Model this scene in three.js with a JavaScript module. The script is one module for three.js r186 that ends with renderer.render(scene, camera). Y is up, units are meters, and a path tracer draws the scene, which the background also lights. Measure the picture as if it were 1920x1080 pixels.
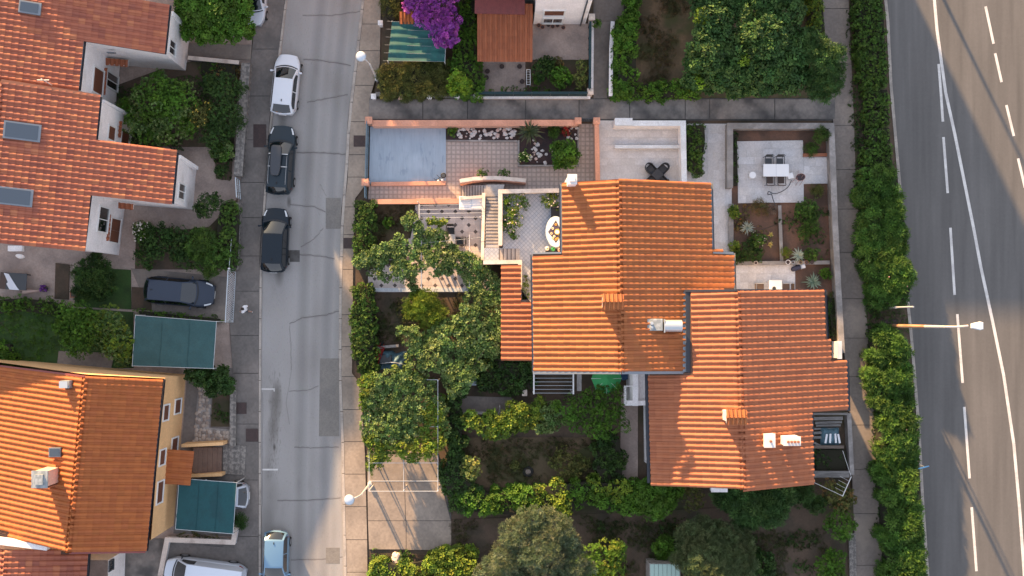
import * as THREE from 'three';
import { mergeGeometries, mergeVertices } from 'three/addons/utils/BufferGeometryUtils.js';
import { RoundedBoxGeometry } from 'three/addons/geometries/RoundedBoxGeometry.js';
import { MarchingCubes } from 'three/addons/objects/MarchingCubes.js';

// ---------------------------------------------------------------- camera, sky, sun, exposure
const scene = new THREE.Scene();
const FOC = 2100, HGT = 75;                       // focal length in photo pixels (1920 wide), height above ground
const camera = new THREE.PerspectiveCamera(2 * Math.atan(540 / FOC) * 180 / Math.PI, 1920 / 1080, 1, 600);
camera.position.set(0, HGT, 0);
const FWD = new THREE.Vector3(30 / FOC, -1, -60 / FOC).normalize();
camera.up.set(0, 0, -1);
camera.lookAt(camera.position.clone().add(FWD));
const RGT = new THREE.Vector3().crossVectors(FWD, new THREE.Vector3(0, 0, -1)).normalize();
const UPV = new THREE.Vector3().crossVectors(RGT, FWD).normalize();

const SUN_EL = 14.5 * Math.PI / 180;
const SUN = new THREE.Vector3(-0.43 * Math.cos(SUN_EL), Math.sin(SUN_EL), -0.903 * Math.cos(SUN_EL)).normalize();
function makeSky() {
  const w = 512, h = 256, d = new Float32Array(w * h * 4), v = new THREE.Vector3();
  for (let j = 0; j < h; j++) for (let i = 0; i < w; i++) {
    const th = (j + .5) / h * Math.PI - Math.PI / 2, ph = ((i + .5) / w - .5) * 2 * Math.PI;
    v.set(Math.cos(th) * Math.cos(ph), Math.sin(th), Math.cos(th) * Math.sin(ph));
    const e = Math.max(0, v.y), k = Math.pow(1 - e, 3), s = Math.max(0, v.dot(SUN));
    const glow = Math.pow(s, 6) * .5 + Math.pow(s, 40) * 1.2;
    let r = .262 + .14 * k + glow * .5, g = .290 + .125 * k + glow * .38, b = .362 + .08 * k + glow * .2;
    if (v.y < 0) { r = .13; g = .12; b = .11; }
    const o = (j * w + i) * 4; d[o] = r; d[o + 1] = g; d[o + 2] = b; d[o + 3] = 1;
  }
  const t = new THREE.DataTexture(d, w, h, THREE.RGBAFormat, THREE.FloatType);
  t.mapping = THREE.EquirectangularReflectionMapping; t.magFilter = t.minFilter = THREE.LinearFilter; t.needsUpdate = true;
  return t;
}
const skyTex = makeSky();
scene.background = skyTex; scene.environment = skyTex;
const sun = new THREE.DirectionalLight(new THREE.Color(1, .635, .32), 5);
sun.position.copy(SUN).multiplyScalar(150); sun.castShadow = true; sun.shadow.radius = 1.5;
sun.shadow.mapSize.set(4096, 4096);
Object.assign(sun.shadow.camera, { left: -60, right: 60, top: 60, bottom: -60, near: 1, far: 320 });
scene.add(sun, sun.target);
const renderer = new THREE.WebGLRenderer({ antialias: true });
renderer.setSize(1024, 576); renderer.toneMapping = THREE.LinearToneMapping; renderer.toneMappingExposure = 3.3;
renderer.shadowMap.enabled = true;

// ---------------------------------------------------------------- helpers
let _s = 12345;
const seed = s => { _s = s >>> 0; };
function rnd() { _s = (_s + 0x6D2B79F5) >>> 0; let t = _s; t = Math.imul(t ^ t >>> 15, t | 1); t ^= t + Math.imul(t ^ t >>> 7, t | 61); return ((t ^ t >>> 14) >>> 0) / 4294967296; }
const R = (a, b) => a + (b - a) * rnd(), pick = a => a[Math.floor(rnd() * a.length)];
const V = (x, y, z) => new THREE.Vector3(x, y, z), lerp = (a, b, t) => a + (b - a) * t, clamp = (x, a, b) => Math.min(b, Math.max(a, x));
const ray = (px, py) => FWD.clone().addScaledVector(RGT, (px - 960) / FOC).addScaledVector(UPV, -(py - 540) / FOC);
// the point at height h that the photo shows at pixel (px, py)
function P(px, py, h = 0) { const d = ray(px, py); return camera.position.clone().addScaledVector(d, (h - HGT) / d.y); }
const used = {};
function numbered(n) { if (!used[n]) { used[n] = 1; return n; } return n + '_' + String(used[n]++).padStart(3, '0'); }
function tag(o, label, category, group, kind) {
  if (label) o.userData.label = label; if (category) o.userData.category = category;
  if (group) o.userData.group = group; if (kind) o.userData.kind = kind; return o;
}
function sh(o) { o.castShadow = o.receiveShadow = true; return o; }
function grp(name, label, category, pos, turn = 0, group) {
  const g = new THREE.Group(); g.name = numbered(name); g.position.copy(pos); g.rotation.y = turn; scene.add(g);
  return tag(g, label, category, group);
}
function merge(gs) {
  gs = [].concat(gs); if (gs.length === 1) return gs[0];
  return mergeGeometries(gs.map(g => { const q = g.index ? g.toNonIndexed() : g.clone(); for (const k of Object.keys(q.attributes)) if (!['position', 'normal', 'uv'].includes(k)) q.deleteAttribute(k); if (!q.attributes.uv) q.setAttribute('uv', new THREE.BufferAttribute(new Float32Array(q.attributes.position.count * 2), 2)); return q; }));
}
// a named mesh under parent (world coordinates are re-based when the parent is a placed Group)
function mesh(name, gs, mat, parent = scene) {
  let ge = merge(gs); if (!ge.attributes.uv) ge = mat.map ? muv(ge) : ge; const m = sh(new THREE.Mesh(ge, mat)); m.name = parent === scene ? numbered(name) : name; parent.add(m); return m;
}
function wmesh(name, gs, mat, parent) {          // geometry given in world coordinates, parent a thing
  const g = merge(gs); parent.updateMatrixWorld(true); g.applyMatrix4(parent.matrixWorld.clone().invert());
  return mesh(name, g, mat, parent);
}
function struct(name, gs, mat, parent = scene) { const m = mesh(name, gs, mat, parent); if (parent === scene) m.userData.kind = 'structure'; return m; }
function muv(g, sc = 1) {                        // uv in metres by the dominant normal
  g = g.index ? g.toNonIndexed() : g; if (!g.attributes.normal) g.computeVertexNormals();
  const p = g.attributes.position, n = g.attributes.normal, uv = new Float32Array(p.count * 2);
  for (let i = 0; i < p.count; i += 3) {
    let ax = 0, ay = 0, az = 0; for (let k = 0; k < 3; k++) { ax += Math.abs(n.getX(i + k)); ay += Math.abs(n.getY(i + k)); az += Math.abs(n.getZ(i + k)); }
    for (let k = i; k < i + 3; k++) {
      const x = p.getX(k), y = p.getY(k), z = p.getZ(k);
      if (ay >= ax && ay >= az) { uv[2 * k] = x * sc; uv[2 * k + 1] = z * sc; } else if (ax > az) { uv[2 * k] = z * sc; uv[2 * k + 1] = y * sc; } else { uv[2 * k] = x * sc; uv[2 * k + 1] = y * sc; }
    }
  }
  g.setAttribute('uv', new THREE.BufferAttribute(uv, 2)); return g;
}
function bx(w, h, d, x = 0, y = 0, z = 0, ry = 0) { const g = new THREE.BoxGeometry(w, h, d); if (ry) g.rotateY(ry); return g.translate(x, y, z); }
function rb(w, h, d, r, x = 0, y = 0, z = 0, ry = 0) { const g = new RoundedBoxGeometry(w, h, d, 2, Math.min(r, w / 2.01, h / 2.01, d / 2.01)); if (ry) g.rotateY(ry); return g.translate(x, y, z); }
function bar(a, b, w, h = w) {                   // a box from a to b
  const d = b.clone().sub(a), l = d.length(), g = new THREE.BoxGeometry(w, h, l), z = d.normalize();
  let up = Math.abs(z.y) > .95 ? V(1, 0, 0) : V(0, 1, 0); const x = new THREE.Vector3().crossVectors(up, z).normalize(); up = new THREE.Vector3().crossVectors(z, x);
  return g.applyMatrix4(new THREE.Matrix4().makeBasis(x, up, z)).translate((a.x + b.x) / 2, (a.y + b.y) / 2, (a.z + b.z) / 2);
}
function rod(a, b, r, r2 = r, n = 8) {
  const d = b.clone().sub(a), l = d.length(), g = new THREE.CylinderGeometry(r2, r, l, n);
  g.applyQuaternion(new THREE.Quaternion().setFromUnitVectors(V(0, 1, 0), d.normalize()));
  return g.translate((a.x + b.x) / 2, (a.y + b.y) / 2, (a.z + b.z) / 2);
}
function tube(pts, r, seg = 24, n = 6) { return new THREE.TubeGeometry(new THREE.CatmullRomCurve3(pts), seg, r, n); }
function poly(ptsW, y0, y1, uvs = 1) {           // world xz polygon extruded from y0 to y1
  const s = new THREE.Shape(ptsW.map(p => new THREE.Vector2(p.x, -p.z)));
  const g = new THREE.ExtrudeGeometry(s, { depth: y1 - y0, bevelEnabled: false }); g.rotateX(-Math.PI / 2); g.translate(0, y0, 0);
  return muv(g, uvs);
}
const W = (pts, h = 0) => pts.map(p => P(p[0], p[1], h));
const rect = (x0, y0, x1, y1) => [[x0, y0], [x1, y0], [x1, y1], [x0, y1]];
const slab = (pts, y0, y1, uvs = 1) => poly(W(pts, y1), y0, y1, uvs);
function inPoly(p, x, y) { let c = false; for (let i = 0, j = p.length - 1; i < p.length; j = i++) { const a = p[i], b = p[j]; if ((a[1] > y) !== (b[1] > y) && x < (b[0] - a[0]) * (y - a[1]) / (b[1] - a[1]) + a[0]) c = !c; } return c; }
function edgeDist(p, x, y) { let m = 1e9; for (let i = 0, j = p.length - 1; i < p.length; j = i++) { const a = p[j], b = p[i], dx = b[0] - a[0], dy = b[1] - a[1], t = clamp(((x - a[0]) * dx + (y - a[1]) * dy) / (dx * dx + dy * dy || 1), 0, 1); m = Math.min(m, Math.hypot(x - a[0] - t * dx, y - a[1] - t * dy)); } return m; }

// ---------------------------------------------------------------- procedural textures and materials
function h2(x, y, s) { let n = Math.imul(x, 374761393) + Math.imul(y, 668265263) + Math.imul(s, 974711); n = Math.imul(n ^ n >>> 13, 1274126177); return ((n ^ n >>> 16) >>> 0) / 4294967296; }
function vn(x, y, px, py, s) {
  const x0 = Math.floor(x), y0 = Math.floor(y), fx = x - x0, fy = y - y0, u = fx * fx * (3 - 2 * fx), v = fy * fy * (3 - 2 * fy);
  const m = (a, n) => ((a % n) + n) % n, a = m(x0, px), b = m(x0 + 1, px), c = m(y0, py), d = m(y0 + 1, py);
  return lerp(lerp(h2(a, c, s), h2(b, c, s), u), lerp(h2(a, d, s), h2(b, d, s), u), v);
}
function fbm(u, v, n, oct, s, ny = n) { let a = 0, w = .5, t = 0; for (let o = 0; o < oct; o++) { a += w * vn(u * n, v * ny, n, ny, s + o * 7); t += w; w *= .55; n *= 2; ny *= 2; } return a / t; }
const enc = x => { x = clamp(x, 0, 1); return Math.round(255 * (x <= .0031308 ? 12.92 * x : 1.055 * Math.pow(x, 1 / 2.4) - .055)); };
function tex(n, fn, rep = 1, m = n) {            // fn(u, v) -> linear rgb
  const d = new Uint8Array(n * m * 4);
  for (let j = 0; j < m; j++) for (let i = 0; i < n; i++) { const c = fn((i + .5) / n, (j + .5) / m), o = (j * n + i) * 4; d[o] = enc(c[0]); d[o + 1] = enc(c[1]); d[o + 2] = enc(c[2]); d[o + 3] = 255; }
  const t = new THREE.DataTexture(d, n, m); t.colorSpace = THREE.SRGBColorSpace; t.wrapS = t.wrapT = THREE.RepeatWrapping;
  t.magFilter = THREE.LinearFilter; t.minFilter = THREE.LinearMipmapLinearFilter; t.generateMipmaps = true; t.repeat.set(rep, rep); t.needsUpdate = true; return t;
}
const mixc = (a, b, t) => [lerp(a[0], b[0], t), lerp(a[1], b[1], t), lerp(a[2], b[2], t)];
const mulc = (a, k) => [a[0] * k, a[1] * k, a[2] * k];
const ss = (a, b, x) => { x = clamp((x - a) / (b - a), 0, 1); return x * x * (3 - 2 * x); };
function mottled(a, b, sizeM, s, o = {}) {        // two-tone mottling with fine grain; a texture that covers sizeM metres
  const t = tex(o.n || 512, (u, v) => {
    const k = fbm(u, v, o.f || 5, 5, s), g = fbm(u, v, 64, 2, s + 50), st = fbm(u, v, o.f2 || 3, 4, s + 90);
    let c = mixc(a, b, ss(.3, .7, k)); c = mulc(c, .84 + .32 * g);
    if (o.stain) c = mixc(c, o.stain, ss(.56, .78, st) * (o.sk ?? .7));
    return c;
  }, 1 / sizeM);
  return new THREE.MeshStandardMaterial({ map: t, roughness: o.rough ?? .92, bumpMap: o.bump ? t : null, bumpScale: o.bump || 1 });
}
const flat = (r, g, b, o = {}) => new THREE.MeshStandardMaterial({ color: new THREE.Color().setRGB(r, g, b), roughness: .7, ...o });
const M = {
  lane: mottled([.255, .225, .20], [.10, .094, .09], 8, 2, { stain: [.052, .05, .05], f: 5, f2: 4, sk: .8 }),
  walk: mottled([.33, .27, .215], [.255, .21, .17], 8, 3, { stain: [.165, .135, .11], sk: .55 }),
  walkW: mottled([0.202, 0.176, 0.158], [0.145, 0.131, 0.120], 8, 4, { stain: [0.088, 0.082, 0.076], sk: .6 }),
  kerb: mottled([0.408, 0.360, 0.312], [0.288, 0.258, 0.228], 3, 5),
  patch: mottled([.20, .185, .165], [.17, .158, .145], 4, 6),
  asphalt: (() => { const t = tex(1024, (u, v) => { const g = fbm(u, v, 128, 2, 8), st = fbm(u, v, 32, 3, 9, 2), k = fbm(u, v, 4, 4, 10); return mulc([.118, .112, .106], (.84 + .1 * g + .2 * k) * (.74 + .5 * st)); }, 1 / 14); return new THREE.MeshStandardMaterial({ map: t, roughness: .85 }); })(),
  path: mottled([0.235, 0.198, 0.169], [0.179, 0.154, 0.136], 7, 11, { stain: [0.290, 0.244, 0.198], sk: .5 }),
  soil: mottled([0.093, 0.063, 0.042], [0.051, 0.041, 0.027], 6, 12, { stain: [0.045, 0.051, 0.018], sk: .8 }),
  soilRed: mottled([.145, .078, .052], [.085, .052, .038], 5, 13, { stain: [0.078, 0.047, 0.031], sk: .7 }),
  dryGrass: mottled([0.152, 0.102, 0.058], [0.087, 0.065, 0.035], 6, 14, { stain: [0.055, 0.061, 0.020], sk: .9, f2: 4 }),
  lawn: mottled([.034, .078, .016], [.02, .046, .011], 5, 15, { stain: [.055, .06, .022], sk: .4 }),
  gravelPav: mottled([0.390, 0.305, 0.258], [0.296, 0.234, 0.203], 5, 16, { stain: [0.234, 0.180, 0.156], sk: .5 }),
  yardTile: (() => { const t = tex(512, (u, v) => { const n = 8, fx = (u * n) % 1, fy = (v * n) % 1, j = Math.min(fx, fy, 1 - fx, 1 - fy), id = h2(Math.floor(u * n), Math.floor(v * n), 3), r = Math.hypot(fx - .5, fy - .5); let c = mixc([.44, .355, .305], [.32, .262, .235], ss(.25, .33, r) * .6 + id * .3); c = mulc(c, .82 + .36 * fbm(u, v, 20, 3, 17)); return j < .05 ? [.22, .18, .16] : c; }, 1 / 2.4); return new THREE.MeshStandardMaterial({ map: t, roughness: .8 }); })(),
  bluePad: (() => { const t = tex(1024, (u, v) => { const k = fbm(u, v, 5, 4, 18), st = fbm(u, v, 60, 3, 19, 8), sp = fbm(u, v, 14, 4, 20, 6); let c = mixc([.325, .385, .445], [.27, .335, .40], k); c = mulc(c, .9 + .2 * st); c = mixc(c, [.17, .225, .29], ss(.60, .74, sp) * .5 * ss(.35, .7, fbm(u, v, 80, 2, 77, 20))); return mixc(c, [.42, .50, .57], ss(.62, .8, fbm(u, v, 3, 3, 78)) * .4); }, 1 / 5.4); return new THREE.MeshStandardMaterial({ map: t, roughness: .6 }); })(),
  terraceTile: (() => { const t = tex(512, (u, v) => { const n = 8, a = (u + v) * n, b = (u - v) * n, fa = ((a % 1) + 1) % 1, fb = ((b % 1) + 1) % 1, j = Math.min(fa, fb, 1 - fa, 1 - fb); const c = mixc([.31, .35, .42], [.38, .40, .45], h2(Math.floor(a), Math.floor(b), 5)); return j < .06 ? [.20, .22, .26] : mulc(c, .85 + .3 * fbm(u, v, 16, 3, 21)); }, 1 / 2.2); return new THREE.MeshStandardMaterial({ map: t, roughness: .6 }); })(),
  paving: mottled([.58, .57, .575], [.50, .49, .495], 4, 22, { rough: .75 }),
  pavingB: mottled([.56, .545, .545], [.49, .475, .475], 4, 23, { rough: .75 }),
  pavingC: mottled([.54, .525, .52], [.47, .455, .45], 4, 24, { rough: .75 }),
  patioTile: mottled([0.651, 0.566, 0.524], [0.566, 0.489, 0.453], 2, 25, { rough: .7 }),
  patioTileB: mottled([0.595, 0.517, 0.481], [0.524, 0.453, 0.425], 2, 26, { rough: .7 }),
  inset: mottled([.13, .105, .10], [.09, .075, .07], 1, 27, { rough: .7 }),
  salmon: mottled([.62, .30, .20], [.55, .26, .17], 3, 28, { stain: [.45, .22, .15], sk: .5 }),
  salmonPale: mottled([.66, .42, .32], [.58, .36, .27], 3, 29),
  white: mottled([.84, .81, .80], [.77, .745, .735], 3, 30, { stain: [.50, .48, .45], sk: .35 }),
  whiteWarm: mottled([.68, .58, .50], [.58, .49, .42], 2, 31, { stain: [.38, .28, .23], sk: .5 }),
  whiteBlue: mottled([.60, .64, .68], [.54, .575, .61], 3, 32, { stain: [.42, .44, .46], sk: .3 }),
  concrete: mottled([0.338, 0.312, 0.294], [0.250, 0.235, 0.222], 3, 33, { stain: [0.150, 0.138, 0.131], sk: .6 }),
  rubble: mottled([.27, .245, .22], [.13, .12, .11], .8, 34, { f: 6, bump: .03 }),
  ochre: mottled([.78, .48, .23], [.74, .45, .215], 3, 35, { stain: [.66, .39, .185], sk: .35 }),
  stoneA: flat(.36, .30, .25), stoneB: flat(.27, .215, .18), stoneC: flat(.22, .185, .16), stoneD: flat(.42, .36, .31),
  whiteStone: mottled([.62, .60, .59], [.48, .46, .45], .5, 36), pinkStone: flat(.50, .38, .34),
  navy: flat(.022, .026, .036, { roughness: .45 }), gutter: flat(.20, .225, .25, { roughness: .45, metalness: .4 }), zinc: flat(.48, .52, .54, { roughness: .4, metalness: .5 }),
  lead: mottled([.34, .37, .38], [.22, .25, .26], 1.2, 37, { rough: .55 }), under: flat(.10, .045, .025),
  shutter: flat(.13, .045, .022), shutterDark: flat(.05, .02, .018), frameW: flat(.72, .72, .70, { roughness: .5 }), plaster: flat(.66, .63, .61),
  glass: new THREE.MeshPhysicalMaterial({ color: 0x10171c, roughness: .06, metalness: 0, clearcoat: 1, clearcoatRoughness: .03 }),
  skyGlass: new THREE.MeshPhysicalMaterial({ color: new THREE.Color().setRGB(.035, .055, .08), roughness: .12, clearcoat: 1, clearcoatRoughness: .05 }),
  netTeal: mottled([.030, .085, .088], [.025, .074, .077], 3, 38, { rough: .85 }), netDark: mottled([.004, .062, .070], [.004, .050, .058], 3, 39, { rough: .75 }), netGreen: mottled([.006, .085, .078], [.005, .062, .062], 2, 40, { rough: .7 }),
  netFence: mottled([.012, .04, .045], [.009, .03, .036], 1, 41, { rough: .9 }),
  steelW: flat(.66, .65, .63, { roughness: .4, metalness: .2 }), steel: flat(.36, .37, .38, { roughness: .4, metalness: .6 }), darkSteel: flat(.045, .05, .055, { roughness: .5 }), bluSteel: flat(.10, .16, .20, { roughness: .5 }),
  rust: mottled([.36, .17, .08], [.44, .27, .15], .8, 42), black: flat(.014, .015, .017, { roughness: .55 }), rubber: flat(.012, .012, .012, { roughness: .85 }),
  blackCloth: flat(.025, .027, .032, { roughness: .9 }), brownCloth: flat(.085, .06, .05, { roughness: .9 }), terracotta: flat(.30, .115, .06), purple: flat(.10, .02, .16),
  paintLine: mottled([.62, .60, .57], [.50, .48, .46], 2, 43, { stain: [.30, .29, .28], sk: .6 }), plate: mottled([.060, .036, .032], [.045, .028, .026], 1, 44, { rough: .7 }), plateGrey: mottled([.085, .08, .075], [.06, .055, .05], 1, 45, { rough: .7 }),
  wood: mottled([.16, .125, .10], [.11, .085, .07], 1, 46), woodGrey: mottled([.20, .19, .18], [.14, .132, .125], 1, 47), bark: mottled([.10, .075, .055], [.06, .045, .034], .6, 48),
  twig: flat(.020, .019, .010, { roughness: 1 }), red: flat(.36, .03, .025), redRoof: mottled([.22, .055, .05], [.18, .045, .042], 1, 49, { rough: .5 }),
  tarpBlue: mottled([.075, .15, .19], [.05, .11, .14], 1, 50, { rough: .6 }), greenCloth: flat(.03, .24, .07, { roughness: .8 }), glassGreen: flat(.30, .43, .38, { roughness: .35 }),
  whitePlastic: flat(.72, .73, .74, { roughness: .4 }), linen: flat(.62, .64, .68, { roughness: .9 }), roseMetal: flat(.34, .19, .17)
};
// ---------------------------------------------------------------- roofs of single tiles
const TILEW = .34, TILEL = .40;
function tileGeo(w = TILEW, l = TILEL) {          // interlocking clay tile: a flat pan with one roll, front lip
  const xs = [[-.5, .012], [-.47, 0], [-.17, 0], [-.13, .030], [-.02, .072], [.145, .092], [.31, .074], [.43, .032], [.5, .006]], top = [], pos = [], idx = [];
  for (const [x, y] of xs) top.push([x * w, y]);
  const z0 = -l / 2 - .03, z1 = l / 2; let n = 0;
  const quad = (a, b, c, d) => { pos.push(...a, ...b, ...c, ...a, ...c, ...d); };
  for (let i = 0; i < top.length - 1; i++) {
    const a = top[i], b = top[i + 1];
    quad([a[0], a[1] + .002, z0], [a[0], a[1] + .038, z1], [b[0], b[1] + .038, z1], [b[0], b[1] + .002, z0]);
    quad([a[0], a[1] + .038, z1], [a[0], a[1] + .012, z1], [b[0], b[1] + .012, z1], [b[0], b[1] + .038, z1]);
  }
  const g = new THREE.BufferGeometry(); g.setAttribute('position', new THREE.Float32BufferAttribute(pos, 3)); g.computeVertexNormals();
  g.setAttribute('uv', new THREE.Float32BufferAttribute(new Float32Array(pos.length / 3 * 2), 2)); return g;
}
const TILE = tileGeo();
const RIDGE = (() => { const g = new THREE.CylinderGeometry(.165, .19, .46, 12, 1, true, -Math.PI / 2, Math.PI); g.rotateX(Math.PI / 2); const e = new THREE.CylinderGeometry(.19, .19, .03, 12, 1, false, -Math.PI / 2, Math.PI); e.rotateX(Math.PI / 2); e.translate(0, .006, .21); return merge([g, e]); })();
const mkTiles = cols => cols.map(c => flat(c[0], c[1], c[2], { roughness: .72, side: THREE.DoubleSide }));
const TORANGE = mkTiles([[0.346, 0.113, 0.032], [0.324, 0.104, 0.030], [0.367, 0.122, 0.035], [0.307, 0.097, 0.029], [0.340, 0.111, 0.036], [0.318, 0.108, 0.032]]);
const TPINK = mkTiles([[0.344, 0.118, 0.051], [0.322, 0.110, 0.048], [0.361, 0.126, 0.055], [0.312, 0.104, 0.046], [0.338, 0.118, 0.053], [0.350, 0.116, 0.048]]);
const TBRIGHT = mkTiles([[0.353, 0.102, 0.023], [0.331, 0.093, 0.021], [0.374, 0.110, 0.025], [0.320, 0.088, 0.021], [0.348, 0.098, 0.025], [0.326, 0.096, 0.021]]);
const TOLD = mkTiles([[.345, .108, .058], [.325, .10, .055], [.365, .118, .06], [.305, .092, .052], [.38, .126, .06], [.33, .108, .062], [.345, .108, .058], [.325, .10, .055], [.27, .082, .05], [.42, .15, .07]]);
const TPORCH = mkTiles([[.29, .088, .034], [.265, .08, .032], [.305, .095, .038]]);
const WHITEM = flat(1, 1, 1, { roughness: .72, side: THREE.DoubleSide });
// a sloping plane: o on the ridge, dh the horizontal direction down the slope
function plane(o, dh, pitch) {
  const d = dh.clone().setY(0).normalize(), v = d.clone().multiplyScalar(Math.cos(pitch)).setY(-Math.sin(pitch));
  const n = d.clone().multiplyScalar(Math.sin(pitch)).setY(Math.cos(pitch)), u = new THREE.Vector3().crossVectors(n, v); return { o, u, v, n };
}
function hit(px, py, pl) { const d = ray(px, py), t = pl.o.clone().sub(camera.position).dot(pl.n) / d.dot(pl.n); return camera.position.clone().addScaledVector(d, t); }
const planeY = (pl, x, z) => pl.o.y - (pl.n.x * (x - pl.o.x) + pl.n.z * (z - pl.o.z)) / pl.n.y;
function toUV(pl, p) { const q = p.clone().sub(pl.o); return [q.dot(pl.u), q.dot(pl.v)]; }
function slopeOf(pl, px) {                         // slab geometry and tile matrices for the outline px (photo pixels) on the plane
  const uv = px.map(p => toUV(pl, hit(p[0], p[1], pl)));
  const s = new THREE.Shape(uv.map(a => new THREE.Vector2(a[0], a[1]))), g = new THREE.ExtrudeGeometry(s, { depth: .14, bevelEnabled: false });
  const basis = new THREE.Matrix4().makeBasis(pl.u, pl.v, pl.n.clone().negate()); basis.setPosition(pl.o.clone().addScaledVector(pl.n, -.004));
  g.applyMatrix4(basis);
  const us = uv.map(a => a[0]), vs = uv.map(a => a[1]), u0 = Math.min(...us), u1 = Math.max(...us), v0 = Math.min(...vs), v1 = Math.max(...vs), tiles = [];
  const nu = Math.round((u1 - u0) / TILEW), nv = Math.round((v1 - v0) / TILEL), su = (u1 - u0) / nu, sv = (v1 - v0) / nv;
  for (let j = 0; j < nv; j++) for (let i = 0; i < nu; i++) {
    const u = u0 + (i + .5) * su, v = v0 + (j + .5) * sv; if (!inPoly(uv, u, v)) continue;
    const m = new THREE.Matrix4().makeBasis(pl.u.clone().multiplyScalar(su / TILEW), pl.n, pl.v.clone().multiplyScalar(sv / TILEL));
    const jit = new THREE.Matrix4().makeRotationFromEuler(new THREE.Euler(R(-.012, .012), R(-.02, .02), R(-.025, .025)));
    m.setPosition(pl.o.clone().addScaledVector(pl.u, u + R(-.006, .006)).addScaledVector(pl.v, v + R(-.008, .008)).addScaledVector(pl.n, .004)); m.multiply(jit);
    tiles.push(m);
  }
  return { g, tiles };
}
function roof(house, mats, planes, ridges = []) {  // planes: [plane, outline px]; ridges: [a, b] world points
  house.updateMatrixWorld(true); const inv = house.matrixWorld.clone().invert(), parts = planes.map(([pl, px]) => slopeOf(pl, px));
  const r = wmesh('roof', parts.map(p => p.g), M.under, house), all = parts.flatMap(p => p.tiles);
  const pos = m => new THREE.Vector3().setFromMatrixPosition(m), c = P(960, 540, 5);
  all.sort((a, b) => pos(a).distanceToSquared(c) - pos(b).distanceToSquared(c));
  const one = all.slice(0, 300), rest = all.slice(300);
  for (const m of one) { const t = sh(new THREE.Mesh(TILE, pick(mats))); t.name = 'roof_tile'; t.applyMatrix4(inv.clone().multiply(m)); r.add(t); }
  if (rest.length) {
    const im = sh(new THREE.InstancedMesh(TILE, WHITEM, rest.length)); im.name = 'roof_tiles'; im.userData.kind = 'stuff';
    rest.forEach((m, i) => { im.setMatrixAt(i, inv.clone().multiply(m)); im.setColorAt(i, pick(mats).color); }); r.add(im);
  }
  for (const [a, b] of ridges) {
    const d = b.clone().sub(a), L = d.length(), n = Math.max(1, Math.round(L / .42)); d.normalize();
    const x = new THREE.Vector3().crossVectors(V(0, 1, 0), d).normalize(), y = new THREE.Vector3().crossVectors(d, x);
    for (let i = 0; i < n; i++) {
      const m = new THREE.Matrix4().makeBasis(x, y, d); m.setPosition(a.clone().addScaledVector(d, (i + .5) * L / n).addScaledVector(y, .035 + R(0, .014)));
      const t = sh(new THREE.Mesh(RIDGE, pick(mats))); t.name = 'ridge_tile'; t.applyMatrix4(inv.clone().multiply(m)); r.add(t);
    }
  }
  return r;
}
// wall ring under a roof: pts world xz (closed), top(x, z)
function ring(pts, top, y0 = 0) {
  const pos = [];
  for (let i = 0; i < pts.length; i++) {
    const a = pts[i], b = pts[(i + 1) % pts.length], n = Math.max(1, Math.ceil(a.distanceTo(b) / .5));
    for (let k = 0; k < n; k++) {
      const p = a.clone().lerp(b, k / n), q = a.clone().lerp(b, (k + 1) / n), tp = top(p.x, p.z), tq = top(q.x, q.z);
      pos.push(p.x, y0, p.z, q.x, y0, q.z, q.x, tq, q.z, p.x, y0, p.z, q.x, tq, q.z, p.x, tp, p.z);
    }
  }
  const g = new THREE.BufferGeometry(); g.setAttribute('position', new THREE.Float32BufferAttribute(pos, 3)); g.computeVertexNormals(); return muv(g);
}
// a window on the wall a-b (outward normal to the left of a->b seen from above given by out): frame, shutter or pane as children
function windowOn(house, a, b, t, y0, y1, w, out, kind = 'shutter', fm = M.frameW) {
  const d = b.clone().sub(a).setY(0).normalize(), c = a.clone().lerp(b, t), o = out.clone().setY(0).normalize(), ry = Math.atan2(-d.z, d.x), h = y1 - y0, f = .1;
  const at = (g) => g.rotateY(ry).translate(c.x + o.x * .02, (y0 + y1) / 2, c.z + o.z * .02);
  const fr = wmesh('window', [bx(w + 2 * f, f, .1, 0, h / 2 + f / 2, 0), bx(w + 2 * f, f * .9, .18, 0, -h / 2 - f / 2, 0), bx(f, h, .1, -w / 2 - f / 2, 0, 0), bx(f, h, .1, w / 2 + f / 2, 0, 0)].map(at), fm, house);
  if (kind === 'shutter') for (const s of [-1, 1]) wmesh('shutter', at(bx(w / 2 - .012, h - .01, .05, s * w / 4, 0, .0)), M.shutter, fr);
  else { wmesh('pane', at(bx(w - .01, h - .01, .03)), M.glass, fr); wmesh('mullion', at(bx(.06, h, .06)), fm, fr); }
  return fr;
}

// ================================================================ THE SETTING
struct('ground', new THREE.PlaneGeometry(700, 700).rotateX(-Math.PI / 2).translate(0, -.3, 0), M.dryGrass);
seed(11);
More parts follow.
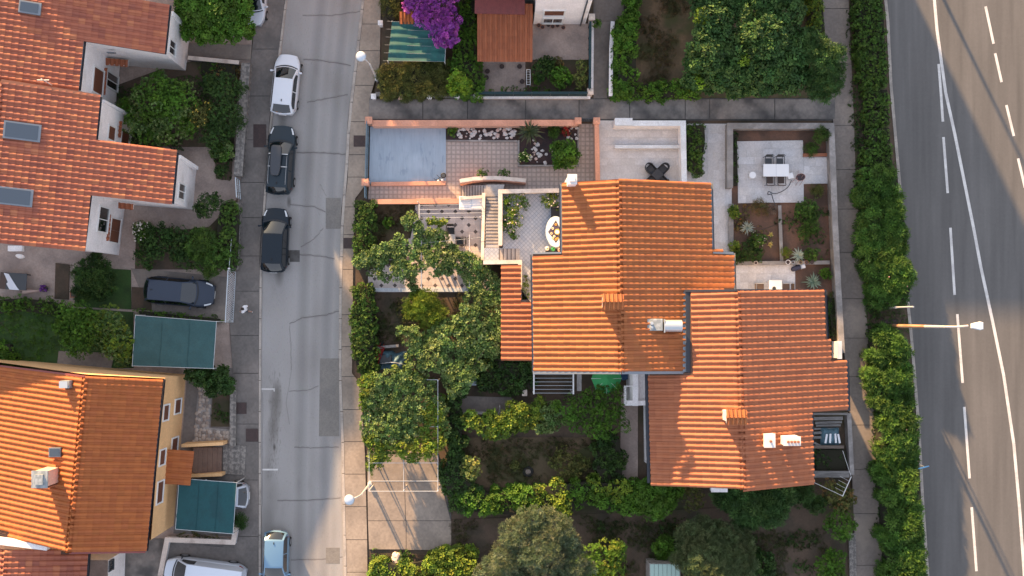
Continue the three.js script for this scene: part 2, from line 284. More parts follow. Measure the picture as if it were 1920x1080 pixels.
// --- the street: concrete, cracked and stained
const STREET_W = [[548, -60], [538, 0], [525, 110], [510, 220], [500, 345], [491, 480], [489, 700], [489, 1150]], STREET_E = [[646, 1150], [645, 1080], [641, 900], [640, 830], [635, 705], [636, 540], [640, 390], [646, 340], [652, 230], [660, 160], [668, 95], [678, 0], [685, -60]];
const streetTex = (() => {                          // one texture for the whole street: tone, tyre lanes, cracks, oil
  const cw = 1024, ch = 2048, cv = document.createElement('canvas'); cv.width = cw; cv.height = ch; const c = cv.getContext('2d');
  c.fillStyle = 'rgb(150,147,144)'; c.fillRect(0, 0, cw, ch);
  const X = px => (px - 470) / 230 * cw, Y = py => (py + 80) / 1240 * ch;
  for (let i = 0; i < 420; i++) { const x = R(0, cw), y = R(0, ch), r = R(20, 130), k = rnd() < .5; const g = c.createRadialGradient(x, y, 0, x, y, r); const col = k ? '112,108,104' : '160,157,155'; g.addColorStop(0, `rgba(${col},${R(.05, .2)})`); g.addColorStop(1, `rgba(${col},0)`); c.fillStyle = g; c.fillRect(x - r, y - r, 2 * r, 2 * r); }
  for (const [px, w, a] of [[566, 14, .16], [610, 12, .15], [588, 9, .07], [628, 8, .08]]) for (let k = 0; k < 5; k++) { c.strokeStyle = `rgba(88,86,86,${a / 3})`; c.lineWidth = w * (1 + k * .6) * cw / 230 / 2; c.beginPath(); c.moveTo(X(px + 42), Y(-60)); c.bezierCurveTo(X(px + 12), Y(200), X(px - 2), Y(500), X(px), Y(1150)); c.stroke(); }
  for (let i = 0; i < 26000; i++) { const g = rnd() < .5; c.fillStyle = g ? `rgba(96,93,90,${R(.08, .3)})` : `rgba(176,173,170,${R(.06, .22)})`; const s = R(1, 3.4); c.fillRect(R(0, cw), R(0, ch), s, s * R(.6, 1.8)); }
  const crack = (pts, w, a = .75) => {
    c.strokeStyle = `rgba(58,55,53,${a})`; c.lineWidth = w; c.beginPath(); c.moveTo(X(pts[0][0]), Y(pts[0][1]));
    for (let i = 1; i < pts.length; i++) { const p = pts[i - 1], q = pts[i], n = 7; for (let k = 1; k <= n; k++) c.lineTo(X(lerp(p[0], q[0], k / n) + R(-1.1, 1.1)), Y(lerp(p[1], q[1], k / n) + R(-1.1, 1.1))); }
    c.stroke();
  };
  for (const [pts, w] of [[[[566, 30], [620, 30], [672, 22]], 3], [[[568, 114], [600, 115], [655, 125]], 4], [[[575, 195], [620, 186], [650, 180]], 3.5], [[[556, 290], [600, 290], [646, 293]], 4.5], [[[545, 388], [590, 392], [610, 402]], 4], [[[606, 432], [590, 452], [565, 468]], 3], [[[562, 482], [600, 484], [626, 490]], 4], [[[545, 612], [570, 600], [610, 596], [635, 587]], 4], [[[546, 615], [548, 660], [549, 700]], 4], [[[549, 700], [540, 760], [546, 800]], 2.5], [[[545, 738], [580, 736], [598, 728]], 2.5], [[[555, 842], [590, 843], [636, 842]], 3], [[[525, 941], [580, 941], [640, 936]], 3.5], [[[550, 1051], [600, 1050], [643, 1046]], 3], [[[497, 740], [498, 900], [496, 1000], [497, 1100]], 3], [[[519, 700], [514, 780], [520, 860]], 2], [[[600, 350], [611, 372]], 2]]) { crack(pts, w * .42, .5); crack(pts, w * .3, .4); crack(pts, w * 2.2, .08); }
  for (const [px, py, r, a] of [[521, 760, 14, .5], [518, 800, 12, .4], [524, 735, 9, .35], [513, 830, 16, .25], [508, 880, 12, .25], [519, 842, 3, .8], [543, 383, 5, .6], [526, 520, 10, .4], [530, 225, 10, .3], [512, 930, 20, .22], [505, 990, 18, .3]]) { const x = X(px), y = Y(py), rr = r * cw / 230, g = c.createRadialGradient(x, y, 0, x, y, rr); g.addColorStop(0, `rgba(62,58,52,${a})`); g.addColorStop(.6, `rgba(70,66,60,${a * .5})`); g.addColorStop(1, 'rgba(80,76,70,0)'); c.fillStyle = g; c.fillRect(x - rr, y - rr, rr * 2, rr * 2); }
  for (let i = 0; i < 200; i++) { c.fillStyle = `rgba(78,73,66,${R(.05, .22)})`; const x = X(R(508, 530)), y = Y(R(700, 900)); c.beginPath(); c.ellipse(x, y, R(2, 9), R(1, 5), R(0, 3), 0, 7); c.fill(); }
  const t = new THREE.CanvasTexture(cv); t.colorSpace = THREE.SRGBColorSpace; return t;
})();
{
  const g = slab([...STREET_W, ...STREET_E], -.2, 0), p = g.attributes.position, uv = g.attributes.uv, a = P(470, -80), b = P(700, 1160);
  for (let i = 0; i < p.count; i++) uv.setXY(i, (p.getX(i) - a.x) / (b.x - a.x), 1 - (p.getZ(i) - a.z) / (b.z - a.z));
  const s = struct('street', g, new THREE.MeshStandardMaterial({ map: streetTex, roughness: .9 }));
  struct('asphalt_patch', slab(rect(611, 371, 639, 429), -.1, .006, 1), M.patch, s); struct('asphalt_patch', slab([[600, 672], [635, 672], [636, 818], [598, 818]], -.1, .006), M.patch, s); struct('asphalt_patch', slab(rect(611, 1027, 637, 1057), -.1, .006), M.patch, s);
  struct('asphalt_patch', slab(rect(541, 469, 562, 491), -.1, .007), M.plateGrey, s);
  struct('parking_mark', [slab(rect(490, 728, 515, 731), -.05, .006), slab(rect(513, 731, 515, 734), -.05, .006)], M.paintLine, s);
  struct('parking_mark', [slab(rect(492, 879, 521, 882), -.05, .006)], M.paintLine, s);
  for (let y = -40; y < 1100; y += 58) { const x = px => px; const k = (arr, yy) => { for (let i = 0; i < arr.length - 1; i++) { const a = arr[i], b = arr[i + 1], lo = Math.min(a[1], b[1]), hi = Math.max(a[1], b[1]); if (yy >= lo && yy <= hi) return lerp(a[0], b[0], (yy - a[1]) / (b[1] - a[1])); } return arr[0][0]; };
    const e0 = k(STREET_E, y), e1 = k(STREET_E, y + 57), w0 = k(STREET_W, y), w1 = k(STREET_W, y + 57);
    struct('kerb_stone', slab([[e0, y], [e0 + 5, y], [e1 + 5, y + 57], [e1, y + 57]], -.2, .13), M.kerb, s);
    struct('kerb_stone', slab([[w0 - 4, y], [w0, y], [w1, y + 57], [w1 - 4, y + 57]], -.2, .11), M.kerb, s); }
}
// --- pavements: separate cast slabs with open joints
function stripSlabs(name, parentMat, west, east, ys, top, mats, gap = 1.1) {
  const k = (arr, yy) => { for (let i = 0; i < arr.length - 1; i++) { const a = arr[i], b = arr[i + 1]; if (yy >= a[1] && yy <= b[1]) return lerp(a[0], b[0], (yy - a[1]) / (b[1] - a[1] || 1)); } return yy < arr[0][1] ? arr[0][0] : arr[arr.length - 1][0]; };
  const o = struct(name, slab([...west, ...[...east].reverse()], -.2, top - .04), parentMat);
  for (let i = 0; i < ys.length - 1; i++) {
    const y0 = ys[i] + gap / 2, y1 = ys[i + 1] - gap / 2, w = [[k(west, y0), y0]], e = [[k(east, y0), y0]];
    for (const q of west) if (q[1] > y0 && q[1] < y1) w.push(q); for (const q of east) if (q[1] > y0 && q[1] < y1) e.push(q);
    w.push([k(west, y1), y1]); e.push([k(east, y1), y1]);
    struct('concrete_slab', slab([...w, ...e.reverse()], -.1, top + R(-.004, .004)), pick(mats), o);
  }
  return o;
}
const up = a => [...a].reverse(), off = (a, d) => a.map(p => [p[0] + d, p[1]]);
const walkE = stripSlabs('east_pavement', M.plateGrey, off(up(STREET_E), 5.5), [[726, -60], [714, 0], [712, 120], [692, 188], [690, 340], [666, 372], [662, 500], [660, 700], [676, 720], [684, 850], [688, 1000], [690, 1150]], [-60, 45, 95, 160, 228, 290, 332, 388, 440, 505, 590, 650, 706, 768, 828, 889, 950, 1012, 1073, 1150], .12, [M.walk]);
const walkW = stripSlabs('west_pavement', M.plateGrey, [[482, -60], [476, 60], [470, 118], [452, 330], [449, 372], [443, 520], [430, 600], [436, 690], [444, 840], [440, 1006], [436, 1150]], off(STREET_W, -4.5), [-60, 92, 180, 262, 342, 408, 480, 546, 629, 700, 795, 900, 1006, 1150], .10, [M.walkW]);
for (const [r, w] of [[rect(475, 233, 499, 276), walkW], [rect(663, 254, 685, 275), walkE], [rect(644, 446, 663, 466), walkE], [rect(442, 755, 462, 776), walkW], [rect(461, 804, 484, 828), walkW]]) struct('access_plate', slab(r, 0, .134), M.plate, w);
// --- cross lane and the footpath beside the main road
const lane = struct('lane', slab(rect(690, 184, 1566, 226), -.2, .06), M.plateGrey);
for (const [a, b] of [[692, 792], [793.5, 876], [877.5, 985], [986.5, 1085], [1086.5, 1180], [1181.5, 1284], [1285.5, 1330], [1331.5, 1452], [1453.5, 1566]]) struct('concrete_slab', slab([[a, 186], [b, 186], [b, 223], [a, 223]], -.1, .10 + R(-.004, .004)), M.lane, lane);
const ally = struct('side_passage', slab(rect(1113, -40, 1150, 184), -.2, .08), M.walkW);
struct('concrete_slab', slab(rect(1116, -40, 1175, 40), -.1, .11), M.path, ally);
stripSlabs('footpath', M.plateGrey, [[1538, -60], [1542, 0], [1550, 100], [1561, 200], [1568, 350], [1575, 520], [1584, 670], [1593, 770], [1598, 890], [1602, 1000], [1604, 1150]], [[1588, -60], [1591, 0], [1601, 220], [1605, 350], [1612, 420], [1622, 560], [1634, 700], [1644, 850], [1655, 1050], [1658, 1150]], [-60, 16, 120, 235, 318, 392, 473, 560, 634, 706, 797, 880, 963, 1060, 1150], .10, [M.path]);
// --- planted verge and the main road with its markings
const KERB = [[1654, -60], [1658, 0], [1662, 40], [1668, 160], [1675, 240], [1684, 342], [1697, 540], [1707, 640], [1720, 800], [1728, 950], [1737, 1080], [1742, 1150]];
struct('verge', slab([[1588, -60], [1591, 0], [1601, 220], [1605, 350], [1612, 420], [1622, 560], [1634, 700], [1644, 850], [1655, 1050], [1658, 1150], ...up(KERB)], -.2, .09), M.soil);
const road = struct('main_road', slab([...off(KERB, 5), [2500, 1150], [2500, -60]], -.2, 0), M.asphalt);
for (let i = 0; i < KERB.length - 1; i++) { const [x0, y0] = KERB[i], [x1, y1] = KERB[i + 1], n = Math.ceil((y1 - y0) / 28); for (let k = 0; k < n; k++) { const f = (t) => [lerp(x0, x1, t), lerp(y0, y1, t)], a = f(k / n), b = f((k + .985) / n); struct('kerb_stone', slab([a, [a[0] + 5.5, a[1]], [b[0] + 5.5, b[1]], b], -.2, .13), M.kerb, road); } }
function lineMark(pts, w) { const L = [], Rr = []; pts.forEach((p, i) => { const a = pts[Math.max(0, i - 1)], b = pts[Math.min(pts.length - 1, i + 1)], d = Math.hypot(b[0] - a[0], b[1] - a[1]), nx = -(b[1] - a[1]) / d * w / 2, ny = (b[0] - a[0]) / d * w / 2; L.push([p[0] + nx, p[1] + ny]); Rr.push([p[0] - nx, p[1] - ny]); }); struct('lane_line', slab([...L, ...Rr.reverse()], -.05, .005), M.paintLine, road); }
lineMark([[1750, -60], [1752, 0], [1757, 57], [1763, 100], [1773, 173], [1790, 250], [1810, 350], [1826, 430], [1839, 500], [1861, 602], [1882, 704], [1901, 833], [1912, 957], [1918, 1040], [1925, 1150]], 5.5);
for (const d of [[[1760, 120], [1764, 170], [1768, 228]], [[1769, 257], [1777, 362]], [[1782, 427], [1790, 553]], [[1795, 589], [1805, 718]], [[1808, 763], [1818, 897]], [[1822, 951], [1831, 1071]], [[1848, 12], [1863, 82]], [[1866, 100], [1878, 154]], [[1887, 197], [1901, 255]], [[1909, 297], [1922, 352]], [[1835, -50], [1845, -2]]]) lineMark(d, 4.8);

// ---------------------------------------------------------------- yards and garden floors
struct('garden_ground', slab([[690, 226], [1604, 226], [1560, 226], [1604, 1150], [690, 1150], [684, 850], [676, 720], [660, 700], [662, 500], [666, 372], [690, 340]], -.2, .03), M.soil);
struct('north_garden_ground', slab([[714, -60], [1116, -60], [1116, 186], [700, 186], [712, 120]], -.2, .03), M.soil);
struct('orchard_ground', slab([[1150, -60], [1545, -60], [1563, 186], [1150, 186]], -.2, .03), M.dryGrass);
struct('west_yard', slab([[-80, -80], [482, -80], [470, 118], [452, 345], [443, 520], [430, 610], [436, 690], [440, 1000], [436, 1150], [-80, 1150]], -.25, .04), M.gravelPav);
const S = (n, px, y, m, y0 = -.1) => struct(n, slab(px, y0, y), m);
S('dry_lawn', [[1203, 0], [1290, 0], [1300, 150], [1200, 158]], .05, M.dryGrass);
// west side beds
S('flower_bed', [[205, 165], [300, 130], [372, 112], [449, 118], [433, 330], [430, 338], [405, 335], [402, 275], [250, 275]], .14, M.soil);
S('flower_bed', [[255, 430], [352, 430], [392, 425], [445, 372], [442, 505], [290, 505], [253, 504]], .14, M.soil);
S('flower_bed', [[104, 493], [130, 496], [128, 562], [102, 560]], .12, M.soil); S('flower_bed', [[140, 500], [245, 506], [246, 580], [140, 575]], .12, M.lawn); S('flower_bed', [[247, 538], [282, 540], [284, 582], [247, 580]], .12, M.soil);
S('west_lawn', [[-80, 562], [250, 585], [250, 690], [-80, 690]], .10, M.lawn);
S('driveway', [[245, 503], [290, 506], [430, 520], [424, 600], [282, 588]], .075, M.path);
S('paved_step', [[110, 658], [215, 662], [208, 692], [106, 690]], .14, M.path);
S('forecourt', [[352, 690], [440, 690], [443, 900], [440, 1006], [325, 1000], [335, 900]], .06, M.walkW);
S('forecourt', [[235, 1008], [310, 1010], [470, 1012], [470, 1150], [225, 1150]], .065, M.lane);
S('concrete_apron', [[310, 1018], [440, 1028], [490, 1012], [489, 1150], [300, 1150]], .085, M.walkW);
S('north_path', [[352, 80], [472, 84], [470, 112], [350, 108]], .13, M.path);
// rough stone paving between the ochre house and the street, stone by stone
{
  const bed = struct('stone_paving', slab([[372, 722], [398, 724], [392, 802], [436, 806], [436, 838], [362, 836]], -.1, .10), M.concrete), out = [[373, 722], [397, 724], [391, 806], [434, 808], [434, 836], [363, 835]];
  const st = [0, 1, 2, 3].map(() => { const g = new THREE.IcosahedronGeometry(.13, 1); const p = g.attributes.position, v = V(0, 0, 0); for (let i = 0; i < p.count; i++) { v.fromBufferAttribute(p, i); const k = .82 + .3 * h2(Math.round(v.x * 60), Math.round(v.z * 60), Math.round(v.y * 60)); p.setXYZ(i, v.x * k * 1.25, v.y * .45, v.z * k); } g.computeVertexNormals(); return g; });
  for (let y = 724; y < 838; y += 6.2) for (let x = 362; x < 436; x += 6.6) { const qx = x + R(-2, 2), qy = y + R(-2, 2); if (!inPoly(out, qx, qy)) continue; const m = sh(new THREE.Mesh(pick(st), pick([M.stoneA, M.stoneB, M.stoneC, M.stoneD, M.stoneA]))); m.name = 'stone'; m.position.copy(P(qx, qy, .11)); m.rotation.y = R(0, 6); m.scale.setScalar(R(.75, 1.1)); bed.add(m); }
}
S('flower_bed', [[399, 738], [431, 740], [431, 800], [395, 800]], .08, M.soil);
// plot of the middle house
const pad = S('parking_pad', [[694, 237], [836, 237], [836, 341], [692, 345]], .12, M.bluePad);
S('courtyard', [[836, 262], [972, 264], [973, 309], [1086, 309], [1086, 232], [1116, 232], [1116, 345], [1060, 372], [690, 374], [692, 345], [836, 343]], .10, M.yardTile);
S('side_terrace', rect(1118, 226, 1286, 350), .13, M.pavingB);
S('side_path', rect(1286, 232, 1372, 500), .11, M.pavingB);
S('garden_soil', [[1372, 238], [1562, 238], [1580, 690], [1372, 690]], .08, M.soilRed);
S('back_garden', [[868, 820], [1175, 820], [1180, 910], [860, 915]], .07, M.dryGrass); S('back_garden', [[845, 975], [1180, 960], [1600, 940], [1600, 1150], [845, 1150]], .07, M.soil);
S('front_garden', [[703, 381], [780, 384], [760, 480], [698, 470]], .07, M.dryGrass); S('front_garden', [[700, 548], [945, 548], [945, 640], [702, 645]], .07, M.soil);
S('garden_path', [[835, 742], [960, 745], [960, 775], [835, 772]], .09, M.path);
S('house_side_path', [[1165, 735], [1196, 735], [1196, 905], [1162, 905]], .09, M.gravelPav);
{ // driveway below the vine pergola
  const d = struct('concrete_driveway', slab([[688, 850], [820, 850], [846, 965], [846, 1032], [692, 1030]], -.1, .07), M.plateGrey);
  for (const r of [[[689, 845], [757, 845], [757, 903], [689, 903]], [[758, 845], [820, 845], [826, 903], [758, 903]], [[689, 904], [758, 904], [760, 976], [690, 976]], [[759, 904], [826, 904], [845, 976], [761, 976]], [[690, 977], [761, 977], [761, 1030], [692, 1030]], [[762, 977], [846, 977], [846, 1031], [762, 1031]]]) struct('concrete_slab', slab(r, 0, .105), M.walk, d);
}
// pale paving slabs of the right-hand garden, laid one by one
function slabGrid(parent, px, dx, dy, top, mats, rowShift = .5) {
  const xs = px.map(p => p[0]), ys = px.map(p => p[1]); let r = 0;
  for (let y = Math.min(...ys); y < Math.max(...ys) - 1; y += dy, r++) for (let x = Math.min(...xs) - (r % 2) * dx * rowShift; x < Math.max(...xs) - 1; x += dx) {
    const a = Math.max(x, Math.min(...xs)) + .2, b = Math.min(x + dx, Math.max(...xs)) - .2, c = y + .2, d = Math.min(y + dy, Math.max(...ys)) - .2; if (b - a < 2 || d - c < 2 || !inPoly(px, (a + b) / 2, (c + d) / 2)) continue;
    struct('paving_slab', slab(rect(a, c, b, d), top - .03, top + R(-.003, .003)), pick(mats), parent);
  }
}
const terr = S('garden_terrace', [[1382, 265], [1505, 263], [1506, 294], [1551, 294], [1553, 344], [1507, 345], [1507, 379], [1384, 381]], .15, M.pavingC);
slabGrid(terr, rect(1384, 265, 1506, 380), 31, 14.4, .17, [M.paving, M.pavingC, M.pavingB]); slabGrid(terr, rect(1507, 295, 1552, 344), 23, 16.5, .17, [M.paving, M.pavingC]);
const terr2 = S('lower_terrace', [[1374, 497], [1491, 496], [1491, 560], [1374, 560]], .15, M.pavingC); slabGrid(terr2, rect(1374, 497, 1491, 560), 29, 16, .17, [M.paving, M.pavingB]);
const sp = S('terrace_paving', rect(1118, 227, 1285, 349), .135, M.pavingC); slabGrid(sp, rect(1125, 232, 1280, 349), 26, 13, .155, [M.paving, M.pavingB, M.pavingC]);
const sq = S('path_paving', rect(1326, 234, 1371, 500), .12, M.pavingC); slabGrid(sq, rect(1326, 234, 1371, 500), 22.5, 17, .14, [M.pavingB, M.pavingC, M.paving]);
// spotted patio: pale tiles with dark insets
const patio = S('patio', [[782, 384], [905, 384], [905, 500], [940, 545], [694, 545], [694, 505], [760, 495]], .13, M.patioTileB);
{
  const area = [[784, 386], [904, 386], [904, 500], [938, 543], [696, 543], [696, 508], [762, 492]], D = 12.6;
  for (let j = 0; j * D < 170; j++) for (let i = 0; i * D < 260; i++) {
    const x = 690 + i * D, y = 384 + j * D; if (!inPoly(area, x + D / 2, y + D / 2)) continue;
    struct('patio_tile', slab(rect(x + .14, y + .14, x + D - .14, y + D - .14), .12, .15), pick([M.patioTile, M.patioTileB, M.patioTile]), patio);
    if ((i + j) % 2 === 0) { const c = 4.1; struct('inset_tile', slab([[x - c, y], [x, y - c], [x + c, y], [x, y + c]], .12, .154), M.inset, patio); }
  }
  struct('patio_edge', slab([[694, 540], [878, 540], [878, 547], [692, 547]], 0, .18), M.whiteBlue, patio);
}

// ---------------------------------------------------------------- walls round the plots
function wallRun(name, label, px, h, th, m, cap, base = 0, group) {
  const g = grp(name, label, 'wall', P(px[0][0], px[0][1], 0), 0, group), w = px.map(p => P(p[0], p[1], h)), gs = [], cs = [];
  for (let i = 0; i < w.length - 1; i++) { const a = w[i], b = w[i + 1], d = b.clone().sub(a), L = d.length(), e = d.clone().normalize().multiplyScalar(th / 2); const A = a.clone().sub(i ? e : V(0, 0, 0)), B = b.clone().sub(i ? V(0, 0, 0) : V(0, 0, 0)).add(i < w.length - 2 ? e : V(0, 0, 0));
    A.y = B.y = (base + h - .07) / 2 + i * .0015; gs.push(muv(bar(A, B, th - i * .003, h - .07 - base))); const A2 = A.clone(), B2 = B.clone(); A2.y = B2.y = h - .035 + i * .002; cs.push(muv(bar(A2, B2, th + .06 - i * .004, .07))); }
  wmesh('wall_body', gs, m, g); wmesh('coping', cs, cap || m, g); return g;
}
function pillar(name, label, px, py, h, w, m, cap, group) { const p = P(px, py, h); p.y = 0; const g = grp(name, label, 'gate pillar', p, 0, group); mesh('pillar_body', muv(bx(w, h - .12, w, 0, (h - .12) / 2, 0)), m, g); const c = new THREE.ConeGeometry((w + .1) * .72, .16, 4); c.rotateY(Math.PI / 4); mesh('cap', [bx(w + .1, .06, w + .1, 0, h - .09, 0), c.translate(0, h + .02, 0)], cap || m, g); return g; }
wallRun('salmon_wall', 'salmon painted wall between the blue parking pad and the lane', [[698, 231], [1083, 230]], 1.15, .34, M.salmonPale, M.salmon);
wallRun('salmon_wall', 'low salmon strip wall along the lower edge of the blue pad', [[696, 345], [836, 343]], .34, .2, M.salmonPale, M.salmon);
wallRun('salmon_wall', 'salmon wall between the tiled courtyard and the spotted patio', [[696, 378], [865, 377]], .95, .26, M.salmonPale, M.salmon);
wallRun('salmon_wall', 'salmon wall between the courtyard and the white terrace', [[1119, 232], [1121, 340]], 1.3, .24, M.salmonPale, M.salmon);
pillar('gate_pillar', 'salmon gate pillar at the upper corner of the blue pad', 691, 225, 1.35, .36, M.salmonPale, M.salmon);
pillar('gate_pillar', 'salmon gate pillar at the lower corner of the blue pad', 684, 341, 1.35, .36, M.salmonPale, M.salmon);
pillar('gate_pillar', 'salmon pillar at the lane end of the courtyard passage', 1084, 226, 1.35, .34, M.salmonPale, M.salmon);
pillar('gate_pillar', 'salmon pillar at the corner of the white terrace', 1119, 226, 1.45, .34, M.salmonPale, M.salmon);
wallRun('white_wall', 'white wall round the terrace with the black chairs', [[1154, 231], [1281, 231], [1283, 342]], 1.5, .3, M.white, M.whiteBlue);
wallRun('white_wall', 'low white wall across the terrace behind the black chairs', [[1153, 275], [1277, 275]], .7, .16, M.white, M.whiteBlue);
wallRun('white_wall', 'short thick white wall block beside the terrace entrance', [[1153, 228], [1186, 228]], 1.6, .42, M.white, M.whiteBlue);
wallRun('garden_wall', 'grey concrete wall round the garden with the white table', [[1369, 352], [1369, 236], [1559, 236], [1566, 420], [1572, 540], [1579, 662]], .95, .34, M.concrete, M.concrete);
wallRun('garden_wall', 'grey concrete edging left of the cactus bed', [[1371, 382], [1371, 495]], .35, .26, M.concrete, M.concrete);
wallRun('garden_wall', 'thin concrete divider between the two planted beds', [[1462, 385], [1466, 495]], .3, .16, M.concrete, M.concrete);
wallRun('garden_wall', 'concrete ledge with flower pots below the planted beds', [[1374, 494], [1462, 493], [1556, 492]], .4, .2, M.concrete, M.concrete);
wallRun('garden_wall', 'brown edging strip above the small garden terrace', [[1506, 291], [1551, 290]], .3, .16, M.terracotta, M.terracotta);
wallRun('rubble_wall', 'broad rough stone garden wall beside the west pavement', [[461, 118], [446, 330]], .8, .52, M.rubble, M.rubble);
wallRun('rubble_wall', 'narrow rough stone wall below the trimmed hedge by the lattice gate', [[447, 380], [442, 505]], .6, .3, M.rubble, M.rubble);
wallRun('rubble_wall', 'rough stone kerb wall beside the dark bed at the ochre house', [[437, 715], [436, 838]], .4, .34, M.rubble, M.rubble);
wallRun('garden_wall', 'low pale wall above the hedge bed of the white house', [[352, 108], [448, 117]], .7, .2, M.concrete, M.whiteWarm);
wallRun('garden_wall', 'pale wall in an L round the forecourt of the white van', [[300, 1080], [313, 1012], [437, 1017], [443, 985]], .6, .26, M.white, M.whiteWarm);
wallRun('garden_wall', 'low wall under the dark green fence of the upper garden', [[891, 180], [1107, 180]], .55, .3, M.whiteWarm, M.white);
wallRun('garden_wall', 'low wall under the dark green fence beside the passage', [[1110, 40], [1109, 172]], .55, .2, M.whiteWarm, M.white);
wallRun('garden_wall', 'flaking white retaining wall on the orchard side of the passage', [[1149, 40], [1146, 90], [1145, 180]], .8, .2, M.rubble, M.white);
wallRun('garden_wall', 'low stone wall under the olive coloured hedge', [[704, 176], [890, 180]], .5, .2, M.concrete, M.concrete);
wallRun('garden_wall', 'concrete boundary wall beside the timber stack', [[1592, 775], [1598, 890]], .8, .22, M.concrete, M.concrete);
wallRun('garden_wall', 'low stone wall at the foot of the garden path', [[1598, 1000], [1600, 1090]], .3, .4, M.rubble, M.rubble);
wallRun('garden_wall', 'low concrete wall round the heap under the vines', [[705, 652], [748, 648]], .5, .12, M.concrete, M.concrete);
wallRun('garden_wall', 'thin dark wall above the vine row beside the garden path', [[868, 774], [968, 775]], .5, .12, M.concrete, M.concrete);
pillar('gate_pillar', 'white pillar at the lower end of the passage fence', 1107, 171, 1.3, .32, M.whiteWarm, M.whiteWarm); pillar('gate_pillar', 'white pillar at the upper end of the passage fence', 1110, 31, 1.3, .32, M.whiteWarm, M.whiteWarm);
pillar('gate_pillar', 'short white post at the right end of the vine hedge', 893, 178, .9, .26, M.white, M.white); pillar('gate_pillar', 'short white post under the lime green vine', 857, 179, .9, .22, M.white, M.white); pillar('gate_pillar', 'short white post in the middle of the olive hedge', 805, 180, .9, .22, M.white, M.white); pillar('gate_pillar', 'short stained post near the left end of the olive hedge', 751, 182, .9, .22, M.salmonPale, M.salmonPale);
pillar('gate_pillar', 'white post of the street gate beside the pavement joint', 700, 180, .9, .24, M.white, M.white); pillar('gate_pillar', 'white post above the street lamp by the pavement', 713, 42, .9, .22, M.white, M.white);

// ================================================================ HOUSES
const DEG = Math.PI / 180;
function ridgePlanes(a, b, h, pitchL, pitchR = pitchL) {
  const A = P(a[0], a[1], h), B = P(b[0], b[1], h), d = B.clone().sub(A).normalize(), dr = V(d.z, 0, -d.x);
  return { A, B, L: plane(A, dr.clone().negate(), pitchL), R: plane(A, dr, pitchR), right: dr, along: d };
}
const minTop = (pls, dy = .2) => (x, z) => Math.min(...pls.map(p => planeY(p, x, z))) - dy;
function strip(house, name, pl, a, b, w, h, m, dy = 0) { const A = hit(a[0], a[1], pl), B = hit(b[0], b[1], pl); A.y += dy; B.y += dy; return wmesh(name, bar(A, B, w, h), m, house); }
function gutter(house, pl, a, b, m, r = .085) { const A = hit(a[0], a[1], pl), B = hit(b[0], b[1], pl); A.y -= .1; B.y -= .1; const d = B.clone().sub(A), g = new THREE.CylinderGeometry(r, r, d.length(), 10, 1, true, 0, Math.PI); g.rotateZ(0); const q = new THREE.Matrix4(), y = d.clone().normalize(), z = V(0, -1, 0), x = new THREE.Vector3().crossVectors(y, z).normalize(); q.makeBasis(z.clone().normalize(), y, new THREE.Vector3().crossVectors(z, y)); g.applyMatrix4(q); g.translate((A.x + B.x) / 2, (A.y + B.y) / 2, (A.z + B.z) / 2); m.side = THREE.DoubleSide; return wmesh('gutter', g, m, house); }
// small ridged chimney cap with tiles, white ends
function chimney(house, px, py, h, w, d, base, capped = true, m = M.plaster) {
  const p = P(px, py, h), c = wmesh('chimney', muv(bx(w, h - base, d, p.x, (h + base) / 2, p.z)), m, house);
  if (capped) {
    wmesh('chimney_cap', [bx(w + .16, .07, d + .16, p.x, h + .03, p.z), ...[-1, 1].flatMap(s => [bx(.08, .28, .08, p.x + s * w * .42, h + .2, p.z - d * .4), bx(.08, .28, .08, p.x + s * w * .42, h + .2, p.z + d * .4)])], M.plaster, c);
    for (let i = 0; i < 5; i++) for (const s of [-1, 1]) { const t = sh(new THREE.Mesh(TILE, pick(TORANGE))); t.name = 'chimney_tile'; t.scale.set((w + .3) / 5 / TILEW, 1, (d * .5 + .16) / TILEL); t.rotation.set(s > 0 ? .42 : .42, s > 0 ? 0 : Math.PI, 0, 'YXZ'); t.position.set(p.x + (i - 2) * (w + .3) / 5, h + .48, p.z + s * (d * .25 + .05)); const inv = c.matrixWorld; t.position.applyMatrix4(house.matrixWorld.clone().invert()); c.add(t); }
    const r = sh(new THREE.Mesh(RIDGE, TORANGE[1])); r.name = 'chimney_ridge'; r.scale.set(.7, .6, (w + .3) / .46); r.rotation.y = Math.PI / 2; r.position.set(p.x, h + .55, p.z).applyMatrix4(house.matrixWorld.clone().invert()); c.add(r);
  }
  return c;
}
seed(21);
// ---------------------------------------------------------------- the middle house
const ha = grp('terraced_house', 'middle house with a large orange tiled roof and a terrace with oval table', 'house', P(1150, 520, 0));
ha.updateMatrixWorld(true);
const RA = ridgePlanes([1160, 336], [1165, 698], 8.4, 24 * DEG, 23 * DEG);
const aL = [[1053, 344], [1160, 336], [1165, 697], [1002, 697], [999, 476], [1054, 474]], aR = [[1160, 336], [1333, 343], [1336, 471], [1374, 474], [1376, 544], [1285, 546], [1283, 697], [1165, 697]];
roof(ha, TORANGE, [[RA.L, aL], [RA.R, aR]], [[RA.A.clone(), RA.B.clone()]]);
const under = (pl, px) => px.map(p => { const w = hit(p[0], p[1], pl); w.y = 0; return w; });
const aRing = [...under(RA.L, [[1065, 352], [1160, 343]]), ...under(RA.R, [[1322, 350], [1324, 478], [1362, 480], [1364, 540], [1282, 548], [1281, 692]]), ...under(RA.L, [[1163, 692], [1016, 692], [1014, 486], [1066, 484]])];
wmesh('house_wall', ring(aRing, minTop([RA.L, RA.R])), M.white, ha);
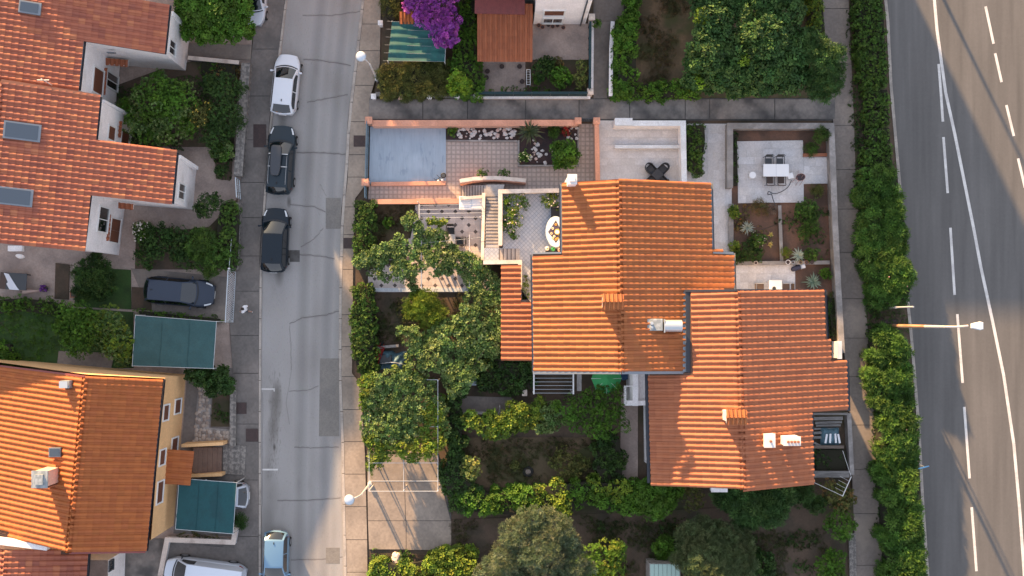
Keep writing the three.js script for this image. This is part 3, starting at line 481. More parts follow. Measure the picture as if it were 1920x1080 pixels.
gutter(ha, RA.L, [997, 477], [1000, 698], M.gutter); gutter(ha, RA.L, [1051, 344], [1052, 474], M.gutter); gutter(ha, RA.R, [1335, 343], [1338, 470], M.gutter); gutter(ha, RA.R, [1377, 474], [1379, 544], M.gutter);
strip(ha, 'roof_edge', RA.L, [1000, 698.5], [1165, 699], .16, .16, M.gutter, -.02); strip(ha, 'roof_edge', RA.R, [1165, 699], [1284, 698.5], .16, .16, M.gutter, -.02);
strip(ha, 'flashing', RA.R, [1285, 547], [1283.5, 697], .26, .12, M.gutter, .06); strip(ha, 'flashing', RA.R, [1336, 473], [1374, 475], .16, .12, M.gutter, .03); strip(ha, 'flashing', RA.L, [999, 475], [1053, 474], .1, .1, M.gutter, .0);
chimney(ha, 1148, 566, 9.3, .95, .62, 7.5);
{ // corner chimney and the metal flue housings
  const c = chimney(ha, 1073, 337, 8.4, .5, .55, .0, false, M.white); const p = P(1073, 336, 8.5); wmesh('chimney_top', [bx(.58, .08, .62, p.x, 8.46, p.z), bx(.3, .22, .3, p.x, 8.6, p.z)], M.plaster, c);
  const q = P(1228, 609, 7.7), f = wmesh('flue_box', rb(.95, .9, .72, .04, q.x, 7.3, q.z), M.lead, ha); wmesh('flue_cap', [rod(V(q.x - .22, 7.7, q.z - .1), V(q.x - .22, 8.0, q.z - .1), .1), rod(V(q.x - .2, 7.7, q.z + .14), V(q.x - .2, 7.95, q.z + .14), .08)], M.zinc, f);
  const t = P(1261, 611, 7.6); wmesh('flue_drum', [rod(V(t.x - .52, 7.45, t.z), V(t.x + .58, 7.45, t.z), .36, .36, 24), bx(.05, .8, .8, t.x - .5, 7.4, t.z)], M.zinc, ha);
}
// lean-to roof beside the vines
{
  const pl = plane(P(1000, 560, 4.6), V(-1, 0, 0), 17 * DEG), o1 = [[946, 497], [972, 497], [973, 567], [1001, 567], [1001, 676], [940, 676], [945, 600]];
  const s = slopeOf(pl, o1), r = wmesh('lean_to_roof', s.g, M.under, ha), inv = ha.matrixWorld.clone().invert();
  for (const m of s.tiles) { const t = sh(new THREE.Mesh(TILE, pick(TPORCH))); t.name = 'roof_tile'; t.applyMatrix4(inv.clone().multiply(m)); r.add(t); }
  wmesh('lean_to_wall', ring(under(pl, [[950, 502], [998, 571], [998, 671], [945, 671]]), minTop([pl], .25)), M.white, ha);
}
// upper terrace: floor, parapets with planters
const TH = 2.9;
{
  wmesh('terrace', slab([[943, 360], [1062, 360], [1062, 480], [1016, 484], [1016, 568], [972, 562], [975, 490], [908, 488], [908, 465], [943, 465]], .0, TH), M.terraceTile, ha);
  const par = (px, th, m = M.whiteWarm) => { for (let i = 0; i < px.length - 1; i++) { const a = P(px[i][0], px[i][1], TH + .75), b = P(px[i + 1][0], px[i + 1][1], TH + .75), e = b.clone().sub(a).normalize().multiplyScalar(th / 2); if (i) a.sub(e); if (i < px.length - 2) b.add(e); a.y = b.y = TH + .36 + i * .003; const q = wmesh('parapet', muv(bar(a, b, th, .74)), m, ha); wmesh('parapet_coping', muv(bar(a.clone().setY(TH + .76 + i * .003), b.clone().setY(TH + .76 + i * .003), th + .05, .06)), M.whiteWarm, q); } };
  par([[938, 460], [938, 359], [1056, 357]], .22); par([[906, 492], [975, 491], [975, 566], [1000, 566]], .2);
  wmesh('stair_wall', muv(bar(P(907, 366, 1.6).setY(.9), P(904, 490, 3.4).setY(1.6), .2, 1.75)), M.whiteWarm, ha);
  wmesh('stair_wall', muv(bar(P(863, 372, 1.1).setY(.6), P(905, 368, 1.4).setY(.6), .2, 1.2)), M.whiteWarm, ha);
}
// outside stair: each step its own block
{
  const st = grp('outside_stair', 'grey outside stair climbing from the courtyard to the terrace', 'stairs', P(925, 420, 0)); st.updateMatrixWorld(true);
  const step = (px, h, e) => { const s = wmesh('step', muv(poly(W(px, h), Math.max(0, h - .5), h)), M.walkW2, st); if (e) { const a = P(px[e[0]][0], px[e[0]][1], h), b = P(px[e[1]][0], px[e[1]][1], h); wmesh('nosing', bar(a, b, .055, .03), M.nosing, s); } };
  M.nosing = flat(.085, .08, .085);
  M.walkW2 = mottled([.40, .37, .355], [.31, .285, .275], 3, 60, { stain: [.2, .185, .18], sk: .4 });
  for (let i = 0; i < 9; i++) { step([[865 + i * 5.2, 348], [865 + (i + 1) * 5.2 + 1, 347], [865 + (i + 1) * 5.2 + 1, 369], [865 + i * 5.2, 370]], .1 + (i + 1) * .11, [0, 3]); }
  step([[912, 346], [946, 346], [940, 369], [912, 369]], 1.15);
  for (let i = 0; i < 15; i++) { const y = 369 + i * 6.3; step([[911, y], [936, y], [936, y + 7.2], [910, y + 7.2]], 1.15 + (i + 1) * .115, [0, 1]); }
  for (let i = 0; i < 5; i++) step([[936 + i * 7.5, 466], [944 + i * 7.5, 466], [944 + i * 7.5, 487], [936 + i * 7.5, 487]], TH + .004 + .012 * i, [0, 3]);
}
// curved salmon planter wall
{
  const g = grp('curved_wall', 'curved salmon wall with a white top above the outside stair', 'wall', P(925, 340, 0)); const pts = [[862, 341], [885, 337], [905, 335.5], [925, 335], [945, 336], [965, 338], [986, 340]], b = [], c = []; g.updateMatrixWorld(true);
  for (let i = 0; i < pts.length - 1; i++) { const A = P(pts[i][0], pts[i][1], 1.2), B = P(pts[i + 1][0], pts[i + 1][1], 1.2); A.y = B.y = .58 + i * .002; b.push(bar(A, B, .3 - i * .002, 1.16)); const A2 = A.clone().setY(1.2 + i * .001), B2 = B.clone().setY(1.2 + i * .001); A2.z -= .05; B2.z -= .05; c.push(bar(A2, B2, .26, .09)); }
  wmesh('wall_body', b, M.salmon, g); wmesh('coping', c, M.whiteWarm, g);
}
// ---------------------------------------------------------------- the right-hand house
const hb = grp('terraced_house', 'right-hand house with dark navy gutters and two small white vent stacks', 'house', P(1400, 730, 0)); hb.updateMatrixWorld(true);
const RB = ridgePlanes([1383, 545], [1394, 918], 8.2, 24 * DEG, 23 * DEG);
const bL = [[1383, 545], [1294, 547], [1295, 699], [1217, 699], [1221, 906], [1394, 917]], bR = [[1383, 545], [1547, 546], [1553, 675], [1586, 676], [1589, 770], [1518, 773], [1521, 909], [1394, 917]];
roof(hb, TPINK, [[RB.L, bL], [RB.R, bR]], [[RB.A.clone(), RB.B.clone()]]);
wmesh('house_wall', ring([...under(RB.L, [[1383, 552], [1297, 552], [1297, 702], [1229, 703], [1232, 888], [1392, 897]]), ...under(RB.R, [[1510, 890], [1508, 765], [1577, 762], [1574, 682], [1540, 682], [1536, 552]])], minTop([RB.L, RB.R])), M.white, hb);
gutter(hb, RB.L, [1213, 700], [1217, 906], M.navy, .12); gutter(hb, RB.R, [1589, 676], [1592, 771], M.navy, .12); gutter(hb, RB.R, [1522, 776], [1525, 909], M.navy, .11); gutter(hb, RB.R, [1550, 546], [1555, 674], M.navy, .08);
strip(hb, 'roof_edge', RB.L, [1213, 699], [1217, 906], .2, .2, M.navy, -.16); strip(hb, 'roof_edge', RB.R, [1589, 675], [1592, 771], .2, .22, M.navy, -.2); strip(hb, 'roof_edge', RB.R, [1523, 776], [1525, 909], .2, .22, M.navy, -.2);
strip(hb, 'valley_gutter', RB.L, [1291, 547], [1292, 698], .3, .06, M.navy, -.05); strip(hb, 'roof_edge', RB.L, [1284, 545.5], [1383, 544.5], .12, .2, M.navy, -.02); strip(hb, 'roof_edge', RB.R, [1383, 544], [1548, 545], .12, .2, M.navy, -.05);
chimney(hb, 1378, 781, 9.2, .9, .6, 7.4);
for (const [x, y, w, d, n] of [[1443, 826, .62, .78, 1], [1485, 827, .98, .5, 4]]) { const p = P(x, y, 8.0), s = wmesh('vent_stack', bx(w, 1.3, d, p.x, 7.35, p.z), M.white, hb); wmesh('stack_cap', bx(w + .06, .05, d + .06, p.x, 8.02, p.z), M.plaster, s); for (let i = 0; i < n; i++) wmesh('vent_pipe', rod(V(p.x + (i - (n - 1) / 2) * .2 + .05, 8, p.z + .04), V(p.x + (i - (n - 1) / 2) * .2 + .05, 8.2, p.z + .04), .075), M.terracotta, s); }
{ // west wall: balcony with railing, window, bay
  const a = P(1196, 712, 5.5).setY(0), b = P(1196, 890, 5.5).setY(0); const w0 = under(RB.L, [[1229, 703], [1232, 888]]);
  windowOn(hb, w0[0], w0[1], .52, 1.2, 2.6, 2.3, V(-1, 0, 0), 'pane');
  const p = P(1180, 745, 3.0); wmesh('balcony', bx(1.6, .2, 2.2, p.x + 1.2, 2.9, P(1180, 728, 3).z), M.white, hb);
  const q = P(1184, 742, 4.0); const f = wmesh('balcony_railing', [bx(.05, .05, 1.2, q.x - .35, 3.9, q.z), bx(.05, .05, 1.2, q.x - .35, 3.1, q.z), bx(.8, .05, .05, q.x, 3.9, q.z - .6), bx(.8, .05, .05, q.x, 3.9, q.z + .6)], M.frameW, hb); for (let i = 0; i < 7; i++) wmesh('baluster', bx(.035, .8, .035, q.x - .35, 3.5, q.z - .55 + i * .18), M.frameW, f);
  wmesh('balcony_wall', [muv(bx(.35, 3.6, 2.7, P(1193, 725, 4).x, 1.8, P(1193, 722, 4).z)), muv(bx(1.7, .5, .3, P(1203, 757, 4).x, 3.2, P(1203, 757, 4).z))], M.white, hb);
}
// ---------------------------------------------------------------- the ochre house bottom left
const hd = grp('ochre_house', 'ochre yellow house with orange tiled roof and brown shutters', 'house', P(200, 850, 0)); hd.updateMatrixWorld(true);
const RD = ridgePlanes([160, 708], [128, 1036], 7.3, 28 * DEG);
roof(hd, TBRIGHT, [[RD.L, [[160, 708], [128, 1035], [0, 998], [-90, 972], [-64, 676], [0, 688]]], [RD.R, [[160, 708], [305, 712], [272, 1033], [128, 1035]]]], [[RD.A.clone(), RD.B.clone()]]);
const dRing = [P(-92, 664, 0), P(349, 702, 0), P(326, 985, 0), P(-110, 950, 0)];
wmesh('house_wall', ring(dRing, minTop([RD.L, RD.R], .16)), M.ochre, hd);
gutter(hd, RD.R, [307, 712], [274, 1034], M.navy, .09); strip(hd, 'roof_edge', RD.R, [129, 1037], [272, 1035], .1, .14, M.redRoof, -.03); strip(hd, 'roof_edge', RD.L, [160, 706], [0, 686], .1, .12, M.redRoof, -.02);
{ const E = V(1, 0, .09), a = dRing[1], b = dRing[2]; for (const [t, y0, y1, w] of [[.20, .9, 2.1, .85], [.45, .9, 2.1, .85], [.22, 3.55, 4.55, .9], [.50, 3.55, 4.55, .9], [.72, 3.4, 4.5, 1.3]]) windowOn(hd, a, b, t, y0, y1, w, E); }
{ const p = P(120, 721, 7.4); chimney(hd, 121, 721, 7.4, .55, .45, 6.0, false, M.lead); wmesh('vent_cover', bx(.5, .06, .4, p.x, 7.5, p.z), M.zinc, hd); const q = P(100, 849, 7.1), s = wmesh('roof_hatch', bx(.7, .35, .55, q.x, 6.75, q.z), M.gutter, hd); wmesh('hatch_pane', bx(.58, .05, .44, q.x, 6.94, q.z), M.skyGlass, s);
  const c = chimney(hd, 78, 897, 8.2, .8, .9, 6, false, M.salmonPale), r = P(74, 899, 8.25); wmesh('chimney_top', [bx(.95, .1, 1.02, r.x, 8.22, r.z), bx(.5, .16, .6, r.x, 8.34, r.z)], M.lead, c); wmesh('chimney_side', bx(.75, 1.5, .06, r.x + .1, 7.4, r.z + .5), M.terracotta, c); }
{ // entrance porch of the ochre house
  const pl = plane(P(308, 875, 2.9), V(1, 0, .11), 14 * DEG), s = slopeOf(pl, [[314, 843], [364, 846], [357, 907], [306, 907]]), r = wmesh('porch_roof', s.g, M.under, hd), inv = hd.matrixWorld.clone().invert();
  for (const m of s.tiles) { const t = sh(new THREE.Mesh(TILE, pick(TBRIGHT))); t.name = 'roof_tile'; t.applyMatrix4(inv.clone().multiply(m)); r.add(t); }
  const wl = (a, b, h0, h1) => { const A = P(a[0], a[1], h1), B = P(b[0], b[1], h1); A.y = B.y = (h0 + h1) / 2; return muv(bar(A, B, .2, h1 - h0)); };
  wmesh('porch_wall', wl([340, 836], [418, 832], 0, 1.5), M.ochre, hd); wmesh('porch_wall', wl([345, 893], [416, 890], 0, 1.1), M.ochre, hd);
  for (let i = 0; i < 6; i++) wmesh('porch_step', muv(slab([[362 + i * 9, 839], [371 + i * 9, 839], [370 + i * 9, 887], [361 + i * 9, 887]], 0, .75 - i * .1)), M.gravelPav2 || (M.gravelPav2 = mottled([.21, .135, .10], [.17, .11, .085], 2, 61)), hd);
  struct('stone_ramp', slab([[418, 834], [462, 836], [458, 891], [418, 888]], 0, .16), M.rubble);
}
// lower white house touching it
const he = grp('white_house', 'white house at the bottom left corner with a low red tiled roof', 'house', P(80, 1100, 0)); he.updateMatrixWorld(true);
const RE = ridgePlanes([10, 1031], [2, 1140], 5.6, 20 * DEG);
roof(he, TOLD, [[RE.L, [[10, 1031], [2, 1140], [-110, 1140], [-100, 1020]]], [RE.R, [[10, 1031], [165, 1036], [158, 1140], [2, 1140]]]], [[RE.A, RE.B]]);
wmesh('house_wall', ring([P(-100, 1000, 0), P(236, 1030, 0), P(232, 1150, 0), P(-110, 1150, 0)], (x, z) => Math.min(planeY(RE.R, x, z), planeY(RE.L, x, z)) - .2), M.white, he);
gutter(he, RE.R, [167, 1036], [160, 1140], M.navy, .08);
wmesh('gable_parapet', muv(bar(P(-40, 1012, 5.9).setY(5.5), P(84, 1029, 5.9).setY(5.3), .35, .6)), M.white, he);
windowOn(he, P(236, 1030, 0), P(232, 1150, 0), .1, 2.6, 3.2, .5, V(1, 0, 0), 'pane', M.darkSteel);
// ---------------------------------------------------------------- the stepped white terrace top left
seed(31);
const dirE = V(.996, 0, .087), dirS = V(-.087, 0, .996);
const hc = grp('white_house', 'white house at the top left corner with a thin aerial on its roof', 'house', P(100, 60, 0)); hc.updateMatrixWorld(true);
const P1 = plane(P(308, 100, 5.5), dirE, 19 * DEG);
const c1 = [[318, 9], [308, 101], [157, 77], [147, 170], [5, 151], [-120, 134], [-104, -110], [-40, -100]];
const c1W = plane(hit(-112, 20, P1), dirE.clone().negate(), 19 * DEG);
roof(hc, TOLD, [[P1, [[318, 9], [308, 101], [157, 77], [147, 170], [-120, 134], [-106, -44]]], [c1W, [[-106, -46], [-119, 132], [-330, 105], [-318, -80]]]], [[hit(-106, -44, P1), hit(-119, 134, P1)]]);
const c1r = [...under(P1, [[312, 13], [303, 96], [152, 73], [144, 166]]), ...under(c1W, [[-320, 100], [-310, -70]])];
wmesh('house_wall', ring(c1r, minTop([P1, c1W])), M.white, hc);
gutter(hc, P1, [319, 9], [309, 101], M.navy, .07); gutter(hc, P1, [158.5, 77], [148.5, 169], M.navy, .07);
windowOn(hc, c1r[2], c1r[3], .62, 3.0, 4.6, 1.5, dirE); windowOn(hc, c1r[0], c1r[1], .75, 3.0, 4.2, .8, dirE, 'pane'); windowOn(hc, c1r[2], c1r[3], .45, .3, 2.3, .9, dirE, 'pane');
wmesh('wall_vent', bx(.5, .3, .06, hit(190, 88, P1).x, 4.9, hit(190, 82, P1).z + .12), M.gutter, hc);
wmesh('parapet', muv(bar(P(352, 55, 1.2).setY(.5), P(319, 24, 4.4).setY(4.2), .3, .3)), M.white, hc);
{ const p = hit(98, 160, P1); wmesh('aerial', [rod(p, p.clone().add(V(.1, .1, 0)).setY(p.y + 1.9), .03), rod(V(p.x - .3, p.y + 1.5, p.z), V(p.x + .4, p.y + 1.5, p.z), .02)], M.steelW, hc); const q = hit(58, 16, P1); const sb = wmesh('skylight', rb(1.25, .22, .75, .03).rotateY(-.09).rotateZ(-.28).translate(q.x, q.y + .12, q.z), M.gutter, hc); wmesh('skylight_pane', bx(1.0, .05, .55).rotateY(-.09).rotateZ(-.28).translate(q.x, q.y + .24, q.z), M.skyGlass, sb); }
const hc2 = grp('white_house', 'white house left of the street with two large blue grey skylights', 'house', P(100, 320, 0)); hc2.updateMatrixWorld(true);
const P2 = plane(P(322, 382, 5.4), dirE, 19 * DEG), c2W = plane(hit(2, 155, P2), dirE.clone().negate(), 19 * DEG);
roof(hc2, TOLD, [[P2, [[187, 181], [179, 263], [331, 286], [322, 382], [168, 366], [155, 471], [-26, 453], [3, 152]]], [c2W, [[3, 152], [-26, 453], [-260, 430], [-235, 130]]]], [[hit(3, 152, P2), hit(-26, 455, P2)]]);
{ const a = hit(3, 152, P2), b = hit(187, 181, P2); a.y += .05; b.y += .05; wmesh('verge', bar(a, b, .2, .12), M.terracotta, hc2); }
const c2r = [...under(P2, [[182, 186], [174, 267], [325, 290], [317, 377], [163, 361], [150, 466]]), ...under(c2W, [[-250, 425], [-228, 135]])];
wmesh('house_wall', ring(c2r, minTop([P2, c2W])), M.white, hc2);
gutter(hc2, P2, [188.5, 181], [180.5, 262], M.navy, .07); gutter(hc2, P2, [332.5, 286], [323.5, 382], M.navy, .07); gutter(hc2, P2, [169.5, 366], [156.5, 471], M.navy, .07);
windowOn(hc2, c2r[0], c2r[1], .6, 3.5, 4.6, .8, dirE); windowOn(hc2, c2r[0], c2r[1], .62, .8, 2.2, 1.2, dirE); windowOn(hc2, c2r[2], c2r[3], .7, 2.4, 3.7, .9, dirE, 'pane'); windowOn(hc2, c2r[4], c2r[5], .4, 3.0, 4.6, 1.5, dirE, 'pane'); windowOn(hc2, c2r[4], c2r[5], .55, .6, 2.3, 1.5, dirE);
wmesh('parapet', [muv(bar(P(245, 219, 1.2).setY(1), P(190, 189, 5.2).setY(5), .22, .3)), muv(bar(P(367, 315, 1.2).setY(1.1), P(335, 294, 4).setY(4), .22, .3))], M.white, hc2);
for (const [x, y] of [[43, 247], [28, 369]]) { const q = hit(x, y, P2), s = wmesh('skylight', bx(2.05, .14, 1.05).rotateZ(-19 * DEG).rotateY(-.087).translate(q.x, q.y + .1, q.z), M.gutter, hc2); wmesh('skylight_pane', bx(1.8, .05, .85).rotateZ(-19 * DEG).rotateY(-.087).translate(q.x, q.y + .17, q.z), M.skyGlass, s); }
wmesh('satellite_dish', new THREE.SphereGeometry(.4, 16, 6, 0, 6.3, 0, .8).rotateX(1.1).translate(P(42, 468, 3).x, 3.2, P(42, 468, 3).z + .2), M.plaster, hc2);
wmesh('wall_ledge', muv(bx(.9, .35, .35, P(30, 468, 3).x, 3, P(30, 466, 3).z)), M.white, hc2);
// small tiled canopies over the doors of the white houses
function canopy(house, a, b, h, dh, len) {
  const A = P(a[0], a[1], h), B = P(b[0], b[1], h), d = B.clone().sub(A), L = d.length(), n = Math.max(3, Math.round(L / .3)); const pl = plane(A, dh, 20 * DEG), inv = house.matrixWorld.clone().invert();
  const c = wmesh('door_canopy', bar(A.clone().addScaledVector(pl.v, len / 2).addScaledVector(pl.n, -.07), B.clone().addScaledVector(pl.v, len / 2).addScaledVector(pl.n, -.07), len * .9, .1), M.plaster, house);
  for (let i = 0; i < n; i++) { const p = A.clone().lerp(B, (i + .5) / n).addScaledVector(pl.v, len / 2); const m = new THREE.Matrix4().makeBasis(pl.u.clone().multiplyScalar(L / n / TILEW), pl.n, pl.v.clone().multiplyScalar(len / TILEL)); m.setPosition(p); const t = sh(new THREE.Mesh(TILE, pick(TPORCH))); t.name = 'canopy_tile'; t.applyMatrix4(inv.clone().multiply(m)); c.add(t); }
}
canopy(hc, [195, 109], [240, 113], 2.7, dirS, .42); canopy(hc, [190, 126], [186, 177], 2.8, dirE, .38); canopy(hc2, [218, 226], [215, 257], 2.8, dirE, .38); canopy(hc2, [196, 401], [193, 451], 2.8, dirE, .4); canopy(hc2, [222, 380], [250, 383], 2.6, dirS, .36);
// ---------------------------------------------------------------- the house at the top edge
const hn = grp('white_house', 'white house at the top edge with red metal roof and orange porch roof', 'house', P(1000, 0, 0)); hn.updateMatrixWorld(true);
{
  const base = [P(1000, 46, 0), P(1097, 46, 0), P(1097, -190, 0), P(880, -190, 0), P(880, 0, 0), P(1000, 0, 0)];
  wmesh('house_wall', ring(base, () => 6.2), M.white, hn); const sw = [base[0], base[1]];
  windowOn(hn, base[0], base[1], .36, 2.4, 3.5, 1.25, V(0, 0, 1)); windowOn(hn, base[0], base[1], .36, .5, 1.6, 1.2, V(0, 0, 1), 'pane');
  const rp = ridgePlanes([1010, -70], [1010, -330], 8.3, 20 * DEG), rs = plane(P(1000, -120, 8), V(0, 0, 1), 20 * DEG), rn = plane(P(1000, -120, 8), V(0, 0, -1), 20 * DEG);
  roof(hn, TORANGE, [[rs, [[858, -120], [1112, -120], [1112, -18], [858, -18]]], [rn, [[858, -120], [1112, -120], [1112, -300], [858, -300]]]], [[hit(858, -120, rs), hit(1112, -120, rs)]]);
  wmesh('downpipe', rod(V(P(1088, 46, 0).x, .1, P(1088, 46, 0).z + .1), V(P(1088, 46, 0).x, 6, P(1088, 46, 0).z + .1), .05), M.darkSteel, hn);
  const pl = plane(P(945, 20, 3.3), V(0, 0, 1), 13 * DEG), s = slopeOf(pl, [[895, 24], [999, 8], [998, 116], [895, 113]]), r = wmesh('porch_roof', s.g, M.under, hn), inv = hn.matrixWorld.clone().invert();
  for (const m of s.tiles) { const t = sh(new THREE.Mesh(TILE, pick(TPORCH))); t.name = 'roof_tile'; t.applyMatrix4(inv.clone().multiply(m)); r.add(t); }
  wmesh('porch_wall', ring(W([[900, 20], [1000, 20], [992, 105], [902, 105]], 0).map((p, i) => p), minTop([pl], .2)), M.plaster, hn);
  const q = plane(P(940, 26, 3.5), V(0, 0, 1), 6 * DEG), m2 = slopeOf(q, [[891, -40], [984, -40], [984, 27], [890, 25]]); const mr = wmesh('metal_roof', m2.g, M.redRoof, hn); for (let i = 0; i < 16; i++) { const a = hit(893 + i * 6, -40, q), b = hit(893 + i * 6, 26, q); wmesh('roof_seam', bar(a, b, .05, .05), M.redRoof, mr); }
}

// neighbouring houses standing just beyond the frame
function neighbour(label, x0, y0, x1, y1, hEave, rise, m, tiles, alongX) {
  const ctr = P((x0 + x1) / 2, (y0 + y1) / 2, 0), g = grp('neighbour_house', label, 'house', ctr); g.updateMatrixWorld(true);
  const a = alongX ? [x0, (y0 + y1) / 2] : [(x0 + x1) / 2, y0], b = alongX ? [x1, (y0 + y1) / 2] : [(x0 + x1) / 2, y1], half = (alongX ? y1 - y0 : x1 - x0) / 2 / 28, rp = ridgePlanes(a, b, hEave + rise, Math.atan2(rise, half));
  const L = alongX ? [[x0, (y0 + y1) / 2], [x1, (y0 + y1) / 2], [x1, y1], [x0, y1]] : [[(x0 + x1) / 2, y0], [(x0 + x1) / 2, y1], [x0, y1], [x0, y0]], Rr = alongX ? [[x0, (y0 + y1) / 2], [x1, (y0 + y1) / 2], [x1, y0], [x0, y0]] : [[(x0 + x1) / 2, y0], [(x0 + x1) / 2, y1], [x1, y1], [x1, y0]];
  const toL = alongX ? (rp.right.z > 0 ? rp.R : rp.L) : rp.L, toR = alongX ? (rp.right.z > 0 ? rp.L : rp.R) : rp.R; roof(g, tiles, [[toL, L], [toR, Rr]], [[rp.A, rp.B]]);
  wmesh('house_wall', ring([...under(toL, [L[2], L[3]]), ...under(toR, [Rr[3], Rr[2]])].map((p, i) => p.lerp(ctr, .04)), minTop([rp.L, rp.R], .25)), m, g); return g;
}
neighbour('house with an old red roof across the street corner beyond the top edge', 230, -480, 520, -160, 4.8, 1.7, M.white, TOLD, false);
neighbour('house beyond the top edge between the street and the bougainvillea', 712, -300, 850, -90, 6.5, 2.2, M.ochre, TORANGE, true);
neighbour('house beyond the top edge behind the dry orchard lawn', 1120, -420, 1400, -150, 6.2, 2.2, M.white, TORANGE, true);
neighbour('tall white house with a hipped old roof beyond the top left corner', -80, -560, 100, -285, 10.0, .4, M.white, TOLD, false);
{ // flat roofed block of flats north of the orchard, its shadow lies over the main road
  const ctr = P(1284, -558, 0), g = grp('apartment_block', 'flat roofed block of flats beyond the top edge north of the orchard', 'building', ctr); g.updateMatrixWorld(true);
  const q = W([[1150, -500], [1418, -500], [1418, -615], [1150, -615]]); wmesh('wall', ring(q, () => 11), M.white, g); wmesh('roof', poly(q.map(p => p.clone().lerp(ctr, -.02)), 11, 11.3), M.concrete, g);
  for (let f = 0; f < 4; f++) for (let i = 0; i < 5; i++) windowOn(g, q[0], q[1], .1 + i * .2, 1 + f * 2.7, 2.3 + f * 2.7, 1.1, V(0, 0, 1), 'shutter'); }

// ================================================================ VEHICLES
const paint = (r, g, b, o = {}) => new THREE.MeshPhysicalMaterial({ color: new THREE.Color().setRGB(r, g, b), roughness: .34, metalness: .15, clearcoat: 1, clearcoatRoughness: .06, ...o });
const tailM = flat(.30, .015, .012, { roughness: .2 }), headM = new THREE.MeshPhysicalMaterial({ color: new THREE.Color().setRGB(.55, .58, .6), roughness: .12, clearcoat: 1 });
function gridGeo(fn, ns, nt, closed = false) {      // surface fn(s, t) -> Vector3, s, t in 0..1
  const pos = [], idx = []; for (let i = 0; i <= ns; i++) for (let j = 0; j <= nt; j++) { const p = fn(i / ns, j / nt); pos.push(p.x, p.y, p.z); }
  for (let i = 0; i < ns; i++) for (let j = 0; j < nt; j++) { const a = i * (nt + 1) + j, b = a + 1, c = a + nt + 1, d = c + 1; idx.push(a, b, d, a, d, c); }
  const g = new THREE.BufferGeometry(); g.setAttribute('position', new THREE.Float32BufferAttribute(pos, 3)); g.setIndex(idx); g.computeVertexNormals(); return g;
}
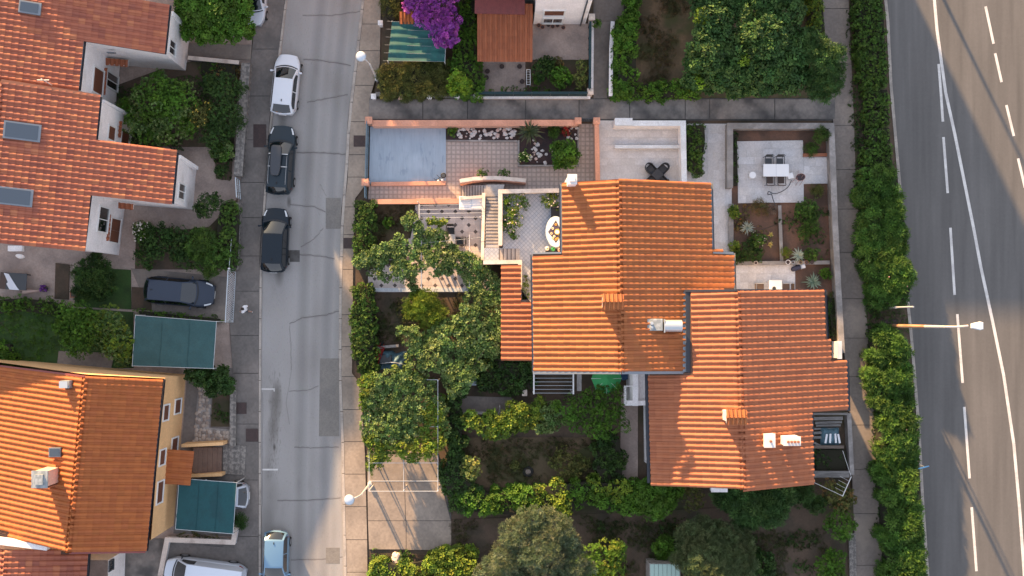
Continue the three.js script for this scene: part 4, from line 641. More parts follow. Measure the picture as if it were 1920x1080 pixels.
// a car at the origin, nose towards +x; o: L, W, H, belt, the roof profile (xr0 rear base, xr1 roof rear, xf1 roof front, xf0 windscreen base as fractions of L/2), paint
function car(name, label, o, pos, turn, group = 'cars and vans parked in the street and driveways') {
  const g = grp(name, label, o.cat || 'car', pos, turn, group), hl = o.L / 2, hw = o.W / 2, belt = o.belt || .92, dk = o.hood || .86;
  const halfW = t => hw * (1 - .30 * Math.pow(Math.max(0, (Math.abs(t) - (t > 0 ? .62 : .74)) / (t > 0 ? .38 : .26)), 2.3)) * (1 - .03 * Math.max(0, t));
  const deck = t => t > o.xf0 - .05 ? lerp(belt, dk - .16, Math.pow(clamp((t - o.xf0 + .05) / (1.05 - o.xf0), 0, 1), 1.6)) : (t < o.xr0 ? lerp(belt, belt - .12, clamp((o.xr0 - t) / (1 + o.xr0 + .001), 0, 1)) : belt);
  const sec = (t, k) => {                           // half section of the lower body, k 0..1 from sill to centre line
    const w = halfW(t), h = deck(t), pts = [[.90, .2], [.97, .3], [1, .52], [.985, h * .5 + .32], [.965, h - .07], [.91, h - .015], [.72, h + .012], [.36, h + .028], [0, h + .034]], f = k * (pts.length - 1), i = Math.min(pts.length - 2, Math.floor(f)), u = f - i; return [lerp(pts[i][0], pts[i + 1][0], u) * w, lerp(pts[i][1], pts[i + 1][1], u)];
  };
  const ts = s => { const t = s * 2 - 1; return clamp(t, -1, 1); };
  const body = (s, k2) => { const t = ts(s), side = k2 < .5 ? -1 : 1, k = k2 < .5 ? k2 * 2 : 2 - k2 * 2; const [z, y] = sec(t, k); const bulge = (1 - Math.pow(Math.abs(z) / hw, 2)) * .16; const e = Math.pow(Math.abs(t), 8); return V(t * (hl - .16) + Math.sign(t) * bulge * e, y, side * z); };
  const bodyG = gridGeo(body, 40, 32);
  const cap = e => { const pts = []; for (let j = 0; j <= 32; j++) pts.push(body(e, j / 32)); const c = pts.reduce((a, p) => a.add(p), V(0, 0, 0)).multiplyScalar(1 / pts.length); c.x += (e ? .03 : -.03); return gridGeo((s, k) => pts[Math.round(k * 32)].clone().lerp(c, s), 3, 32); };
  mesh('body', [bodyG, cap(0), cap(1)], o.paint, g);
  // cabin: top profile and sides
  const prof = s => {                                // s 0 rear base .. 1 windscreen base
    const X = [o.xr0, o.xr1, lerp(o.xr1, o.xf1, .5), o.xf1, o.xf0], Y = [belt + .01, o.H - .05, o.H, o.H - .04, belt + .0], S = [0, .2, .5, .76, 1];
    let i = 0; while (i < 3 && s > S[i + 1]) i++; const u = (s - S[i]) / (S[i + 1] - S[i]);
    return [lerp(X[i], X[i + 1], u) * hl, lerp(Y[i], Y[i + 1], i === 1 ? Math.sin(u * Math.PI / 2) : i === 2 ? 1 - Math.cos(u * Math.PI / 2) : i === 3 ? Math.pow(u, 1.12) : Math.pow(u, .8))];
  };
  const wb = .93 * hw, wt = (o.top || .70) * hw;
  const edge = s => { const [x, y] = prof(s), f = clamp((y - belt) / (o.H - belt), 0, 1), tp = 1 - .05 * Math.pow(Math.abs(s - .45) * 2, 2); return [x, y, lerp(wb, wt, Math.pow(f, .9)) * tp]; };
  const topS = (s, k, d = 0) => { const [x, y, w] = edge(s), q = k * 2 - 1, bow = (s > .76 ? (s - .76) / .24 : s < .2 ? -(.2 - s) / .2 : 0) * .17 * (1 - q * q); return V(x + bow * (o.bow ?? 1), y + .045 * (1 - q * q) + d, q * w); };
  const sideS = (s, k, sg, d = 0) => { const [x, y, w] = edge(s), y0 = belt - .02, w0 = lerp(w, wb, 1); return V(x, lerp(y0, y, k), sg * (lerp(Math.min(w0, halfW(x / hl) * .955), w, k) + d)); };
  mesh('cabin', [gridGeo((s, k) => topS(s, k), 36, 12), gridGeo((s, k) => sideS(s, k, 1), 36, 4), gridGeo((s, k) => sideS(s, k, -1), 36, 4)], o.paint, g);
  const sub = (fn, a, b, c, d) => gridGeo((s, k) => fn(lerp(a, b, s), lerp(c, d, k)), 14, 12);
  mesh('windscreen', sub((s, k) => topS(s, k, .008), .775, .985, .055, .945), M.glass, g);
  if (!o.van) mesh('rear_window', sub((s, k) => topS(s, k, .008), .025, .175, .09, .91), M.glass, g);
  for (const sg of [-1, 1]) { if (o.van) mesh('side_window', sub((s, k) => sideS(s, k, sg, .008), .70, .90, .15, .86), M.glass, g); else { mesh('side_window', sub((s, k) => sideS(s, k, sg, .008), .10, .50, .14, .88), M.glass, g); mesh('side_window', sub((s, k) => sideS(s, k, sg, .008), .52, .88, .14, .88), M.glass, g); } }
  mesh('bonnet', gridGeo((s, k) => { const t = lerp(o.xf0 + .05, .90, s), q = lerp(-.80, .80, k), w = halfW(t) * (1 - .05 * s); const p = sec(t, 1); const hh = deck(t); return V(t * (hl - .16) + .05 * (1 - q * q) * (s > .9 ? 1.4 : 1), hh + .042 - .045 * q * q, q * w * .93); }, 12, 10), o.paint, g);
  mesh('wiper_cowl', gridGeo((s, k) => { const [x, y, w] = edge(.995), q = k * 2 - 1; return V(x + .17 * (1 - q * q) * (o.bow ?? 1) + .0 + s * .1, belt + .046 - .04 * q * q, q * w * .96); }, 2, 10), M.black, g);
  for (const x of [-.60, .61]) for (const sg of [-1, 1]) {
    const r = o.wheel || .32, w = new THREE.CylinderGeometry(r, r, .22, 22); w.rotateX(Math.PI / 2); w.translate(x * hl, r, sg * (hw - .085)); const m = mesh('wheel', w, M.rubber, g);
    const rim = new THREE.CylinderGeometry(r * .62, r * .62, .02, 12); rim.rotateX(Math.PI / 2); rim.translate(x * hl, r, sg * (hw + .03)); mesh('rim', rim, M.steel, m);
  }
  for (const sg of [-1, 1]) {
    const mx = (o.xf0 - .10) * hl; mesh('mirror', [rb(.13, .12, .19, .05, mx, belt + .05, sg * (hw + .09)), bx(.06, .04, .14, mx + .03, belt, sg * (hw - .0))], o.mirror || o.paint, g);
    mesh('headlight', sub((s, k) => { const t = lerp(.80, .965, s), kk = lerp(.58, .70, k); const [z, y] = sec(t, kk); return V(t * (hl - .16) + .08 * s, y + .014, sg * (z + .010)); }, 0, 1, 0, 1), headM, g);
    mesh('taillight', sub((s, k) => { const t = lerp(-.985, -.86, s), kk = lerp(.36, .62, k); const [z, y] = sec(t, kk); return V(t * (hl - .16) - .03 * (1 - s), y + .006, sg * (z + .012)); }, 0, 1, 0, 1), tailM, g);
  }
  mesh('number_plate', bx(.02, .11, .5, hl - .03, .42, 0), M.frameW, g); mesh('rear_number_plate', bx(.03, .11, .5, -hl + .0, .6, 0), M.frameW, g);
  if (!o.van) mesh('aerial', rb(.16, .06, .05, .02, (o.xr1 + .09) * hl, o.H + .055, 0), M.black, g);
  if (o.rails) for (const sg of [-1, 1]) mesh('roof_rail', tube([V((o.xr1 + .06) * hl, o.H - .01, sg * wt * .86), V((o.xr1 + .1) * hl, o.H + .075, sg * wt * .88), V((o.xf1 - .08) * hl, o.H + .07, sg * wt * .88), V((o.xf1 - .02) * hl, o.H - .02, sg * wt * .86)], .018, 20, 6), o.rails, g);
  if (o.box) { const b = mesh('roof_box', (() => { const q = new THREE.SphereGeometry(1, 28, 18), p = q.attributes.position; for (let i = 0; i < p.count; i++) { const f = (v, e) => Math.sign(v) * Math.pow(Math.abs(v), e); p.setXYZ(i, f(p.getX(i), .42) * 1.02, f(p.getY(i), .5) * .17, f(p.getZ(i), .45) * (.36 + .05 * p.getX(i))); } q.computeVertexNormals(); return q.translate(-.18, o.H + .30, -.10); })(), flat(.035, .04, .048, { roughness: .35 }), g); mesh('box_bar', [bx(.05, .03, 1.25, .28, o.H + .1, 0), bx(.05, .03, 1.25, -.55, o.H + .1, 0)], M.steelW, b); }
  if (o.seat) mesh('parcel', rb(.28, .05, .38, .02, o.xf0 * hl - .22, belt + .13, .18).rotateZ(0), flat(.35, .2, .03), g);
  return g;
}
const hatch = { L: 4.05, W: 1.76, H: 1.46, xr0: -.93, xr1: -.68, xf1: .12, xf0: .50 };
const at = (x, y, h = .0) => P(x, y, h);
const NORTH = Math.PI / 2;                            // nose towards the top of the picture
seed(41);
car('parked_car', 'white hatchback parked foremost in the street beside the pavement', { ...hatch, paint: paint(.60, .62, .66, { metalness: 0 }) }, at(539, 163), NORTH - .10);
car('parked_car', 'dark blue grey estate car with a black roof box', { ...hatch, L: 4.6, W: 1.85, H: 1.53, xr0: -.95, xr1: -.80, xf1: .10, xf0: .46, paint: paint(.014, .026, .036, { metalness: 0, clearcoat: .35, specularIntensity: .35 }), rails: M.steel, box: true }, at(530, 303), NORTH - .06);
car('parked_car', 'shiny black hatchback parked behind the car with the roof box', { ...hatch, L: 4.3, W: 1.84, H: 1.5, xr0: -.92, xr1: -.70, xf1: .16, xf0: .52, paint: paint(.007, .014, .022, { metalness: 0, roughness: .2, clearcoat: .3, specularIntensity: .3 }) }, at(519, 452), NORTH - .04);
car('parked_car', 'silver blue compact car at the lower edge of the street', { ...hatch, L: 3.85, W: 1.72, H: 1.5, xr0: -.95, xr1: -.74, xf1: .16, xf0: .54, paint: paint(.13, .25, .37, { metalness: .35 }), seat: true }, at(521, 1046), -NORTH - .02);
car('parked_car', 'grey estate car standing nose out in the walled driveway', { ...hatch, L: 4.55, W: 1.84, H: 1.5, xr0: -.95, xr1: -.82, xf1: .10, xf0: .46, paint: paint(.03, .042, .065, { metalness: .1, clearcoat: .35, specularIntensity: .35 }) }, at(343, 548), -.085);
car('parked_car', 'white car half hidden under the tree at the top left', { ...hatch, paint: paint(.52, .56, .62, { metalness: 0 }) }, at(480, -4), -NORTH - .06);
car('parked_car', 'pale silver car whose tail sticks out under the teal awning', { ...hatch, L: 4.0, paint: paint(.42, .45, .50, { metalness: .4 }) }, at(415, 925), Math.PI - .03);
car('delivery_van', 'white panel van backed into the walled forecourt at the bottom', { cat: 'van', L: 5.3, W: 1.95, H: 2.0, belt: 1.08, hood: 1.05, xr0: -.985, xr1: -.955, xf1: .38, xf0: .70, top: .84, van: true, bow: .9, wheel: .34, paint: paint(.56, .61, .68, { metalness: 0 }), mirror: M.black }, at(391, 1073), Math.PI - .14);

// ================================================================ A PERSON
function field(bones, res, cell, origin, k = .035) {   // smooth union of tapered capsules -> mesh
  const mc = new MarchingCubes(res, new THREE.MeshBasicMaterial(), false, false, 200000), half = cell * res / 2; mc.isolation = 0;
  for (let z = 0; z < res; z++) for (let y = 0; y < res; y++) for (let x = 0; x < res; x++) {
    const px = origin.x + (x - res / 2) * cell, py = origin.y + (y - res / 2) * cell, pz = origin.z + (z - res / 2) * cell; let d = 1e3;
    for (const [a, b, ra, rb2] of bones) { const vx = b[0] - a[0], vy = b[1] - a[1], vz = b[2] - a[2], wx = px - a[0], wy = py - a[1], wz = pz - a[2], t = clamp((wx * vx + wy * vy + wz * vz) / (vx * vx + vy * vy + vz * vz || 1e-9), 0, 1); const q = Math.hypot(wx - t * vx, wy - t * vy, wz - t * vz) - lerp(ra, rb2, t); const h = clamp(.5 + .5 * (d - q) / k, 0, 1); d = lerp(d, q, h) - k * h * (1 - h); }
    mc.field[x + y * res + z * res * res] = -d;
  }
  mc.update(); const n = mc.count, g = new THREE.BufferGeometry();
  g.setAttribute('position', new THREE.BufferAttribute(mc.positionArray.slice(0, n * 3), 3)); const q = g.attributes.position; for (let i = 0; i < n; i++) q.setXYZ(i, q.getX(i) * half + origin.x, q.getY(i) * half + origin.y, q.getZ(i) * half + origin.z);
  g.deleteAttribute('normal'); const mg = mergeVertices(g, 1e-4); mg.computeVertexNormals(); return mg;
}
{
  const skin = flat(.36, .20, .14, { roughness: .6 }), g = grp('person', 'person in a white shirt and dark shorts walking on the pavement by the lattice gate', 'person', P(466, 580, .10), Math.PI * .92);
  // facing +x, one leg forward
  const legs = [[[0, .92, .09], [.12, .50, .10], .082, .058], [[.12, .50, .10], [.20, .10, .10], .056, .036], [[.20, .10, .10], [.34, .05, .11], .04, .032], [[0, .92, -.09], [-.08, .50, -.10], .082, .058], [[-.08, .50, -.10], [-.28, .16, -.10], .056, .036], [[-.28, .16, -.10], [-.19, .05, -.11], .038, .03]];
  const arms = s => [[[0, 1.42, s * .17], [s > 0 ? -.14 : .10, 1.15, s * .24], .05, .042], [[s > 0 ? -.14 : .10, 1.15, s * .24], [s > 0 ? -.06 : .30, .95, s * .24], .04, .028]];
  const trunk = [[[0, .95, 0], [.02, 1.2, 0], .135, .13], [[.0, 1.2, -.06], [.02, 1.38, -.10], .11, .10], [[.0, 1.2, .06], [.02, 1.38, .10], .11, .10], [[.02, 1.42, 0], [.05, 1.56, 0], .06, .052], [[.06, 1.64, 0], [.065, 1.68, 0], .088, .092], [[.10, 1.585, 0], [.12, 1.585, 0], .055, .05], [[.155, 1.635, 0], [.165, 1.625, 0], .014, .018], [[.06, 1.63, .09], [.06, 1.65, .092], .02, .02], [[.06, 1.63, -.09], [.06, 1.65, -.092], .02, .02]];
  const hand = (c, s) => { const b = [[c, [c[0] + .03, c[1] - .07, c[2]], .026, .034]]; for (let i = 0; i < 4; i++) { const z = c[2] + (i - 1.5) * .02, l = [.06, .07, .068, .052][i]; b.push([[c[0] + .03, c[1] - .08, z], [c[0] + .04, c[1] - .08 - l * .55, z], .0095, .009], [[c[0] + .04, c[1] - .08 - l * .55, z], [c[0] + .06, c[1] - .08 - l, z], .009, .008]); } b.push([[c[0] + .02, c[1] - .03, c[2] - s * .026], [c[0] + .06, c[1] - .075, c[2] - s * .045], .012, .009]); return b; };
  const cR = [-.06, .94, .24], cL = [.30, .94, -.24];
  mesh('body', [field([...legs, ...trunk, ...arms(1), ...arms(-1)], 90, .0205, V(.02, .9, 0)), field(hand(cR, 1), 44, .006, V(cR[0] + .03, cR[1] - .07, cR[2]), .008), field(hand(cL, -1), 44, .006, V(cL[0] + .03, cL[1] - .07, cL[2]), .008)], skin, g);
  const shirt = [...trunk.slice(0, 3), [[0, 1.41, -.15], [0, 1.41, .15], .085, .085], ...[1, -1].map(s => [[0, 1.42, s * .17], [s > 0 ? -.09 : .07, 1.24, s * .22], .068, .066])].map(b => [b[0], b[1], b[2] + .016, b[3] + .016]);
  mesh('shirt', field(shirt, 56, .017, V(0, 1.22, 0)), flat(.74, .74, .76, { roughness: .85 }), g);
  mesh('shorts', field([[[0, .98, 0], [0, .92, 0], .15, .15], ...[1, -1].map(s => [[0, .90, s * .09], [s > 0 ? .09 : -.06, .60, s * .10], .108, .088])], 48, .014, V(0, .8, 0)), flat(.05, .055, .07, { roughness: .9 }), g);
  mesh('hair', field([[[.03, 1.70, 0], [.05, 1.715, 0], .094, .09], [[-.01, 1.66, 0], [-.015, 1.62, 0], .08, .07]], 40, .009, V(.02, 1.68, 0)), flat(.03, .022, .018, { roughness: .8 }), g);
  const e = new THREE.SphereGeometry(.012, 8, 6); mesh('eye', [e.clone().translate(.135, 1.665, .033), e.clone().translate(.135, 1.665, -.033)], flat(.04, .03, .03, { roughness: .2 }), g); mesh('mouth', rb(.012, .012, .045, .005, .166, 1.578, 0), flat(.32, .10, .09), g);
  mesh('shoe', [rb(.26, .09, .095, .04, .28, .045, .105), rb(.26, .09, .095, .04, -.20, .05, -.105).rotateZ(0)], M.whitePlastic, g);
}
// ================================================================ STREET FURNITURE
function lamp(name, label, base, head, h) {
  const p = P(base[0], base[1], 0), q = P(head[0], head[1], h), g = grp(name, label, 'street lamp', p, 0, 'street lamps on the narrow street'); g.updateMatrixWorld(true);
  wmesh('pole', [rod(p, V(p.x, h - .9, p.z), .075, .05, 12), new THREE.CylinderGeometry(.14, .16, .3, 12).translate(p.x, .2, p.z)], M.steelW, g);
  const d = V(q.x - p.x, 0, q.z - p.z), L = d.length(); d.normalize(); wmesh('arm', tube([V(p.x, h - 1, p.z), V(p.x + d.x * .12, h - .4, p.z + d.z * .12), V(p.x + d.x * L * .5, h - .08, p.z + d.z * L * .5), V(q.x - d.x * .1, h, q.z - d.z * .1)], .04, 20, 8), M.steelW, g);
  const s = new THREE.SphereGeometry(.33, 24, 12); s.scale(1, .62, 1); const hd = wmesh('lamp_head', s.translate(q.x, h + .02, q.z), flat(.50, .56, .62, { roughness: .3, metalness: .3 }), g); wmesh('lens', new THREE.CylinderGeometry(.22, .2, .1, 20).translate(q.x, h - .2, q.z), flat(.6, .6, .58, { roughness: .2 }), hd);
}
lamp('street_lamp', 'round headed street lamp beside the olive hedge at the lane corner', [708, 150], [677, 106], 5.6);
lamp('street_lamp', 'round headed street lamp leaning over from the vine pergola driveway', [694, 906], [655, 937], 5.6);
{ // tall road lamp
  const p = P(1664, 611, 0), H = 10, g = grp('road_lamp', 'tall rusty road lamp reaching over the main road', 'street lamp', p); g.updateMatrixWorld(true);
  const q = P(1815, 611, H), r = P(1829, 611, H);
  wmesh('base', [bx(1.1, .12, .9, p.x + .1, .12, p.z), new THREE.CylinderGeometry(.16, .2, 1.1, 12).translate(p.x, .6, p.z)], M.plate, g); wmesh('lower_pole', rod(V(p.x, .8, p.z), V(p.x, 6.6, p.z), .13, .1, 14), M.rust, g); wmesh('upper_pole', rod(V(p.x, 6.6, p.z), V(p.x, 9.6, p.z), .09, .07, 12), M.whiteWarm, g);
  wmesh('arm', tube([V(p.x, 9.5, p.z), V(p.x + .1, 9.85, p.z), V(p.x + .6, 9.98, p.z), V(q.x, H, q.z)], .06, 20, 8), M.whiteWarm, g);
  const s = new THREE.Shape([[-.2, -.09], [.28, -.2], [.42, -.16], [.42, .16], [.28, .2], [-.2, .09]].map(a => new THREE.Vector2(...a))); const e = new THREE.ExtrudeGeometry(s, { depth: .1, bevelEnabled: true, bevelSize: .05, bevelThickness: .05, bevelSegments: 2 }); e.rotateX(Math.PI / 2); wmesh('lamp_head', e.translate(r.x - .05, H + .1, r.z), flat(.60, .64, .66, { roughness: .35 }), g);
}
{ const src = scene.children.find(o => o.name === 'road_lamp'), k = src.clone(); k.name = numbered('road_lamp'); k.position.copy(P(1634, -279, 0)); k.userData = { label: 'next tall road lamp beyond the top edge, casting a long thin shadow over the road', category: 'street lamp' }; scene.add(k); }
{ const p = P(1657, 577, 0), g = grp('sign_post', 'thin grey sign post standing in the verge above the road lamp', 'sign post', p); g.updateMatrixWorld(true); wmesh('pole', rod(p, V(p.x, 5.3, p.z), .05, .05, 10), M.steelW, g); wmesh('sign_plate', bx(.06, .8, .08, p.x, 5.0, p.z), M.zinc, g); wmesh('clamp', bx(.14, .1, .14, p.x, 2.3, p.z), M.whiteWarm, g); }
{ const p = P(1701, 864, 0), g = grp('traffic_sign', 'blue traffic sign seen edge on above the roadside hedge', 'traffic sign', p); g.updateMatrixWorld(true); wmesh('pole', rod(p, V(p.x, 2.9, p.z), .035), M.steel, g); const d = new THREE.CylinderGeometry(.36, .36, .05, 24); d.rotateX(Math.PI / 2); d.rotateY(.25); d.rotateX(-.18); const pl = wmesh('sign_plate', d.translate(p.x, 2.9, p.z + .06), flat(.03, .13, .34, { roughness: .35 }), g); }
// ---------------------------------------------------------------- gates and fences
function barGate(label, a, b, h, n, m, w = .5, name = 'metal_gate', cat = 'gate') {
  const A = P(a[0], a[1], 0), B = P(b[0], b[1], 0), g = grp(name, label, cat, A); g.updateMatrixWorld(true); const H = q => q.clone().setY(h), L = q => q.clone().setY(.18);
  wmesh('rail', [bar(H(A), H(B), .06, .05), bar(L(A), L(B), .06, .05), bar(H(A).setY(h * .55), H(B).setY(h * .55), .04, .04)], m, g);
  for (let i = 0; i <= n; i++) { const p = A.clone().lerp(B, i / n); wmesh('bar', bx(i % 6 ? .028 : .06, h - .12, i % 6 ? .028 : .06, p.x, h / 2 + .08, p.z), m, g); }
  return g;
}
barGate('dark blue barred gate closing the blue parking pad', [692, 234], [689, 338], 1.35, 30, M.bluSteel); barGate('short dark barred fence between the blue pad and the trimmed hedge', [687, 346], [688, 374], 1.2, 9, M.bluSteel, .5, 'metal_fence', 'fence'); barGate('narrow dark gate at the lane end of the courtyard', [1089, 228], [1114, 228], 1.1, 8, M.darkSteel);
barGate('pale blue gate beside the end of the rubble wall', [450, 338], [452, 374], 1.3, 9, M.zinc);
{ // sliding lattice gate
  const g = grp('lattice_gate', 'wide white lattice gate across the driveway with the grey car', 'gate', P(440, 508, 0)); g.updateMatrixWorld(true); const h = 2.3, A = P(443, 510, 0), B = P(438, 604, 0);
  const U = (t, y) => A.clone().lerp(B, t).setY(y); const fr = [bar(U(0, h), U(1, h), .05), bar(U(0, .15), U(1, .15), .05), bar(U(0, .15), U(0, h), .05), bar(U(1, .15), U(1, h), .05)]; wmesh('gate_frame', fr, M.zinc, g);
  const n = 22; for (let i = 0; i < n; i++) { const t = i / n, t2 = Math.min(1, t + .13); wmesh('lattice_bar', [bar(U(t, .2), U(t2, h - .05), .03, .02)], M.whiteBlue, g); wmesh('lattice_bar', [bar(U(t2, .2).add(V(.03, 0, 0)), U(t, h - .05).add(V(.03, 0, 0)), .03, .02)], M.whiteBlue, g); }
  const q = grp('rail_post', 'thin pale pole running along the hedge above the lattice gate', 'pole', P(441, 505, 0)); q.updateMatrixWorld(true); wmesh('pole', [rod(P(441, 506, 0), P(441, 506, 0).setY(1.75), .04), rod(P(441, 506, 0).setY(1.72), P(434, 448, 1.72), .022)], M.zinc, q); wmesh('bracket', bx(.14, .08, .1, P(441, 506, 0).x, 1.72, P(441, 506, 0).z), M.steelW, q);
}
function netFence(label, a, b, h) { const A = P(a[0], a[1], h), B = P(b[0], b[1], h), g = grp('net_fence', label, 'fence', A.clone().setY(0)); g.updateMatrixWorld(true); const n = 6; wmesh('net', [bar(A.clone().setY(h / 2 + .3), B.clone().setY(h / 2 + .3), .03, h - .6), bar(A.clone().setY(h), B.clone().setY(h), .16, .05)], M.netFence, g); for (let i = 0; i <= n; i++) { const p = A.clone().lerp(B, i / n); wmesh('post', rod(V(p.x, 0, p.z), V(p.x, h + .03, p.z), .03), M.darkSteel, g); } }
netFence('dark green screened fence along the lane at the upper garden', [893, 174], [1102, 174], 1.7); netFence('dark green screened fence along the side passage', [1107, 40], [1106, 166], 1.75);
// ---------------------------------------------------------------- shade canopies
function canopyNet(label, cor, h, m, posts, o = {}) {
  const c = cor.map((p, i) => P(p[0], p[1], h[i])), g = grp('shade_canopy', label, 'canopy', c[0].clone().setY(0)); g.updateMatrixWorld(true);
  const S = (u, v) => { const a = c[0].clone().lerp(c[1], u), b = c[3].clone().lerp(c[2], u), p = a.lerp(b, v); p.y += o.folds ? (Math.abs(((v * o.folds) % 1) - .5) - .25) * .16 + .05 * Math.sin(u * 9) * Math.sin(v * Math.PI) : -.10 * Math.sin(u * Math.PI) * Math.sin(v * Math.PI) + .012 * Math.sin(u * 37 + v * 11) + .02 * Math.sin(v * 19); return p; };
  const g1 = gridGeo(S, 24, o.folds ? o.folds * 8 : 24); m.side = THREE.DoubleSide; wmesh('net', muv(g1), m, g);
  for (const [a, b] of [[0, 1], [1, 2], [2, 3], [3, 0]]) if (!o.folds || a === 1) wmesh('frame_tube', rod(c[a].clone().add(V(0, .01, 0)), c[b].clone().add(V(0, .01, 0)), .018), M.zinc, g);
  if (!o.folds) for (const t of o.seams || []) { const a = S(t, 0), b = S(t, 1); wmesh('seam', tube(Array.from({ length: 8 }, (_, i) => S(t, i / 7).add(V(0, .012, 0))), .018, 14, 5), m, g); }
  for (const p of posts) { const q = c[p]; wmesh('post', rod(V(q.x, 0, q.z), q, .035), M.steelW, g); }
  if (o.folds) for (let i = 0; i <= o.folds; i++) { const v = clamp(i / o.folds, 0, 1), a = S(0, v), b = S(1, v); wmesh('support_wire', rod(a.clone().add(V(-.3, .0, 0)), b, .007, .007, 5), M.steel, g); }
}
canopyNet('grey teal shade canopy above the yard of the ochre house', [[254, 591], [406, 603], [400, 691], [248, 686]], [2.5, 2.5, 2.5, 2.5], M.netTeal, [0, 1, 2, 3], { seams: [.33, .67] });
canopyNet('dark teal awning beside the ochre house covering a silver car', [[336, 897], [444, 905], [437, 1001], [329, 992]], [2.4, 2.25, 2.25, 2.4], M.netDark, [1, 2], { seams: [.35, .68] });
canopyNet('folded green shade sail under the purple bougainvillea', [[735, 40], [838, 46], [834, 116], [727, 114]], [2.4, 2.4, 2.3, 2.3], M.netGreen, [0, 1, 2, 3], { folds: 5 });
{ const p = P(762, 33, 2.6), g = grp('outdoor_oven', 'small garden oven with a tiled roof beside the green shade sail', 'oven', p.clone().setY(0)); g.updateMatrixWorld(true); wmesh('oven_body', bx(.8, 2.2, .7, p.x, 1.1, p.z), M.salmonPale, g); const pl = plane(p.clone().add(V(0, .1, -.35)), V(0, 0, 1), .35); const rr = wmesh('oven_roof', bx(.9, .06, .75, p.x, 2.42, p.z), M.under, g); for (let i = 0; i < 4; i++) for (let j = 0; j < 2; j++) { const t = sh(new THREE.Mesh(TILE, pick(TBRIGHT))); t.name = 'oven_tile'; t.scale.set(.68, 1, .95); t.rotation.x = .3; t.position.set((i - 1.5) * .23, 2.56 - j * .12, (j - .5) * .36); rr.add(t); } }

// ================================================================ FURNITURE AND GARDEN THINGS
seed(51);
function armchair(label, p, turn, m, fm, group, o = {}) {  // facing +z
  const g = grp('garden_chair', label, 'chair', p, turn, group), w = o.w || .52, s = .42;
  mesh('seat', rb(w - .06, .05, .46, .02, 0, s, 0), m, g); mesh('backrest', rb(w - .06, .5, .05, .02, 0, .7, -.29).rotateX(-.14), m, g);
  for (const x of [-1, 1]) { mesh('leg', rod(V(x * w / 2, 0, .24), V(x * w / 2, .64, .22), .018), fm, g); mesh('leg', rod(V(x * w / 2, 0, -.34), V(x * w / 2, .95, -.36), .018), fm, g); mesh('armrest', rb(.05, .03, .56, .012, x * w / 2, .64, -.04), fm, g); }
  return g;
}
function table(label, p, turn, w, d, h, m, fm, o = {}) {
  const g = grp(o.name || 'garden_table', label, 'table', p, turn); mesh('tabletop', rb(w, .04, d, .02, 0, h, 0), m, g); if (o.split) mesh('leaf_gap', bx(.015, .006, d - .01, 0, h + .022, 0), M.steel, g);
  for (const x of [-1, 1]) for (const z of [-1, 1]) mesh('leg', rod(V(x * (w / 2 - .07), 0, z * (d / 2 - .07)), V(x * (w / 2 - .06), h, z * (d / 2 - .06)), .025), fm, g); return g;
}
// patio set
const pf = (x, y) => P(x, y, .15);
table('low beige table between the four black chairs on the spotted patio', pf(844, 451), 0, .75, .75, .6, M.pavingC, M.darkSteel);
const pc = 'black chairs round the beige patio table';
armchair('black chair above the beige patio table', pf(845, 434), Math.PI * 0, M.black, M.black, pc); armchair('black chair right of the beige patio table', pf(863, 453), -Math.PI / 2, M.black, M.black, pc); armchair('black chair below the beige patio table', pf(845, 473), Math.PI, M.black, M.black, pc); armchair('black chair left of the patio table half under vine leaves', pf(826, 450), Math.PI / 2, M.black, M.black, pc);
{ const g = grp('storage_box', 'low white storage box at the head of the spotted patio', 'box', pf(884, 383)); mesh('box_body', rb(1.55, .75, .85, .03, 0, .37, 0), M.whitePlastic, g); mesh('lid', rb(1.6, .06, .9, .025, 0, .78, 0), M.white, g); mesh('cushion', rb(.72, .1, .72, .04, .38, .86, .02), M.linen, g); mesh('lid', [0, 1, 2, 3].map(i => bx(.6, .02, .02, -.42, .815, -.3 + i * .2)), M.zinc, g).name = 'lid_rib'; }
{ const g = grp('clothes_line', 'four white washing lines strung over the spotted patio', 'clothes line', pf(786, 398)); g.updateMatrixWorld(true); for (let i = 0; i < 4; i++) wmesh('line', rod(P(786, 385 + i * 8, 2.1), P(902, 383 + i * 8, 2.1), .009, .009, 5), M.whitePlastic, g); wmesh('post', [rod(pf(787, 384), pf(787, 384).setY(2.1), .03), rod(pf(787, 411), pf(787, 411).setY(2.1), .03), rod(P(786, 383, 2.1), P(786, 411, 2.1), .03)], M.steelW, g); wmesh('post', [rod(pf(901, 383), pf(901, 383).setY(2.1), .03), rod(pf(901, 411), pf(901, 411).setY(2.1), .03)], M.steelW, g); }
